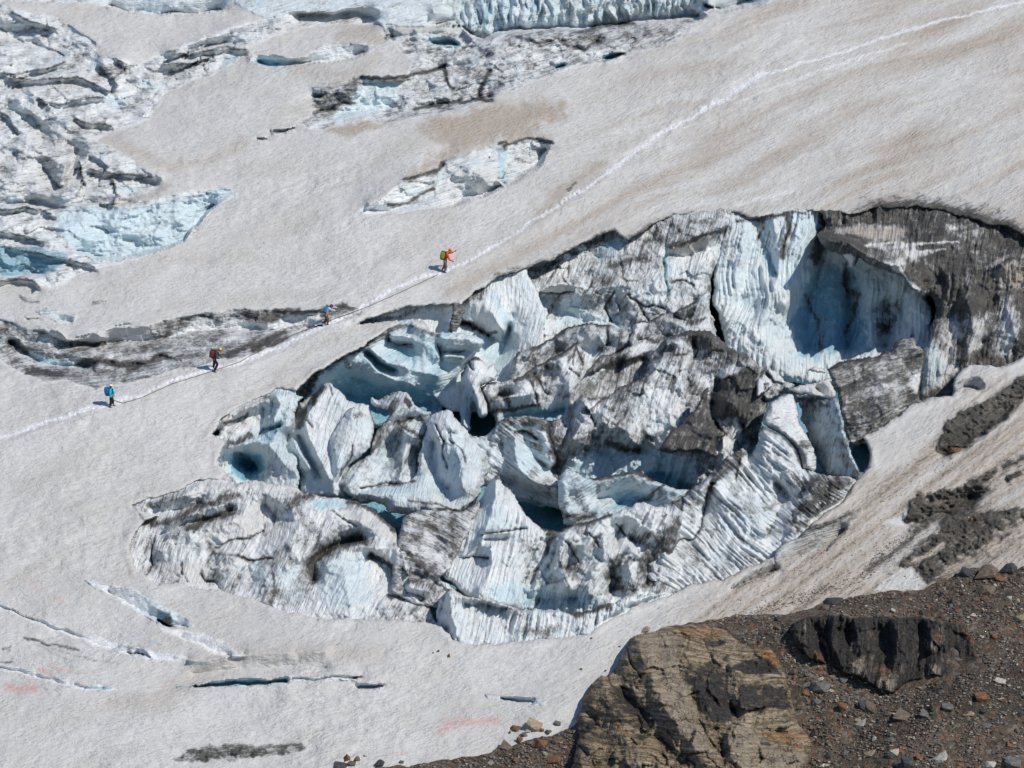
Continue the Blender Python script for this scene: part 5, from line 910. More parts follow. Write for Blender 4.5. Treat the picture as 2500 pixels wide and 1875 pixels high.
# ------------------------------------------------------------------ rock: scree slope, outcrops, boulders, stones and gravel
def rock_material(name, base=(0.355, 0.265, 0.165), streaky=True):
    m = NT(name)
    a = m.attr('mask'); sep = m.n('SeparateColor'); m.t.links.new(a.outputs['Color'], sep.inputs[0])
    dark, pale, rust = sep.outputs[0], sep.outputs[1], sep.outputs[2]
    fl = m.attr('flow').outputs['Vector']; oc = m.n('TexCoord').outputs['Object']
    n_mid = m.noise(oc, 1.4, 5, 0.65, 0.6); n_fine = m.noise(oc, 7.0, 4, 0.65); n_grit = m.noise(oc, 30.0, 2, 0.6)
    st = m.noise(m.vec(fl, (0.30, 3.8, 1.0)), 1.0, 6, 0.75, 0.7)
    col = m.mix(m.ramp(n_fine, 0.3, 0.7), tuple(c * 0.62 for c in base), tuple(c * 1.25 for c in base))
    col = m.mix(m.ramp(st, 0.50, 0.60, 0, 0.85), col, (0.60, 0.50, 0.37))
    col = m.mix(m.ramp(st, 0.48, 0.40, 0, 0.85), col, (0.07, 0.06, 0.048))
    col = m.mix(m.math('MULTIPLY', pale, m.ramp(n_mid, 0.3, 0.65, 0.5, 1.0)), col, (0.46, 0.39, 0.30))
    st2 = m.noise(m.vec(fl, (0.16, 1.5, 1.0)), 1.0, 4, 0.6, 1.2)
    df = m.ramp(m.math('ADD', m.math('MULTIPLY', m.math('SUBTRACT', m.math('ADD', m.math('ADD', n_mid, m.math('MULTIPLY', st, 1.3)), m.math('MULTIPLY', st2, 1.3)), 1.8), 1.15), m.math('MULTIPLY', dark, 0.85)), 0.30, 0.72)
    col = m.mix(m.math('MULTIPLY', df, 0.93), col, m.mix(m.ramp(n_fine, 0.4, 0.7), (0.022, 0.021, 0.022), (0.085, 0.08, 0.075)))
    rf = m.ramp(m.math('ADD', m.math('SUBTRACT', n_fine, 0.5), rust), 0.35, 0.9)
    col = m.mix(m.math('MULTIPLY', rf, 0.85), col, m.mix(m.ramp(n_mid, 0.4, 0.6), (0.40, 0.14, 0.04), (0.55, 0.30, 0.09)))
    col = m.mix(m.ramp(n_grit, 0.64, 0.75, 0, 0.5), col, (0.40, 0.36, 0.31))
    vj = m.n('TexVoronoi', feature='DISTANCE_TO_EDGE'); vj.inputs['Scale'].default_value = 1.0
    wv = m.n('VectorMath', operation='ADD'); m.put(wv.inputs[0], m.vec(fl, (0.20, 0.85, 1.0))); nz = m.n('TexNoise'); m.put(nz.inputs['Vector'], oc); nz.inputs['Scale'].default_value = 1.3; nz.inputs['Detail'].default_value = 4
    sc2 = m.n('VectorMath', operation='SCALE'); m.t.links.new(nz.outputs['Color'], sc2.inputs[0]); sc2.inputs['Scale'].default_value = 1.1
    m.t.links.new(sc2.outputs[0], wv.inputs[1]); m.t.links.new(wv.outputs[0], vj.inputs['Vector'])
    joint = m.ramp(vj.outputs['Distance'], 0.0, 0.05, 1.0, 0.0)
    col = m.mix(m.math('MULTIPLY', joint, 0.35), col, (0.03, 0.026, 0.022))
    m.put(m.b.inputs['Base Color'], col)
    m.b.inputs['Roughness'].default_value = 0.75; m.b.inputs['Specular IOR Level'].default_value = 0.3
    h = m.math('ADD', m.math('ADD', m.math('MULTIPLY', joint, -0.12), m.math('MULTIPLY', st, 0.32)), m.math('ADD', m.math('MULTIPLY', n_mid, 0.45), m.math('MULTIPLY', n_fine, 0.2)))
    m.t.links.new(m.bump(h, 1.0, 1.0), m.b.inputs['Normal'])
    return m.m
M_ROCK = rock_material('brown_rock')
M_BLACKROCK = rock_material('black_rock', (0.13, 0.11, 0.09))

def scree_material():
    m = NT('scree')
    a = m.attr('mask'); sep = m.n('SeparateColor'); m.t.links.new(a.outputs['Color'], sep.inputs[0])
    oc = m.n('TexCoord').outputs['Object']
    n_big = m.noise(oc, 0.35, 4, 0.6, 0.5); n_fine = m.noise(oc, 8, 4, 0.7); n_grit = m.noise(oc, 26, 3, 0.7)
    v = m.n('TexVoronoi'); m.put(v.inputs['Vector'], oc); v.inputs['Scale'].default_value = 4.2
    vs = m.n('TexVoronoi'); m.put(vs.inputs['Vector'], oc); vs.inputs['Scale'].default_value = 11
    hsv = m.n('SeparateColor'); m.t.links.new(v.outputs['Color'], hsv.inputs[0])
    col = m.mix(m.ramp(n_big, 0.35, 0.65), (0.042, 0.030, 0.020), (0.115, 0.084, 0.055))
    col = m.mix(m.ramp(n_fine, 0.45, 0.7, 0, 0.6), col, (0.17, 0.13, 0.095))
    col = m.mix(m.math('MULTIPLY', m.ramp(hsv.outputs[0], 0.75, 0.85), 0.5), col, (0.25, 0.235, 0.21))
    col = m.mix(m.math('MULTIPLY', m.ramp(hsv.outputs[1], 0.88, 0.93), 0.6), col, (0.27, 0.12, 0.06))
    col = m.mix(m.ramp(n_grit, 0.62, 0.74, 0, 0.8), col, (0.36, 0.33, 0.29))
    col = m.mix(m.math('MULTIPLY', sep.outputs[0], 0.75), col, (0.030, 0.025, 0.020))
    m.put(m.b.inputs['Base Color'], col); m.b.inputs['Roughness'].default_value = 0.9
    h = m.math('ADD', m.math('MULTIPLY', v.outputs['Distance'], -0.5), m.math('ADD', m.math('MULTIPLY', vs.outputs['Distance'], -0.25), m.math('MULTIPLY', n_fine, 0.5)))
    m.t.links.new(m.bump(h, 0.18, 1.0), m.b.inputs['Normal'])
    return m.m
M_SCREE = scree_material()

MOR = P('z 2860,1440 h 2300,60 2212,95 2100,130 2030,140 1850,105 1730,125 1600,185 1480,250 1400,280 1300,290 1200,275 1000,315 900,330 760,345 650,385 480,440 380,470 g 1400,470 1250,500 1050,530 850,560 700,620 600,700 450,950 300,1200 200,1290 '
        'o 2212,1320 2050,1400 1900,1430 1750,1470 1640,1480 1560,1530 1450,1560 1300,1575 1200,1595 1060,1610 950,1635 800,1640 690,1650 600,1720 z 880,2200 z 2860,2200')
sc = Patch(760, 1350, 2860, 2160, 2.5, 5)
b_i0 = int((sc.v0 - g.v0) / 2.5); b_j0 = int((sc.u0 - g.u0) / 2.5)
def sheet_r_at(p):
    j = np.clip((p.U - g.u0) / g.step, 0, W_ - 2); i = np.clip((p.V - g.v0) / g.step, 0, H_ - 2)
    a = i.astype(int); b = j.astype(int); fi = i - a; fj = j - b
    return (g.r[a, b] * (1 - fj) + g.r[a, b + 1] * fj) * (1 - fi) + (g.r[a + 1, b] * (1 - fj) + g.r[a + 1, b + 1] * fj) * fi
sdm = sc.full_sdf(MOR)
sdm_in = np.where(sdm > 39, 40, sdm)
Us, Vs = sc.U, sc.V
def sc_height(U, V):
    return 0.9 * fbm(U / 260, V / 160, 3, 211) + 0.28 * fbm(U / 50, V / 34, 4, 213) + 0.08 * np.abs(fbm(U / 11, V / 8, 3, 217))
sc.curve(0.0, P('h 480,440 900,330 1450,280 1850,110 2212,100')); sc.curve(1.5, P('h 400,560 800,440 1300,440 1800,420 2212,400')); sc.curve(1.2, P('h 500,900 700,1100 900,1250')); sc.curve(2.6, P('h 1500,1200 1900,1000 2212,900')); sc.curve(0.4, P('h 900,1300 1250,1150 1500,1050')); sc.curve(3.2, P('h 1200,1700 1700,1660 2212,1600'))
sc.curve(0.2, P('o 700,1660 1200,1610 1640,1500 2100,1400')); sc.curve(0.8, P('o 800,1800 1500,1700 2212,1600'))
relsc = sc.solve(0.0006)
sc.r = sheet_r_at(sc) + sstep(-6, 26, sdm_in) * (0.35 + relsc + 0.5 * sc_height(Us, Vs)) - 0.30 * (1 - sstep(-6, 8, sdm_in))
sc.fill('dirt', 1.0, P('h 1200,1200 1500,1000 1900,900 2400,700 2400,1300 2000,1300 1600,1200 1300,1400 900,1660 700,1660 1000,1350'), 60, 1.0, 1.0)
scree = build_sheet('scree_slope', sc, sdm > -7, M_SCREE)
tag(scree, kind='structure')
SC_D = base_depth(sc.U, sc.V) - sc.r
def surf_any(u, v):
    d = surf(u, v)
    j = (u - sc.u0) / 2.5; i = (v - sc.v0) / 2.5
    if 0 <= j < sc.shape[1] - 1 and 0 <= i < sc.shape[0] - 1 and sdm[int(i), int(j)] > -3:
        d = min(d, float(SC_D[int(round(i)), int(round(j))]))
    return d

rock = serac('rock_outcrop', 'big tan and black striped rock dome with a jagged cracked left side', 'rock outcrop',
      'g 860,555 950,535 1100,540 1250,556 1340,590 1420,640 1500,690 1570,720 1700,722 1745,800 1785,880 1820,980 1850,1120 1890,1260 1960,1380 2000,1480 1990,1600 1940,1760 1900,1900 100,1900 80,1780 130,1640 180,1520 200,1400 190,1310 165,1270 175,1225 215,1180 230,1090 270,1040 320,980 370,945 425,935 470,870 520,780 570,705 610,650 680,622 790,590', 0.6, 3.4, E=3.2, R=34, T=6.0, dirt=0.20, blue=0.0, lump=0.9, facet=0.7, flute=(-8, 16, 0.10), lam=0.0008, ice=0, crease=0.1, mat=M_ROCK, tuck=False, streak=-6,
      curves=((2.4, 'g 620,650 680,780 760,950 820,1100 900,1260 1000,1400 1130,1540 1260,1700'), (0.2, 'g 480,900 540,1050 640,1200 740,1330 860,1480 1000,1620'), (1.6, 'g 380,960 420,1100 500,1250 600,1400 700,1560'), (-0.4, 'g 300,1250 380,1400 440,1600'), (0.9, 'g 200,1500 260,1640'), (2.6, 'g 1000,700 1100,1000 1250,1300'), (1.5, 'g 1330,850 1330,1050 1400,1250'), (2.5, 'g 1380,880 1420,1100 1480,1280'), (1.4, 'g 1290,1480 1320,1650'), (2.6, 'g 1450,1300 1350,1420 1420,1640'), (1.0, 'g 1700,800 1800,1100 1900,1450'), (0.6, 'g 900,580 1200,600 1450,700')),
      fills=(('dirt', 0.7, 'g 480,960 640,1120 740,1300 700,1500 560,1400 420,1150', 14), ('dirt', 0.75, 'g 200,1320 330,1240 420,1400 330,1600 200,1500', 14), ('dirt', 0.95, 'g 960,900 1150,850 1340,800 1320,1000 1380,1200 1400,1300 1250,1340 1130,1220 1060,1050', 14), ('dirt', 1.0, 'g 1400,860 1700,800 1780,980 1500,960 1380,920', 8), ('dirt', 1.0, 'g 1420,1000 1780,1020 1840,1200 1500,1230 1420,1150', 10), ('dirt', 0.8, 'g 1170,660 1350,680 1340,740 1200,720', 6), ('blue', 0.8, 'g 640,660 950,650 1000,900 1050,1100 1130,1300 1280,1600 1100,1500 900,1250 800,1050', 14), ('blue', 0.8, 'g 1340,1420 1460,1300 1560,1350 1650,1500 1950,1550 1900,1700 1450,1700', 10), ('dirt', 0.05, 'g 640,660 950,650 1000,900 1050,1100 1130,1300 1280,1600 1100,1500 900,1250 800,1050', 14),
             ('brown', 0.6, 'g 230,1040 330,1000 340,1080 270,1200', 9), ('brown', 0.7, 'g 460,1290 600,1380 580,1430 470,1360', 7), ('brown', 0.6, 'g 860,560 1200,560 1400,620 1250,660 1000,640', 8), ('brown', 0.75, 'g 1560,760 1700,740 1780,900 1720,900', 7), ('brown', 0.6, 'g 1620,1380 1980,1380 1990,1470 1700,1440', 8), ('dirt', 0.5, 'g 200,1300 400,1300 560,1500 700,1700 200,1700', 20), ('dirt', 0.9, 'g 870,560 1000,555 1180,590 1100,605 930,590', 4)),
      lines=(('dirt', 1.0, 'g 600,1140 650,1200 700,1280 740,1350', 14), ('dirt', 1.0, 'g 820,1430 920,1500 1010,1570 1080,1650', 9), ('dirt', 0.95, 'g 440,1000 500,1060 560,1120', 7), ('dirt', 0.9, 'g 370,1120 420,1200 520,1250', 5), ('dirt', 0.95, 'g 1350,900 1330,1060 1400,1230 1430,1280', 4), ('blue', 0.9, 'g 1420,820 1390,950 1380,1080 1440,1250', 7), ('brown', 0.9, 'g 1640,1400 1760,1440 1900,1500', 5), ('dirt', 0.9, 'g 1290,1420 1310,1560', 8), ('blue', 0.7, 'g 1500,1000 1640,990 1790,1040', 3), ('blue', 0.7, 'g 1420,1250 1600,1240 1800,1290', 4)),
      cracks=('g 560,720 600,830 680,960', 'g 430,940 450,1010 560,1040', 'g 600,1440 740,1560 860,1640', 'g 190,1470 260,1560', 'g 1130,1290 1200,1430 1300,1560', 'g 1160,660 1200,760'), seed=223)
dark_wall = serac('rock_cliff', 'short black rock wall streaked with rust, standing in the brown scree', 'rock wall',
      'h 390,610 420,560 450,520 520,495 600,488 680,470 760,455 850,465 930,488 1100,490 1300,486 1430,480 1520,505 1600,525 1720,550 1800,620 1850,700 1870,780 1900,850 1930,885 1850,915 1800,970 1700,990 1600,975 1500,960 1430,985 1330,1000 1260,1045 1200,1085 1130,1075 1060,1050 1000,1010 900,960 820,930 740,885 690,880 600,850 530,810 490,750 440,690 410,660', 2.4, 0.6, E=1.2, R=10, T=5.0, dirt=0.92, blue=0.0, lump=0.7, flute=(86, 20, 0.5), lam=0.002, ice=0, mat=M_BLACKROCK, tuck=False, crease=0.1, facet=0.35,
      curves=((0.6, 'h 480,560 540,700 640,820'), (-1.0, 'h 600,560 680,700 730,850'), (0.9, 'h 760,480 720,650 800,850'), (-0.6, 'h 860,560 860,700'), (0.8, 'h 930,520 930,700 1000,960'), (-0.9, 'h 1130,600 1140,850'), (0.9, 'h 1230,520 1230,800 1180,1040'), (-0.8, 'h 1400,560 1400,900'), (0.8, 'h 1520,560 1500,760'), (-0.4, 'h 1480,790 1700,785'), (0.6, 'h 1520,830 1520,940')),
      fills=(('dirt', 0.2, 'h 870,830 990,800 1000,960 900,920', 7), ('blue', 0.7, 'h 870,830 990,800 1000,960 900,920', 7), ('dirt', 0.35, 'h 1060,900 1250,880 1240,1040 1180,1080 1080,1050', 9), ('blue', 0.5, 'h 1080,960 1250,950 1200,1080', 7), ('brown', 0.55, 'h 1050,860 1200,850 1160,1000 1080,960', 8), ('dirt', 0.5, 'h 1470,570 1620,600 1600,760 1470,780', 9), ('brown', 0.5, 'h 1480,600 1620,610 1600,700 1500,690', 7), ('dirt', 0.3, 'h 1440,860 1560,860 1560,950 1440,970', 6), ('dirt', 0.15, 'h 860,680 930,680 920,760 870,760', 5), ('brown', 0.6, 'h 560,740 700,800 720,870 600,840', 7), ('brown', 0.7, 'h 1700,560 1800,620 1880,840 1800,720', 8)),
      lines=(('dirt', 0.1, 'h 700,465 800,460 930,490', 4), ('blue', 0.9, 'h 700,465 800,460 930,490', 4), ('dirt', 0.2, 'h 1430,485 1520,510 1600,525', 4), ('blue', 0.9, 'h 1430,485 1520,510 1600,525', 4), ('dirt', 1.0, 'h 690,560 640,640 700,760 735,880', 6)), seed=227)

# --- angular stones
def stone_mesh(seed, flat=0.6):
    rnd = random.Random(seed)
    bm = bmesh.new()
    for k in range(13):
        th = rnd.uniform(0, 6.283); z = rnd.uniform(-1, 1); rr = math.sqrt(1 - z * z) * rnd.uniform(0.75, 1.1)
        bm.verts.new((rr * math.cos(th) * rnd.uniform(0.8, 1.15), rr * math.sin(th) * 0.85, z * flat))
    bmesh.ops.convex_hull(bm, input=bm.verts)
    for v in [v for v in bm.verts if not v.link_faces]: bm.verts.remove(v)
    bmesh.ops.triangulate(bm, faces=bm.faces)
    return bm
def stone_material(name, c1, c2):
    m = NT(name); oc = m.n('TexCoord').outputs['Object']
    n1 = m.noise(oc, 1.6, 5, 0.7, 0.8); n2 = m.noise(oc, 7, 3, 0.6)
    st = m.noise(m.vec(oc, (0.5, 0.5, 5.0)), 1.2, 4, 0.6, 0.4)
    col = m.mix(m.ramp(n1, 0.35, 0.65), c1, c2)
    col = m.mix(m.ramp(st, 0.55, 0.7, 0, 0.5), col, tuple(min(1, c * 1.6) for c in c2))
    col = m.mix(m.ramp(n2, 0.6, 0.75, 0, 0.4), col, (0.08, 0.07, 0.06))
    m.put(m.b.inputs['Base Color'], col); m.b.inputs['Roughness'].default_value = 0.85
    m.t.links.new(m.bump(m.math('ADD', n1, m.math('MULTIPLY', st, 0.6)), 0.12, 1.0), m.b.inputs['Normal'])
    return m.m
SM = {'rust': stone_material('rust_stone', (0.15, 0.065, 0.032), (0.27, 0.125, 0.055)), 'grey': stone_material('grey_stone', (0.10, 0.097, 0.09), (0.19, 0.183, 0.17)), 'dark': stone_material('dark_stone', (0.035, 0.035, 0.038), (0.085, 0.085, 0.09)),
      'tan': stone_material('tan_stone', (0.30, 0.23, 0.15), (0.44, 0.36, 0.25)), 'pale': stone_material('pale_stone', (0.42, 0.38, 0.32), (0.56, 0.52, 0.45)), 'brown': stone_material('brown_stone', (0.10, 0.075, 0.055), (0.20, 0.155, 0.115)), 'white': stone_material('white_stone', (0.62, 0.60, 0.55), (0.72, 0.70, 0.66))}
STM = {}
for cname, mt in SM.items():
    for k in range(5):
        bm = stone_mesh(300 + k * 7, (0.35, 0.55, 0.7, 0.45, 0.85)[k])
        me = bpy.data.meshes.new('stone_shape'); bm.to_mesh(me); bm.free(); me.materials.append(mt); STM[cname, k] = me
slope_n = Vector((0, -math.sin(math.radians(25)), math.cos(math.radians(25))))
def stone(u, v, w, h, c, label=None, group=None, k=None, rot_z=None, cat='stone', name='stone', tilt=0.0, sink=0.3):
    k = random.randrange(5) if k is None else k
    o = link(bpy.data.objects.new(name, STM[c, k]))
    fl = (0.35, 0.55, 0.7, 0.45, 0.85)[k]
    m = w / 2 / PXM
    hz = h / 2 / PXM
    o.scale = (m, m * 0.8, hz / fl)
    o.rotation_euler = (math.radians(12), math.radians(tilt), math.radians(rot_z if rot_z is not None else random.uniform(-25, 25)))
    p = point(u, v, d=surf_any(u, v + h * 0.35))
    p = point(u, v + h * 0.35, d=surf_any(u, v + h * 0.35))
    o.location = p + Vector((0, 0, hz * (1 - 2 * sink)))
    if label: tag(o, label, cat, group)
    return o
random.seed(11)
BOULD = [(2412, 1394, 78, 38, 'brown', 'large brown block at the snow edge beside a dark hollow', 'boulder', 0), (2466, 1386, 58, 30, 'dark', 'black boulder at the right margin above the scree', 'boulder', 0), (2358, 1394, 44, 34, 'dark', 'dark block standing for the shaded hollow beside the large brown block', 'boulder', 0),  # last block here: the hollow's darkness given as a dark-coloured stone
    (2440, 1411, 40, 12, 'rust', 'flat orange stone below the large brown block', 'stone', 0), (2349, 1430, 11, 13, 'white', 'round white stone balanced on the scree crest', 'stone', 0), (2352, 1448, 14, 10, 'rust', 'small orange stone just under the round white stone', 'stone', 0), (2326, 1464, 34, 24, 'dark', 'black lump of rock on the scree, below left of the white stone', 'boulder', 0),
    (2406, 1438, 54, 28, 'brown', 'grey brown boulder among rubble under the large block', 'boulder', 0), (2404, 1459, 24, 12, 'rust', 'orange stone beside the grey brown boulder', 'stone', 0), (2056, 1722, 32, 22, 'rust', 'rounded rust red boulder between the striped dome and the black wall', 'boulder', 0), (2104, 1720, 30, 36, 'dark', 'dark half of a split boulder below the black wall', 'boulder', 0), (2122, 1722, 40, 36, 'brown', 'brown face of a split boulder below the black wall', 'boulder', 0),
    (2100, 1768, 46, 16, 'pale', 'long pale slab leaning on the scree below the split boulder', 'stone', -35), (1988, 1787, 34, 20, 'dark', 'slate blue boulder touching the right edge of the striped dome', 'boulder', 0), (2176, 1806, 32, 12, 'grey', 'flat grey stone in the middle of the lower scree', 'stone', 8), (2392, 1698, 48, 24, 'rust', 'yellow and rust boulder lit on its right side', 'boulder', -12), (2440, 1660, 40, 9, 'pale', 'thin cream coloured slab near the right margin', 'stone', 5), (2438, 1668, 28, 10, 'tan', 'tan stone under the thin cream slab', 'stone', 0),
    (2182, 1838, 32, 22, 'pale', 'cream stone beside a rust ball shaped stone', 'stone', -20), (2203, 1831, 20, 17, 'rust', 'ball shaped rust stone beside a cream one', 'stone', 0), (2212, 1858, 54, 38, 'dark', 'dark grey pointed boulder at the bottom edge', 'boulder', 0), (2294, 1852, 50, 18, 'pale', 'long cream slab tilted up to the right near the bottom edge', 'stone', -38), (2468, 1815, 26, 18, 'rust', 'rust boulder close to the lower right corner', 'boulder', 0), (2470, 1857, 56, 26, 'grey', 'wide grey block in the lower right corner', 'boulder', 0), (2416, 1866, 32, 18, 'pale', 'pale grey stone left of the wide corner block', 'stone', 0),
    (2002, 1676, 54, 26, 'grey', 'grey boulder at the foot of the black wall left end', 'boulder', 0), (1972, 1689, 26, 18, 'rust', 'rust stone left of the grey boulder by the dome', 'stone', 0), (1984, 1672, 18, 20, 'dark', 'dark wedge shaped stone against the grey boulder', 'stone', 0), (2032, 1467, 60, 18, 'dark', 'flat dark slab where the dirty snow meets the scree', 'stone', -8), (2012, 1483, 28, 15, 'brown', 'brown stone just below the flat dark slab', 'stone', 0), (2300, 1688, 20, 8, 'grey', 'small grey stone in the dark soil', 'stone', 0), (2310, 1723, 44, 14, 'grey', 'low grey stone in the dark soil right of centre', 'stone', 0),
    (2262, 1738, 38, 26, 'grey', 'blue grey boulder right of the split boulder', 'boulder', 0), (2212, 1742, 70, 30, 'brown', 'broad brown rock half buried in dark soil', 'boulder', 0), (2370, 1742, 28, 9, 'tan', 'tan sliver of rock right of the buried rock', 'stone', 0), (1992, 1712, 30, 12, 'grey', 'grey flat stone right beside the dome', 'stone', 0), (2056, 1661, 30, 14, 'grey', 'pale grey stone at the foot of the black wall', 'stone', 0),
    (1579, 1535, 30, 11, 'tan', 'yellow brown flat stone alone on the snow above the dome', 'stone', -14), (1097, 1599, 16, 13, 'rust', 'single rust stone on clean snow below the ribbed wall', 'stone', 0), (1071, 1588, 16, 7, 'grey', 'grey brown stone on the snow next to the rust one', 'stone', 0), (1058, 1593, 8, 4, 'dark', 'tiny dark stone left of the grey brown one on the snow', 'stone', 0), (1444, 1557, 13, 4, 'dark', 'thin dark stone on the snow left of the yellow brown one', 'stone', 0), (1419, 1633, 12, 4, 'brown', 'small flat stone on the snow left of the dome', 'stone', 0), (1478, 1637, 9, 4, 'dark', 'tiny flat stone on the snow touching the dome edge', 'stone', 0), (1512, 1578, 8, 3, 'dark', 'speck of dark rock on the snow by the dome top', 'stone', 0),
    (1302, 1766, 56, 28, 'tan', 'tan boulder standing on the snow above the bottom rubble', 'boulder', 10), (1258, 1777, 32, 13, 'rust', 'flat rust stone at the left of the tan boulder', 'stone', 0), (1290, 1783, 22, 9, 'pale', 'cream flat stone under the tan boulder', 'stone', 0), (1322, 1781, 16, 9, 'rust', 'little rust stone under the right side of the tan boulder', 'stone', 0), (1338, 1786, 22, 10, 'brown', 'brown chip right of the little rust stone', 'stone', 0), (1245, 1787, 14, 8, 'dark', 'dark chip at the left end of the small stone pile', 'stone', 0), (1280, 1792, 24, 10, 'grey', 'grey flat stone low in the small stone pile', 'stone', 0), (1360, 1764, 24, 12, 'grey', 'grey speckled stone right of the tan boulder', 'stone', 0),
    (1240, 1816, 44, 34, 'brown', 'grey brown pointed boulder at the edge of the bottom rubble', 'boulder', 0), (1268, 1806, 22, 18, 'rust', 'rust cube shaped stone right of the pointed boulder', 'stone', 0), (1276, 1795, 10, 9, 'dark', 'small black stone on top of the rust cube', 'stone', 0), (1320, 1815, 34, 26, 'rust', 'large orange boulder in the bottom rubble', 'boulder', 0), (1264, 1853, 26, 11, 'rust', 'low orange stone in the bottom rubble', 'stone', 0), (1202, 1860, 28, 13, 'pale', 'pale flat stone in the bottom rubble', 'stone', 0), (1357, 1853, 40, 16, 'rust', 'long rust slab in the shade of the striped dome', 'stone', 0), (1212, 1830, 16, 14, 'tan', 'tan chip left of the pointed boulder', 'stone', 0),
    (849, 1847, 36, 18, 'rust', 'orange brown boulder on top of the stone pile at the bottom edge', 'boulder', -15), (834, 1864, 52, 15, 'dark', 'dark flat slab at the base of the bottom edge pile', 'stone', -8), (893, 1843, 13, 10, 'white', 'white stone at the right tip of the bottom edge pile', 'stone', 0), (872, 1851, 34, 12, 'brown', 'brown slab in the middle of the bottom edge pile', 'stone', -12), (858, 1862, 28, 10, 'brown', 'thin brown slab low in the bottom edge pile', 'stone', -5), (928, 1862, 34, 16, 'dark', 'dark grey stone half sunk in dirty snow at the bottom edge', 'stone', 0), (980, 1859, 16, 6, 'grey', 'grey chip right of the half sunk stone', 'stone', 0),
    (2330, 1098, 44, 15, 'rust', 'rust brown slab lying in the black dirt patch', 'stone', -4), (2370, 1268, 12, 18, 'rust', 'upright orange stone on the lower black patch', 'stone', 0), (2366, 1262, 6, 6, 'white', 'tiny white stone touching the upright orange stone', 'stone', 0), (2312, 1207, 14, 5, 'rust', 'orange chip on the rim of the black patch', 'stone', 0), (2243, 1206, 12, 12, 'brown', 'round brown stone left on the rim of the black patch', 'stone', 0), (2284, 1203, 12, 10, 'brown', 'round brown stone right on the rim of the black patch', 'stone', 0), (2490, 1508, 40, 16, 'tan', 'tan slab at the right margin beside the black wall', 'stone', -20), (2484, 1466, 24, 13, 'tan', 'tan stone at the right margin near the scree crest', 'stone', -30), (2425, 1545, 34, 10, 'brown', 'brown flat stone right of the black wall', 'stone', -10), (2380, 1500, 24, 7, 'pale', 'cream flat stone above the black wall', 'stone', 0), (2422, 1780, 30, 9, 'brown', 'brown sliver in the dark soil at lower right', 'stone', 0), (2404, 1770, 34, 10, 'grey', 'dull grey stone in the dark soil at lower right', 'stone', 0), (2060, 1840, 20, 12, 'grey', 'grey cobble at the foot of the dome near the bottom', 'stone', 0), (2120, 1840, 44, 10, 'tan', 'narrow tan slab tilted on the lower scree', 'stone', -25), (2248, 1845, 26, 20, 'rust', 'dark red boulder behind the pointed grey boulder', 'boulder', 0), (2010, 1868, 26, 8, 'white', 'white flat stone at the bottom edge by the dome', 'stone', 0), (2018, 1500, 14, 12, 'brown', 'brown cobble on the crest above the black wall left end', 'stone', 0)]
for (u, v, w, h, c, lab, cat, tl) in BOULD:
    stone(u, v, w, h, c, lab, 'boulders and stones that can be told apart', cat=cat, name=cat, tilt=tl)
# the many small ones
def inside(u, v):
    j = int((u - sc.u0) / 2.5); i = int((v - sc.v0) / 2.5)
    return 0 <= i < sc.shape[0] and 0 <= j < sc.shape[1] and sdm[i, j] > 4
poly_rock = P('g 860,555 1250,556 1500,690 1700,722 1785,880 1850,1120 2000,1480 1940,1760 100,1760 180,1520 230,1090 425,935 610,650'); poly_wall = P('h 390,610 600,488 1430,480 1720,550 1930,885 1600,975 1200,1085 740,885')
def inpoly(u, v, poly):
    c = False; n = len(poly)
    for k in range(n):
        ax, ay = poly[k]; bx, by = poly[(k + 1) % n]
        if (ay > v) != (by > v) and u < (bx - ax) * (v - ay) / (by - ay) + ax: c = not c
    return c
LABS = {'grey': 'small grey angular stone among the scree rubble', 'brown': 'small brown angular stone among the scree rubble', 'rust': 'small rust coloured stone among the scree rubble', 'tan': 'small tan flat stone among the scree rubble', 'pale': 'small pale chip of stone among the scree rubble', 'dark': 'small dark stone among the scree rubble'}
n = 0
while n < 205:
    u = random.uniform(900, 2500); v = random.uniform(1370, 1875)
    if not inside(u, v) or inpoly(u, v, poly_rock) or inpoly(u, v, poly_wall): continue
    if v > 1560 and u > 2200 and random.random() < 0.45: continue
    c = random.choices(['grey', 'brown', 'rust', 'tan', 'pale', 'dark'], [8, 7, 3, 3, 3, 4])[0]
    w = 8 + 16 * random.random() ** 2; h = w * random.uniform(0.35, 0.75)
    stone(u, v, w, h, c, LABS[c], 'small stones on the scree', tilt=random.uniform(-25, 15))
    n += 1
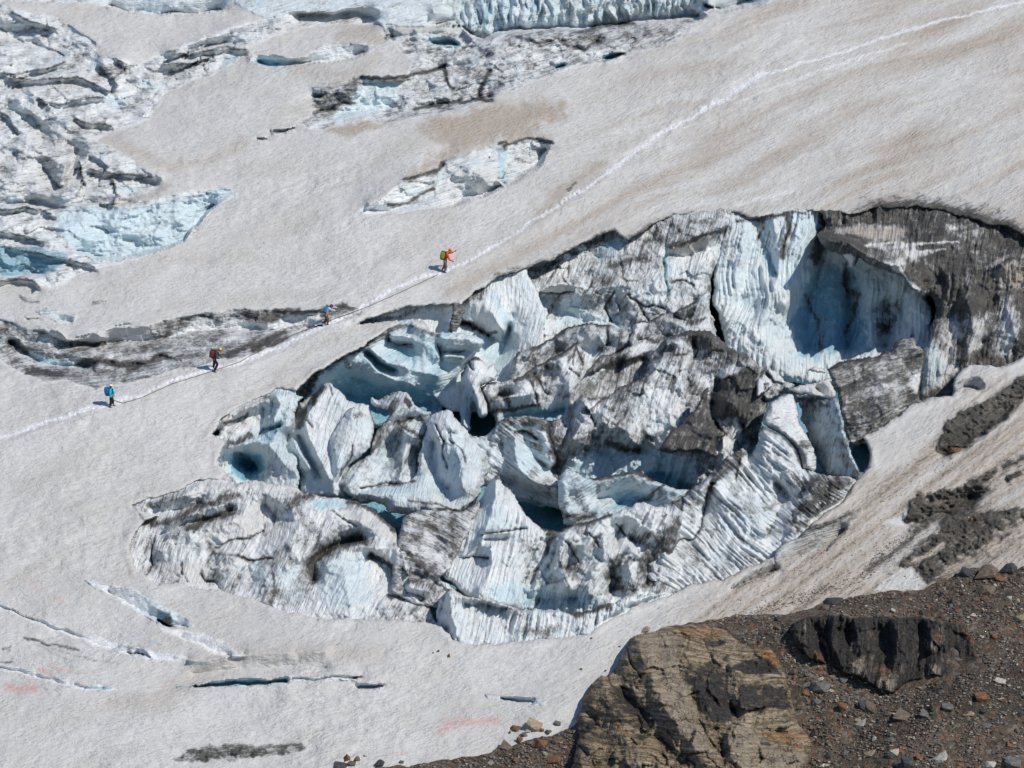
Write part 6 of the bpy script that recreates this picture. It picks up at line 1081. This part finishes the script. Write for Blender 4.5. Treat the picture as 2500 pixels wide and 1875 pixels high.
# gravel: far too many to count
def gravel(name, spots, label):
    base = []
    for k in range(6):
        bm = stone_mesh(500 + k, 0.6)
        bm.verts.ensure_lookup_table(); bm.verts.index_update()
        base.append((np.array([v.co[:] for v in bm.verts]), np.array([[v.index for v in f.verts] for f in bm.faces]))); bm.free()
    VV = []; FF = []; CC = []; off = 0
    pal = [(0.20, 0.185, 0.165), (0.13, 0.11, 0.09), (0.28, 0.13, 0.07), (0.36, 0.31, 0.24), (0.48, 0.44, 0.38), (0.06, 0.058, 0.055), (0.16, 0.13, 0.10)]
    for (u, v, w) in spots:
        bv, bf = base[random.randrange(6)]
        a = random.uniform(0, 6.28); s = w / 2 / PXM
        q = bv * [s, s * 0.9, s * random.uniform(0.5, 0.9)]
        c_, s_ = math.cos(a), math.sin(a)
        q = np.stack([q[:, 0] * c_ - q[:, 1] * s_, q[:, 0] * s_ + q[:, 1] * c_, q[:, 2]], 1)
        p = point(u, v, d=surf_any(u, v))
        VV.append(q + np.array(p) + [0, 0, s * 0.25]); FF.append(bf + off); off += len(bv)
        col = random.choices(pal, [7, 6, 2, 3, 2, 4, 6])[0]
        CC.append(np.tile([*col, 1.0], (len(bv), 1)))
    VV = np.concatenate(VV); FF = np.concatenate(FF); CC = np.concatenate(CC)
    me = bpy.data.meshes.new(name)
    me.vertices.add(len(VV)); me.vertices.foreach_set('co', VV.astype(np.float32).ravel())
    me.loops.add(len(FF) * 3); me.loops.foreach_set('vertex_index', FF.astype(np.int32).ravel())
    me.polygons.add(len(FF)); me.polygons.foreach_set('loop_start', np.arange(0, len(FF) * 3, 3, dtype=np.int32)); me.polygons.foreach_set('loop_total', np.full(len(FF), 3, np.int32))
    me.update(calc_edges=True)
    at = me.attributes.new('tint', 'FLOAT_COLOR', 'POINT'); at.data.foreach_set('color', CC.astype(np.float32).ravel())
    m = NT('gravel_' + name); t = m.attr('tint').outputs['Color']
    n1 = m.noise(m.n('TexCoord').outputs['Object'], 12, 3, 0.6)
    m.put(m.b.inputs['Base Color'], m.mix(m.ramp(n1, 0.35, 0.7, 0, 0.4), t, (0.08, 0.07, 0.06))); m.b.inputs['Roughness'].default_value = 0.9
    me.materials.append(m.m)
    o = link(bpy.data.objects.new(name, me)); tag(o, label, 'gravel', kind='stuff')
    return o
spots = []
while len(spots) < 15000:
    u = random.uniform(880, 2560); v = random.uniform(1370, 1900)
    if not inside(u, v) or inpoly(u, v, poly_rock) or inpoly(u, v, poly_wall): continue
    if gnoise(np.array([u / 60.0]), np.array([v / 40.0]), 401)[0] < random.uniform(-0.5, 0.3): continue
    spots.append((u, v, 2.5 + 9 * random.random() ** 3.5))
gravel('gravel', spots, 'loose gravel and small rubble covering the brown scree')
spots = []
R1 = P('g 1300,530 1500,440 w 0,1530 80,1420 180,1290 330,1240 450,1190 300,1330 200,1440 60,1560 g 1900,400 1650,460 1450,520')
while len(spots) < 2400:
    u = random.uniform(1720, 2500); v = random.uniform(1040, 1520)
    inb = inpoly(u, v, R1)
    if not inb and random.random() < 0.93: continue
    if not inb and not (inpoly(u, v, D2) or inpoly(u, v, D1) or (V_ := (u - 1650) + 1.25 * (v - 1480)) > 120): continue
    spots.append((u, v, 2 + 3.5 * random.random() ** 2))
gravel('gravel', spots, 'scattered grit and pebbles strewn over the dirty snow ramp')
# ------------------------------------------------------------------ the four roped climbers
def plain(name, c, rough=0.7, spec=0.3):
    m = NT(name); oc = m.n('TexCoord').outputs['Object']
    n1 = m.noise(oc, 9, 3, 0.6)
    m.put(m.b.inputs['Base Color'], m.mix(m.ramp(n1, 0.3, 0.7), tuple(x * 0.82 for x in c), tuple(min(1, x * 1.12) for x in c)))
    m.b.inputs['Roughness'].default_value = rough; m.b.inputs['Specular IOR Level'].default_value = spec
    m.t.links.new(m.bump(n1, 0.02, 0.6), m.b.inputs['Normal'])
    return m.m
SKIN = plain('skin', (0.48, 0.27, 0.19), 0.55); BLK = plain('black_cloth', (0.018, 0.018, 0.022)); BOOT = plain('boot_leather', (0.05, 0.045, 0.04)); METAL = plain('pole_metal', (0.45, 0.46, 0.48), 0.35, 0.6); HAIR = plain('dark_hair', (0.03, 0.02, 0.015))
def skin_obj(name, mat, verts, edges, radii, parent, root=0, sub=2):
    me = bpy.data.meshes.new(name)
    me.from_pydata([tuple(v) for v in verts], edges, [])
    o = bpy.data.objects.new(name, me); COL.objects.link(o)
    o.modifiers.new('skin', 'SKIN'); sd = me.skin_vertices[0].data
    for i, r in enumerate(radii):
        sd[i].radius = (r, r) if not isinstance(r, tuple) else r
        sd[i].use_root = (i == root)
    sb = o.modifiers.new('sub', 'SUBSURF'); sb.levels = sub; sb.render_levels = sub
    bpy.context.view_layer.update()
    ev = bpy.data.meshes.new_from_object(o.evaluated_get(bpy.context.evaluated_depsgraph_get()))
    bpy.data.objects.remove(o)
    ev.name = name
    for p in ev.polygons: p.use_smooth = True
    ev.materials.clear(); ev.materials.append(mat)
    n = link(bpy.data.objects.new(name, ev)); n.parent = parent
    return n
def blob(name, mat, c, size, parent, rotm=None, cut=None, subdiv=3, box=0.0):
    bm = bmesh.new(); bmesh.ops.create_icosphere(bm, subdivisions=subdiv, radius=1.0)
    for v in bm.verts:
        if box:
            q = v.co.copy(); mx = max(abs(q.x), abs(q.y), abs(q.z)); v.co = q.lerp(q / mx, box)
    if cut is not None:
        bmesh.ops.bisect_plane(bm, geom=list(bm.verts) + list(bm.edges) + list(bm.faces), plane_co=(0, 0, cut), plane_no=(0, 0, -1), clear_outer=True)
        bmesh.ops.holes_fill(bm, edges=bm.edges)
    for v in bm.verts:
        q = Vector((v.co.x * size[0], v.co.y * size[1], v.co.z * size[2]))
        if rotm is not None: q = rotm @ q
        v.co = q + Vector(c)
    for f in bm.faces: f.smooth = True
    me = bpy.data.meshes.new(name); bm.to_mesh(me); bm.free(); me.materials.append(mat)
    o = link(bpy.data.objects.new(name, me)); o.parent = parent
    return o
def tube(name, mat, pts, r, parent=None, n=6):
    bm = bmesh.new(); rings = []
    pts = [Vector(p) for p in pts]
    for i, p in enumerate(pts):
        d = (pts[min(i + 1, len(pts) - 1)] - pts[max(i - 1, 0)]).normalized()
        a = d.cross(Vector((0, 1, 0.01))).normalized(); b = d.cross(a)
        rr = r[i] if isinstance(r, (list, tuple)) else r
        rings.append([bm.verts.new(p + a * rr * math.cos(6.2832 * k / n) + b * rr * math.sin(6.2832 * k / n)) for k in range(n)])
    for i in range(len(rings) - 1):
        for k in range(n): bm.faces.new((rings[i][k], rings[i][(k + 1) % n], rings[i + 1][(k + 1) % n], rings[i + 1][k]))
    bm.faces.new(rings[0]); bm.faces.new(rings[-1][::-1])
    bmesh.ops.recalc_face_normals(bm, faces=bm.faces)
    for f in bm.faces: f.smooth = True
    me = bpy.data.meshes.new(name); bm.to_mesh(me); bm.free(); me.materials.append(mat)
    o = link(bpy.data.objects.new(name, me))
    if parent: o.parent = parent
    return o
def ry(a): return Matrix.Rotation(math.radians(a), 3, 'Y')

def climber(spec):
    k = spec['k']; fx, fy = spec['foot']; ox, oy = spec['org']
    u, v = ox + fx / k, oy + fy / k
    base = point(u, v)
    sc_ = DIST / surf(u, v)
    M = 1.0 / (k * PXM * sc_)
    # local metres: x right, z up, y away from the camera; slope under the feet
    root = bpy.data.objects.new('person', None); COL.objects.link(root); root.location = base - Vector((0, 0, 0.03))
    tag(root, spec['label'], 'person', 'roped climbers crossing the snow slope')
    def q(x, y, dy=0.0): return Vector(((x - fx) * M, dy, (fy - y) * M + dy * 0.18))
    J = spec['j']
    hip = q(*J['hip']); chest = q(*J['chest']); neck = q(*J['neck']); head = q(*J['head'])
    kn = [q(*J['knee_near'], -0.11), q(*J['knee_far'], 0.11)]
    an = [q(*J['ankle_near'], -0.11), q(*J['ankle_far'], 0.11)]
    el = [q(*J['elbow_near'], -0.26), q(*J['elbow_far'], 0.24)]
    ha = [q(*J['hand_near'], -0.22), q(*J['hand_far'], 0.20)]
    sh = [chest + Vector((0.02, -0.19, 0.03)), chest + Vector((0.02, 0.19, 0.03))]
    waist = hip.lerp(chest, 0.42)
    hp = [hip + Vector((0, -0.1, -0.04)), hip + Vector((0, 0.1, -0.04))]
    V_ = [hip, waist, chest, neck, head, sh[0], el[0], ha[0], sh[1], el[1], ha[1], hp[0], kn[0], an[0], hp[1], kn[1], an[1]]
    E_ = [(0, 1), (1, 2), (2, 3), (3, 4), (2, 5), (5, 6), (6, 7), (2, 8), (8, 9), (9, 10), (0, 11), (11, 12), (12, 13), (0, 14), (14, 15), (15, 16)]
    R_ = [.105, .10, .12, .055, .085, .06, .042, .032, .06, .042, .032, .085, .058, .04, .085, .058, .04]
    skin_obj('body', SKIN, V_, E_, R_, root)
    jm = spec['jacket']; tm = spec['trousers']
    cuff = [el[i].lerp(ha[i], 0.86) for i in (0, 1)]
    skin_obj('jacket', jm, [hip.lerp(waist, 0.25), waist, chest, chest.lerp(neck, 0.7), sh[0], el[0], cuff[0], sh[1], el[1], cuff[1]], [(0, 1), (1, 2), (2, 3), (2, 4), (4, 5), (5, 6), (2, 7), (7, 8), (8, 9)],
             [.155, .15, .17, .09, .10, .08, .062, .10, .08, .062], root)
    sole = [an[i] for i in (0, 1)]
    skin_obj('trousers', tm, [hip.lerp(waist, 0.2), hip, hp[0], kn[0], an[0] + Vector((0, 0, .03)), hp[1], kn[1], an[1] + Vector((0, 0, .03))], [(0, 1), (1, 2), (2, 3), (3, 4), (1, 5), (5, 6), (6, 7)],
             [.14, .15, .13, .10, .085, .13, .10, .085], root)
    for i in (0, 1):
        b = skin_obj('boot', spec['boots'], [an[i] + Vector((0, 0, .06)), an[i] + Vector((-.01, 0, -.04)), an[i] + Vector((.10, 0, -.055)), an[i] + Vector((.17, 0, -.06))], [(0, 1), (1, 2), (2, 3)], [.062, .062, .052, .038], root, root=1)
        # hand: palm, four fingers and a thumb curled round the pole
        f = (ha[i] - el[i]).normalized(); s_ = -1 if i == 0 else 1
        side = Vector((0, 1, 0)); dn = f.cross(side).normalized()
        if dn.z > 0: dn = -dn
        vs = [ha[i] - f * .02, ha[i] + f * .05]; es = [(0, 1)]; rs = [.03, .036]
        for fi, off in enumerate((-.033, -.011, .011, .033)):
            a0 = ha[i] + f * .075 + side * off
            L = (.034, .04, .037, .028)[fi]
            vs += [a0, a0 + f * L + dn * .012, a0 + f * (L * .9) + dn * (.03 + L * .5)]; n0 = len(vs) - 3
            es += [(1, n0), (n0, n0 + 1), (n0 + 1, n0 + 2)]; rs += [.0115, .010, .009]
        t0 = ha[i] + f * .02 - side * .04 * s_
        vs += [t0, t0 + f * .04 + dn * .02 - side * .008 * s_]; es += [(1, len(vs) - 2), (len(vs) - 2, len(vs) - 1)]; rs += [.013, .011]
        skin_obj('glove' if spec['gloves'] else 'hand', BLK if spec['gloves'] else SKIN, vs, es, rs, root, sub=1)
    # head: face, nose, hair, helmet with rim, straps
    tilt = spec.get('tilt', 15)
    Rm = ry(tilt)
    hd = blob('face', SKIN, head + Rm @ Vector((.01, 0, -.01)), (.092, .078, .118), root, Rm)
    bmn = blob('nose', SKIN, head + Rm @ Vector((.105, 0, -.03)), (.018, .014, .02), hd, Rm, subdiv=1)
    for s_ in (-1, 1):
        blob('eye', BLK, head + Rm @ Vector((.088, s_ * .032, .0)), (.012, .014, .008), hd, Rm, subdiv=1)
        blob('ear', SKIN, head + Rm @ Vector((0, s_ * .08, -.02)), (.022, .012, .03), hd, Rm, subdiv=1)
    blob('mouth', plain('lips_' + spec['id'], (0.35, 0.12, 0.10)), head + Rm @ Vector((.09, 0, -.065)), (.01, .024, .006), hd, Rm, subdiv=1)
    blob('hair', HAIR, head + Rm @ Vector((-.03, 0, -.02)), (.088, .084, .10), root, Rm)
    hel = blob('helmet', spec['helmet'], head + Rm @ Vector((-.005, 0, .035)), (.138, .118, .125), root, Rm, cut=-0.15)
    blob('helmet_rim', BLK, head + Rm @ Vector((.0, 0, .016)), (.142, .121, .010), hel, Rm)
    if spec.get('collar'): blob('collar', spec['collar'], neck.lerp(head, .35), (.085, .09, .075), root, Rm)
    # rucksack: pack, lid, pocket, straps
    bc = q(spec['pack_c'][0] + 22, spec['pack_c'][1]); w_, h_ = spec['pack_s'][0] * M / 2, spec['pack_s'][1] * M / 2
    Rp = ry(spec['pack_t'])
    pk = blob('backpack', spec['pack_m'], bc, (w_ * 1.1, .18, h_), root, Rp, box=0.45)
    blob('lid', spec['pack_lid'], bc + Rp @ Vector((.02, 0, h_ * .85)), (w_ * .9, .15, h_ * .24), pk, Rp, box=.4)
    blob('bottom_panel', BLK, bc + Rp @ Vector((.02, 0, -h_ * .80)), (w_ * .92, .155, h_ * .26), pk, Rp, box=.4)
    for s_ in (-.12, .12):
        tube('strap', BLK, [bc + Rp @ Vector((w_ * .7, s_, h_ * .8)), sh[0 if s_ < 0 else 1] + Vector((.03, 0, .09)), chest + Vector((.16, s_, .02)), waist + Vector((.13, s_ * 1.1, .02)), bc + Rp @ Vector((w_ * .7, s_, -h_ * .6))], .022, pk)
    hr = tube('harness', spec['harness'], [hip + Vector((0.155 * math.cos(a), 0.165 * math.sin(a), .05)) for a in [6.2832 * t / 16 for t in range(17)]], .028, root)
    blob('gear_loop', spec['harness'], hip + Vector((.12, -.13, -.03)), (.05, .03, .06), hr, subdiv=2)
    for (x0, y0, x1, y1, dy, nm) in spec['poles']:
        a = q(x0, y0, dy); b = q(x1, y1, dy)
        po = tube(nm, METAL, [a, a.lerp(b, .2), b], [.016, .011, .008], root)
        if nm == 'trekking_pole': tube('grip', BLK, [a, a.lerp(b, .14)], .02, po); blob('basket', BLK, a.lerp(b, .94), (.04, .04, .008), po, subdiv=1)
        else: tube('axe_head', METAL, [a + Vector((-.1, 0, -.02)), a, a + Vector((.12, 0, -.03))], .014, po)
    return root
RED = plain('orange_red_jacket', (0.80, 0.075, 0.02)); 
climber(dict(id='a', k=18.44, org=(1050, 590), foot=(640, 1375), label='climber in orange red jacket and orange helmet with both arms raised, highest on the track', jacket=RED, trousers=plain('grey_trousers', (0.13, 0.125, 0.13)), boots=BOOT, gloves=True,
    helmet=plain('orange_helmet', (0.90, 0.20, 0.03), .4), collar=plain('yellow_hood', (0.65, 0.55, 0.03)), tilt=25, pack_m=plain('lime_pack', (0.24, 0.28, 0.04)), pack_lid=plain('lime_lid', (0.10, 0.12, 0.03)), pack_c=(545, 590), pack_s=(210, 390), pack_t=12, harness=plain('red_harness', (0.40, 0.07, 0.08)),
    j=dict(hip=(670, 830), chest=(750, 500), neck=(845, 415), head=(905, 365), knee_near=(735, 1090), ankle_near=(655, 1330), knee_far=(650, 1120), ankle_far=(530, 1290), elbow_near=(880, 750), hand_near=(1010, 800), elbow_far=(930, 530), hand_far=(1110, 455)),
    poles=[(1150, 380, 1180, 900, .22, 'trekking_pole'), (1040, 840, 1090, 900, -.2, 'ice_axe')]))
climber(dict(id='b', k=18.43, org=(760, 720), foot=(740, 1325), label='climber in pale shirt and purple helmet bending forward with arms stretched out', jacket=plain('pale_shirt', (0.55, 0.57, 0.60)), trousers=plain('brown_trousers', (0.12, 0.068, 0.03)), boots=BOOT, gloves=False,
    helmet=plain('purple_helmet', (0.20, 0.025, 0.13), .4), tilt=40, pack_m=plain('blue_pack', (0.02, 0.24, 0.46)), pack_lid=plain('teal_lid', (0.02, 0.10, 0.16)), pack_c=(655, 620), pack_s=(210, 360), pack_t=32, harness=plain('orange_harness', (0.55, 0.12, 0.05)),
    j=dict(hip=(680, 880), chest=(790, 590), neck=(860, 520), head=(915, 480), knee_near=(760, 1100), ankle_near=(740, 1280), knee_far=(670, 1140), ankle_far=(520, 1290), elbow_near=(970, 610), hand_near=(1130, 625), elbow_far=(1010, 570), hand_far=(1190, 595)),
    poles=[(800, 960, 870, 1040, -.2, 'ice_axe')]))
climber(dict(id='c', k=18.43, org=(490, 830), foot=(580, 1425), label='climber in dark clothes and yellow helmet stepping uphill with a trekking pole', jacket=plain('dark_jacket', (0.055, 0.045, 0.06)), trousers=plain('black_trousers', (0.012, 0.012, 0.02)), boots=BOOT, gloves=False,
    helmet=plain('yellow_helmet', (0.85, 0.52, 0.02), .4), tilt=22, pack_m=plain('dark_red_pack', (0.17, 0.03, 0.025)), pack_lid=plain('dark_lid', (0.03, 0.02, 0.02)), pack_c=(500, 580), pack_s=(220, 370), pack_t=14, harness=plain('dark_red_harness', (0.16, 0.02, 0.05)),
    j=dict(hip=(625, 840), chest=(715, 530), neck=(810, 450), head=(880, 410), knee_near=(775, 1030), ankle_near=(620, 1370), knee_far=(610, 1070), ankle_far=(560, 1240), elbow_near=(740, 740), hand_near=(900, 750), elbow_far=(820, 730), hand_far=(950, 740)),
    poles=[(975, 700, 1065, 1180, -.2, 'trekking_pole')]))
climber(dict(id='d', k=18.43, org=(230, 920), foot=(740, 1350), label='climber in turquoise jacket and white helmet with a bulky blue rucksack, lowest on the track', jacket=plain('turquoise_jacket', (0.01, 0.42, 0.55)), trousers=plain('black_pants', (0.016, 0.012, 0.014)), boots=BOOT, gloves=True,
    helmet=plain('white_helmet', (0.78, 0.77, 0.68), .4), collar=BLK, tilt=5, pack_m=plain('deep_blue_pack', (0.01, 0.15, 0.36)), pack_lid=plain('blue_lid', (0.01, 0.20, 0.42)), pack_c=(570, 620), pack_s=(230, 400), pack_t=-8, harness=plain('pink_harness', (0.45, 0.09, 0.13)),
    j=dict(hip=(780, 860), chest=(745, 545), neck=(755, 450), head=(770, 385), knee_near=(760, 1110), ankle_near=(725, 1310), knee_far=(830, 1080), ankle_far=(845, 1250), elbow_near=(740, 730), hand_near=(800, 850), elbow_far=(860, 700), hand_far=(885, 850)),
    poles=[(545, 850, 545, 1090, -.25, 'trekking_pole')]))
# rope lying on the snow between them
rp = P('z 277,978 300,985 345,972 420,938 500,913 p 700,1300 820,1260 950,1185 1150,1085 1350,985 1500,925 1650,880 1780,820 1900,770 2050,725 a 1000,250 1250,160 1500,50 z 1030,690 z 1075,668')
rpts = []
for i in range(len(rp) - 1):
    for t in np.linspace(0, 1, 8, endpoint=False):
        uv = rp[i] * (1 - t) + rp[i + 1] * t
        rpts.append(point(uv[0], uv[1]) + Vector((0, 0, 0.03)))
rope = tube('rope', plain('rope_fibre', (0.16, 0.13, 0.10)), rpts, 0.022)
tag(rope, 'thin climbing rope linking the four climbers along the beaten track', 'rope')
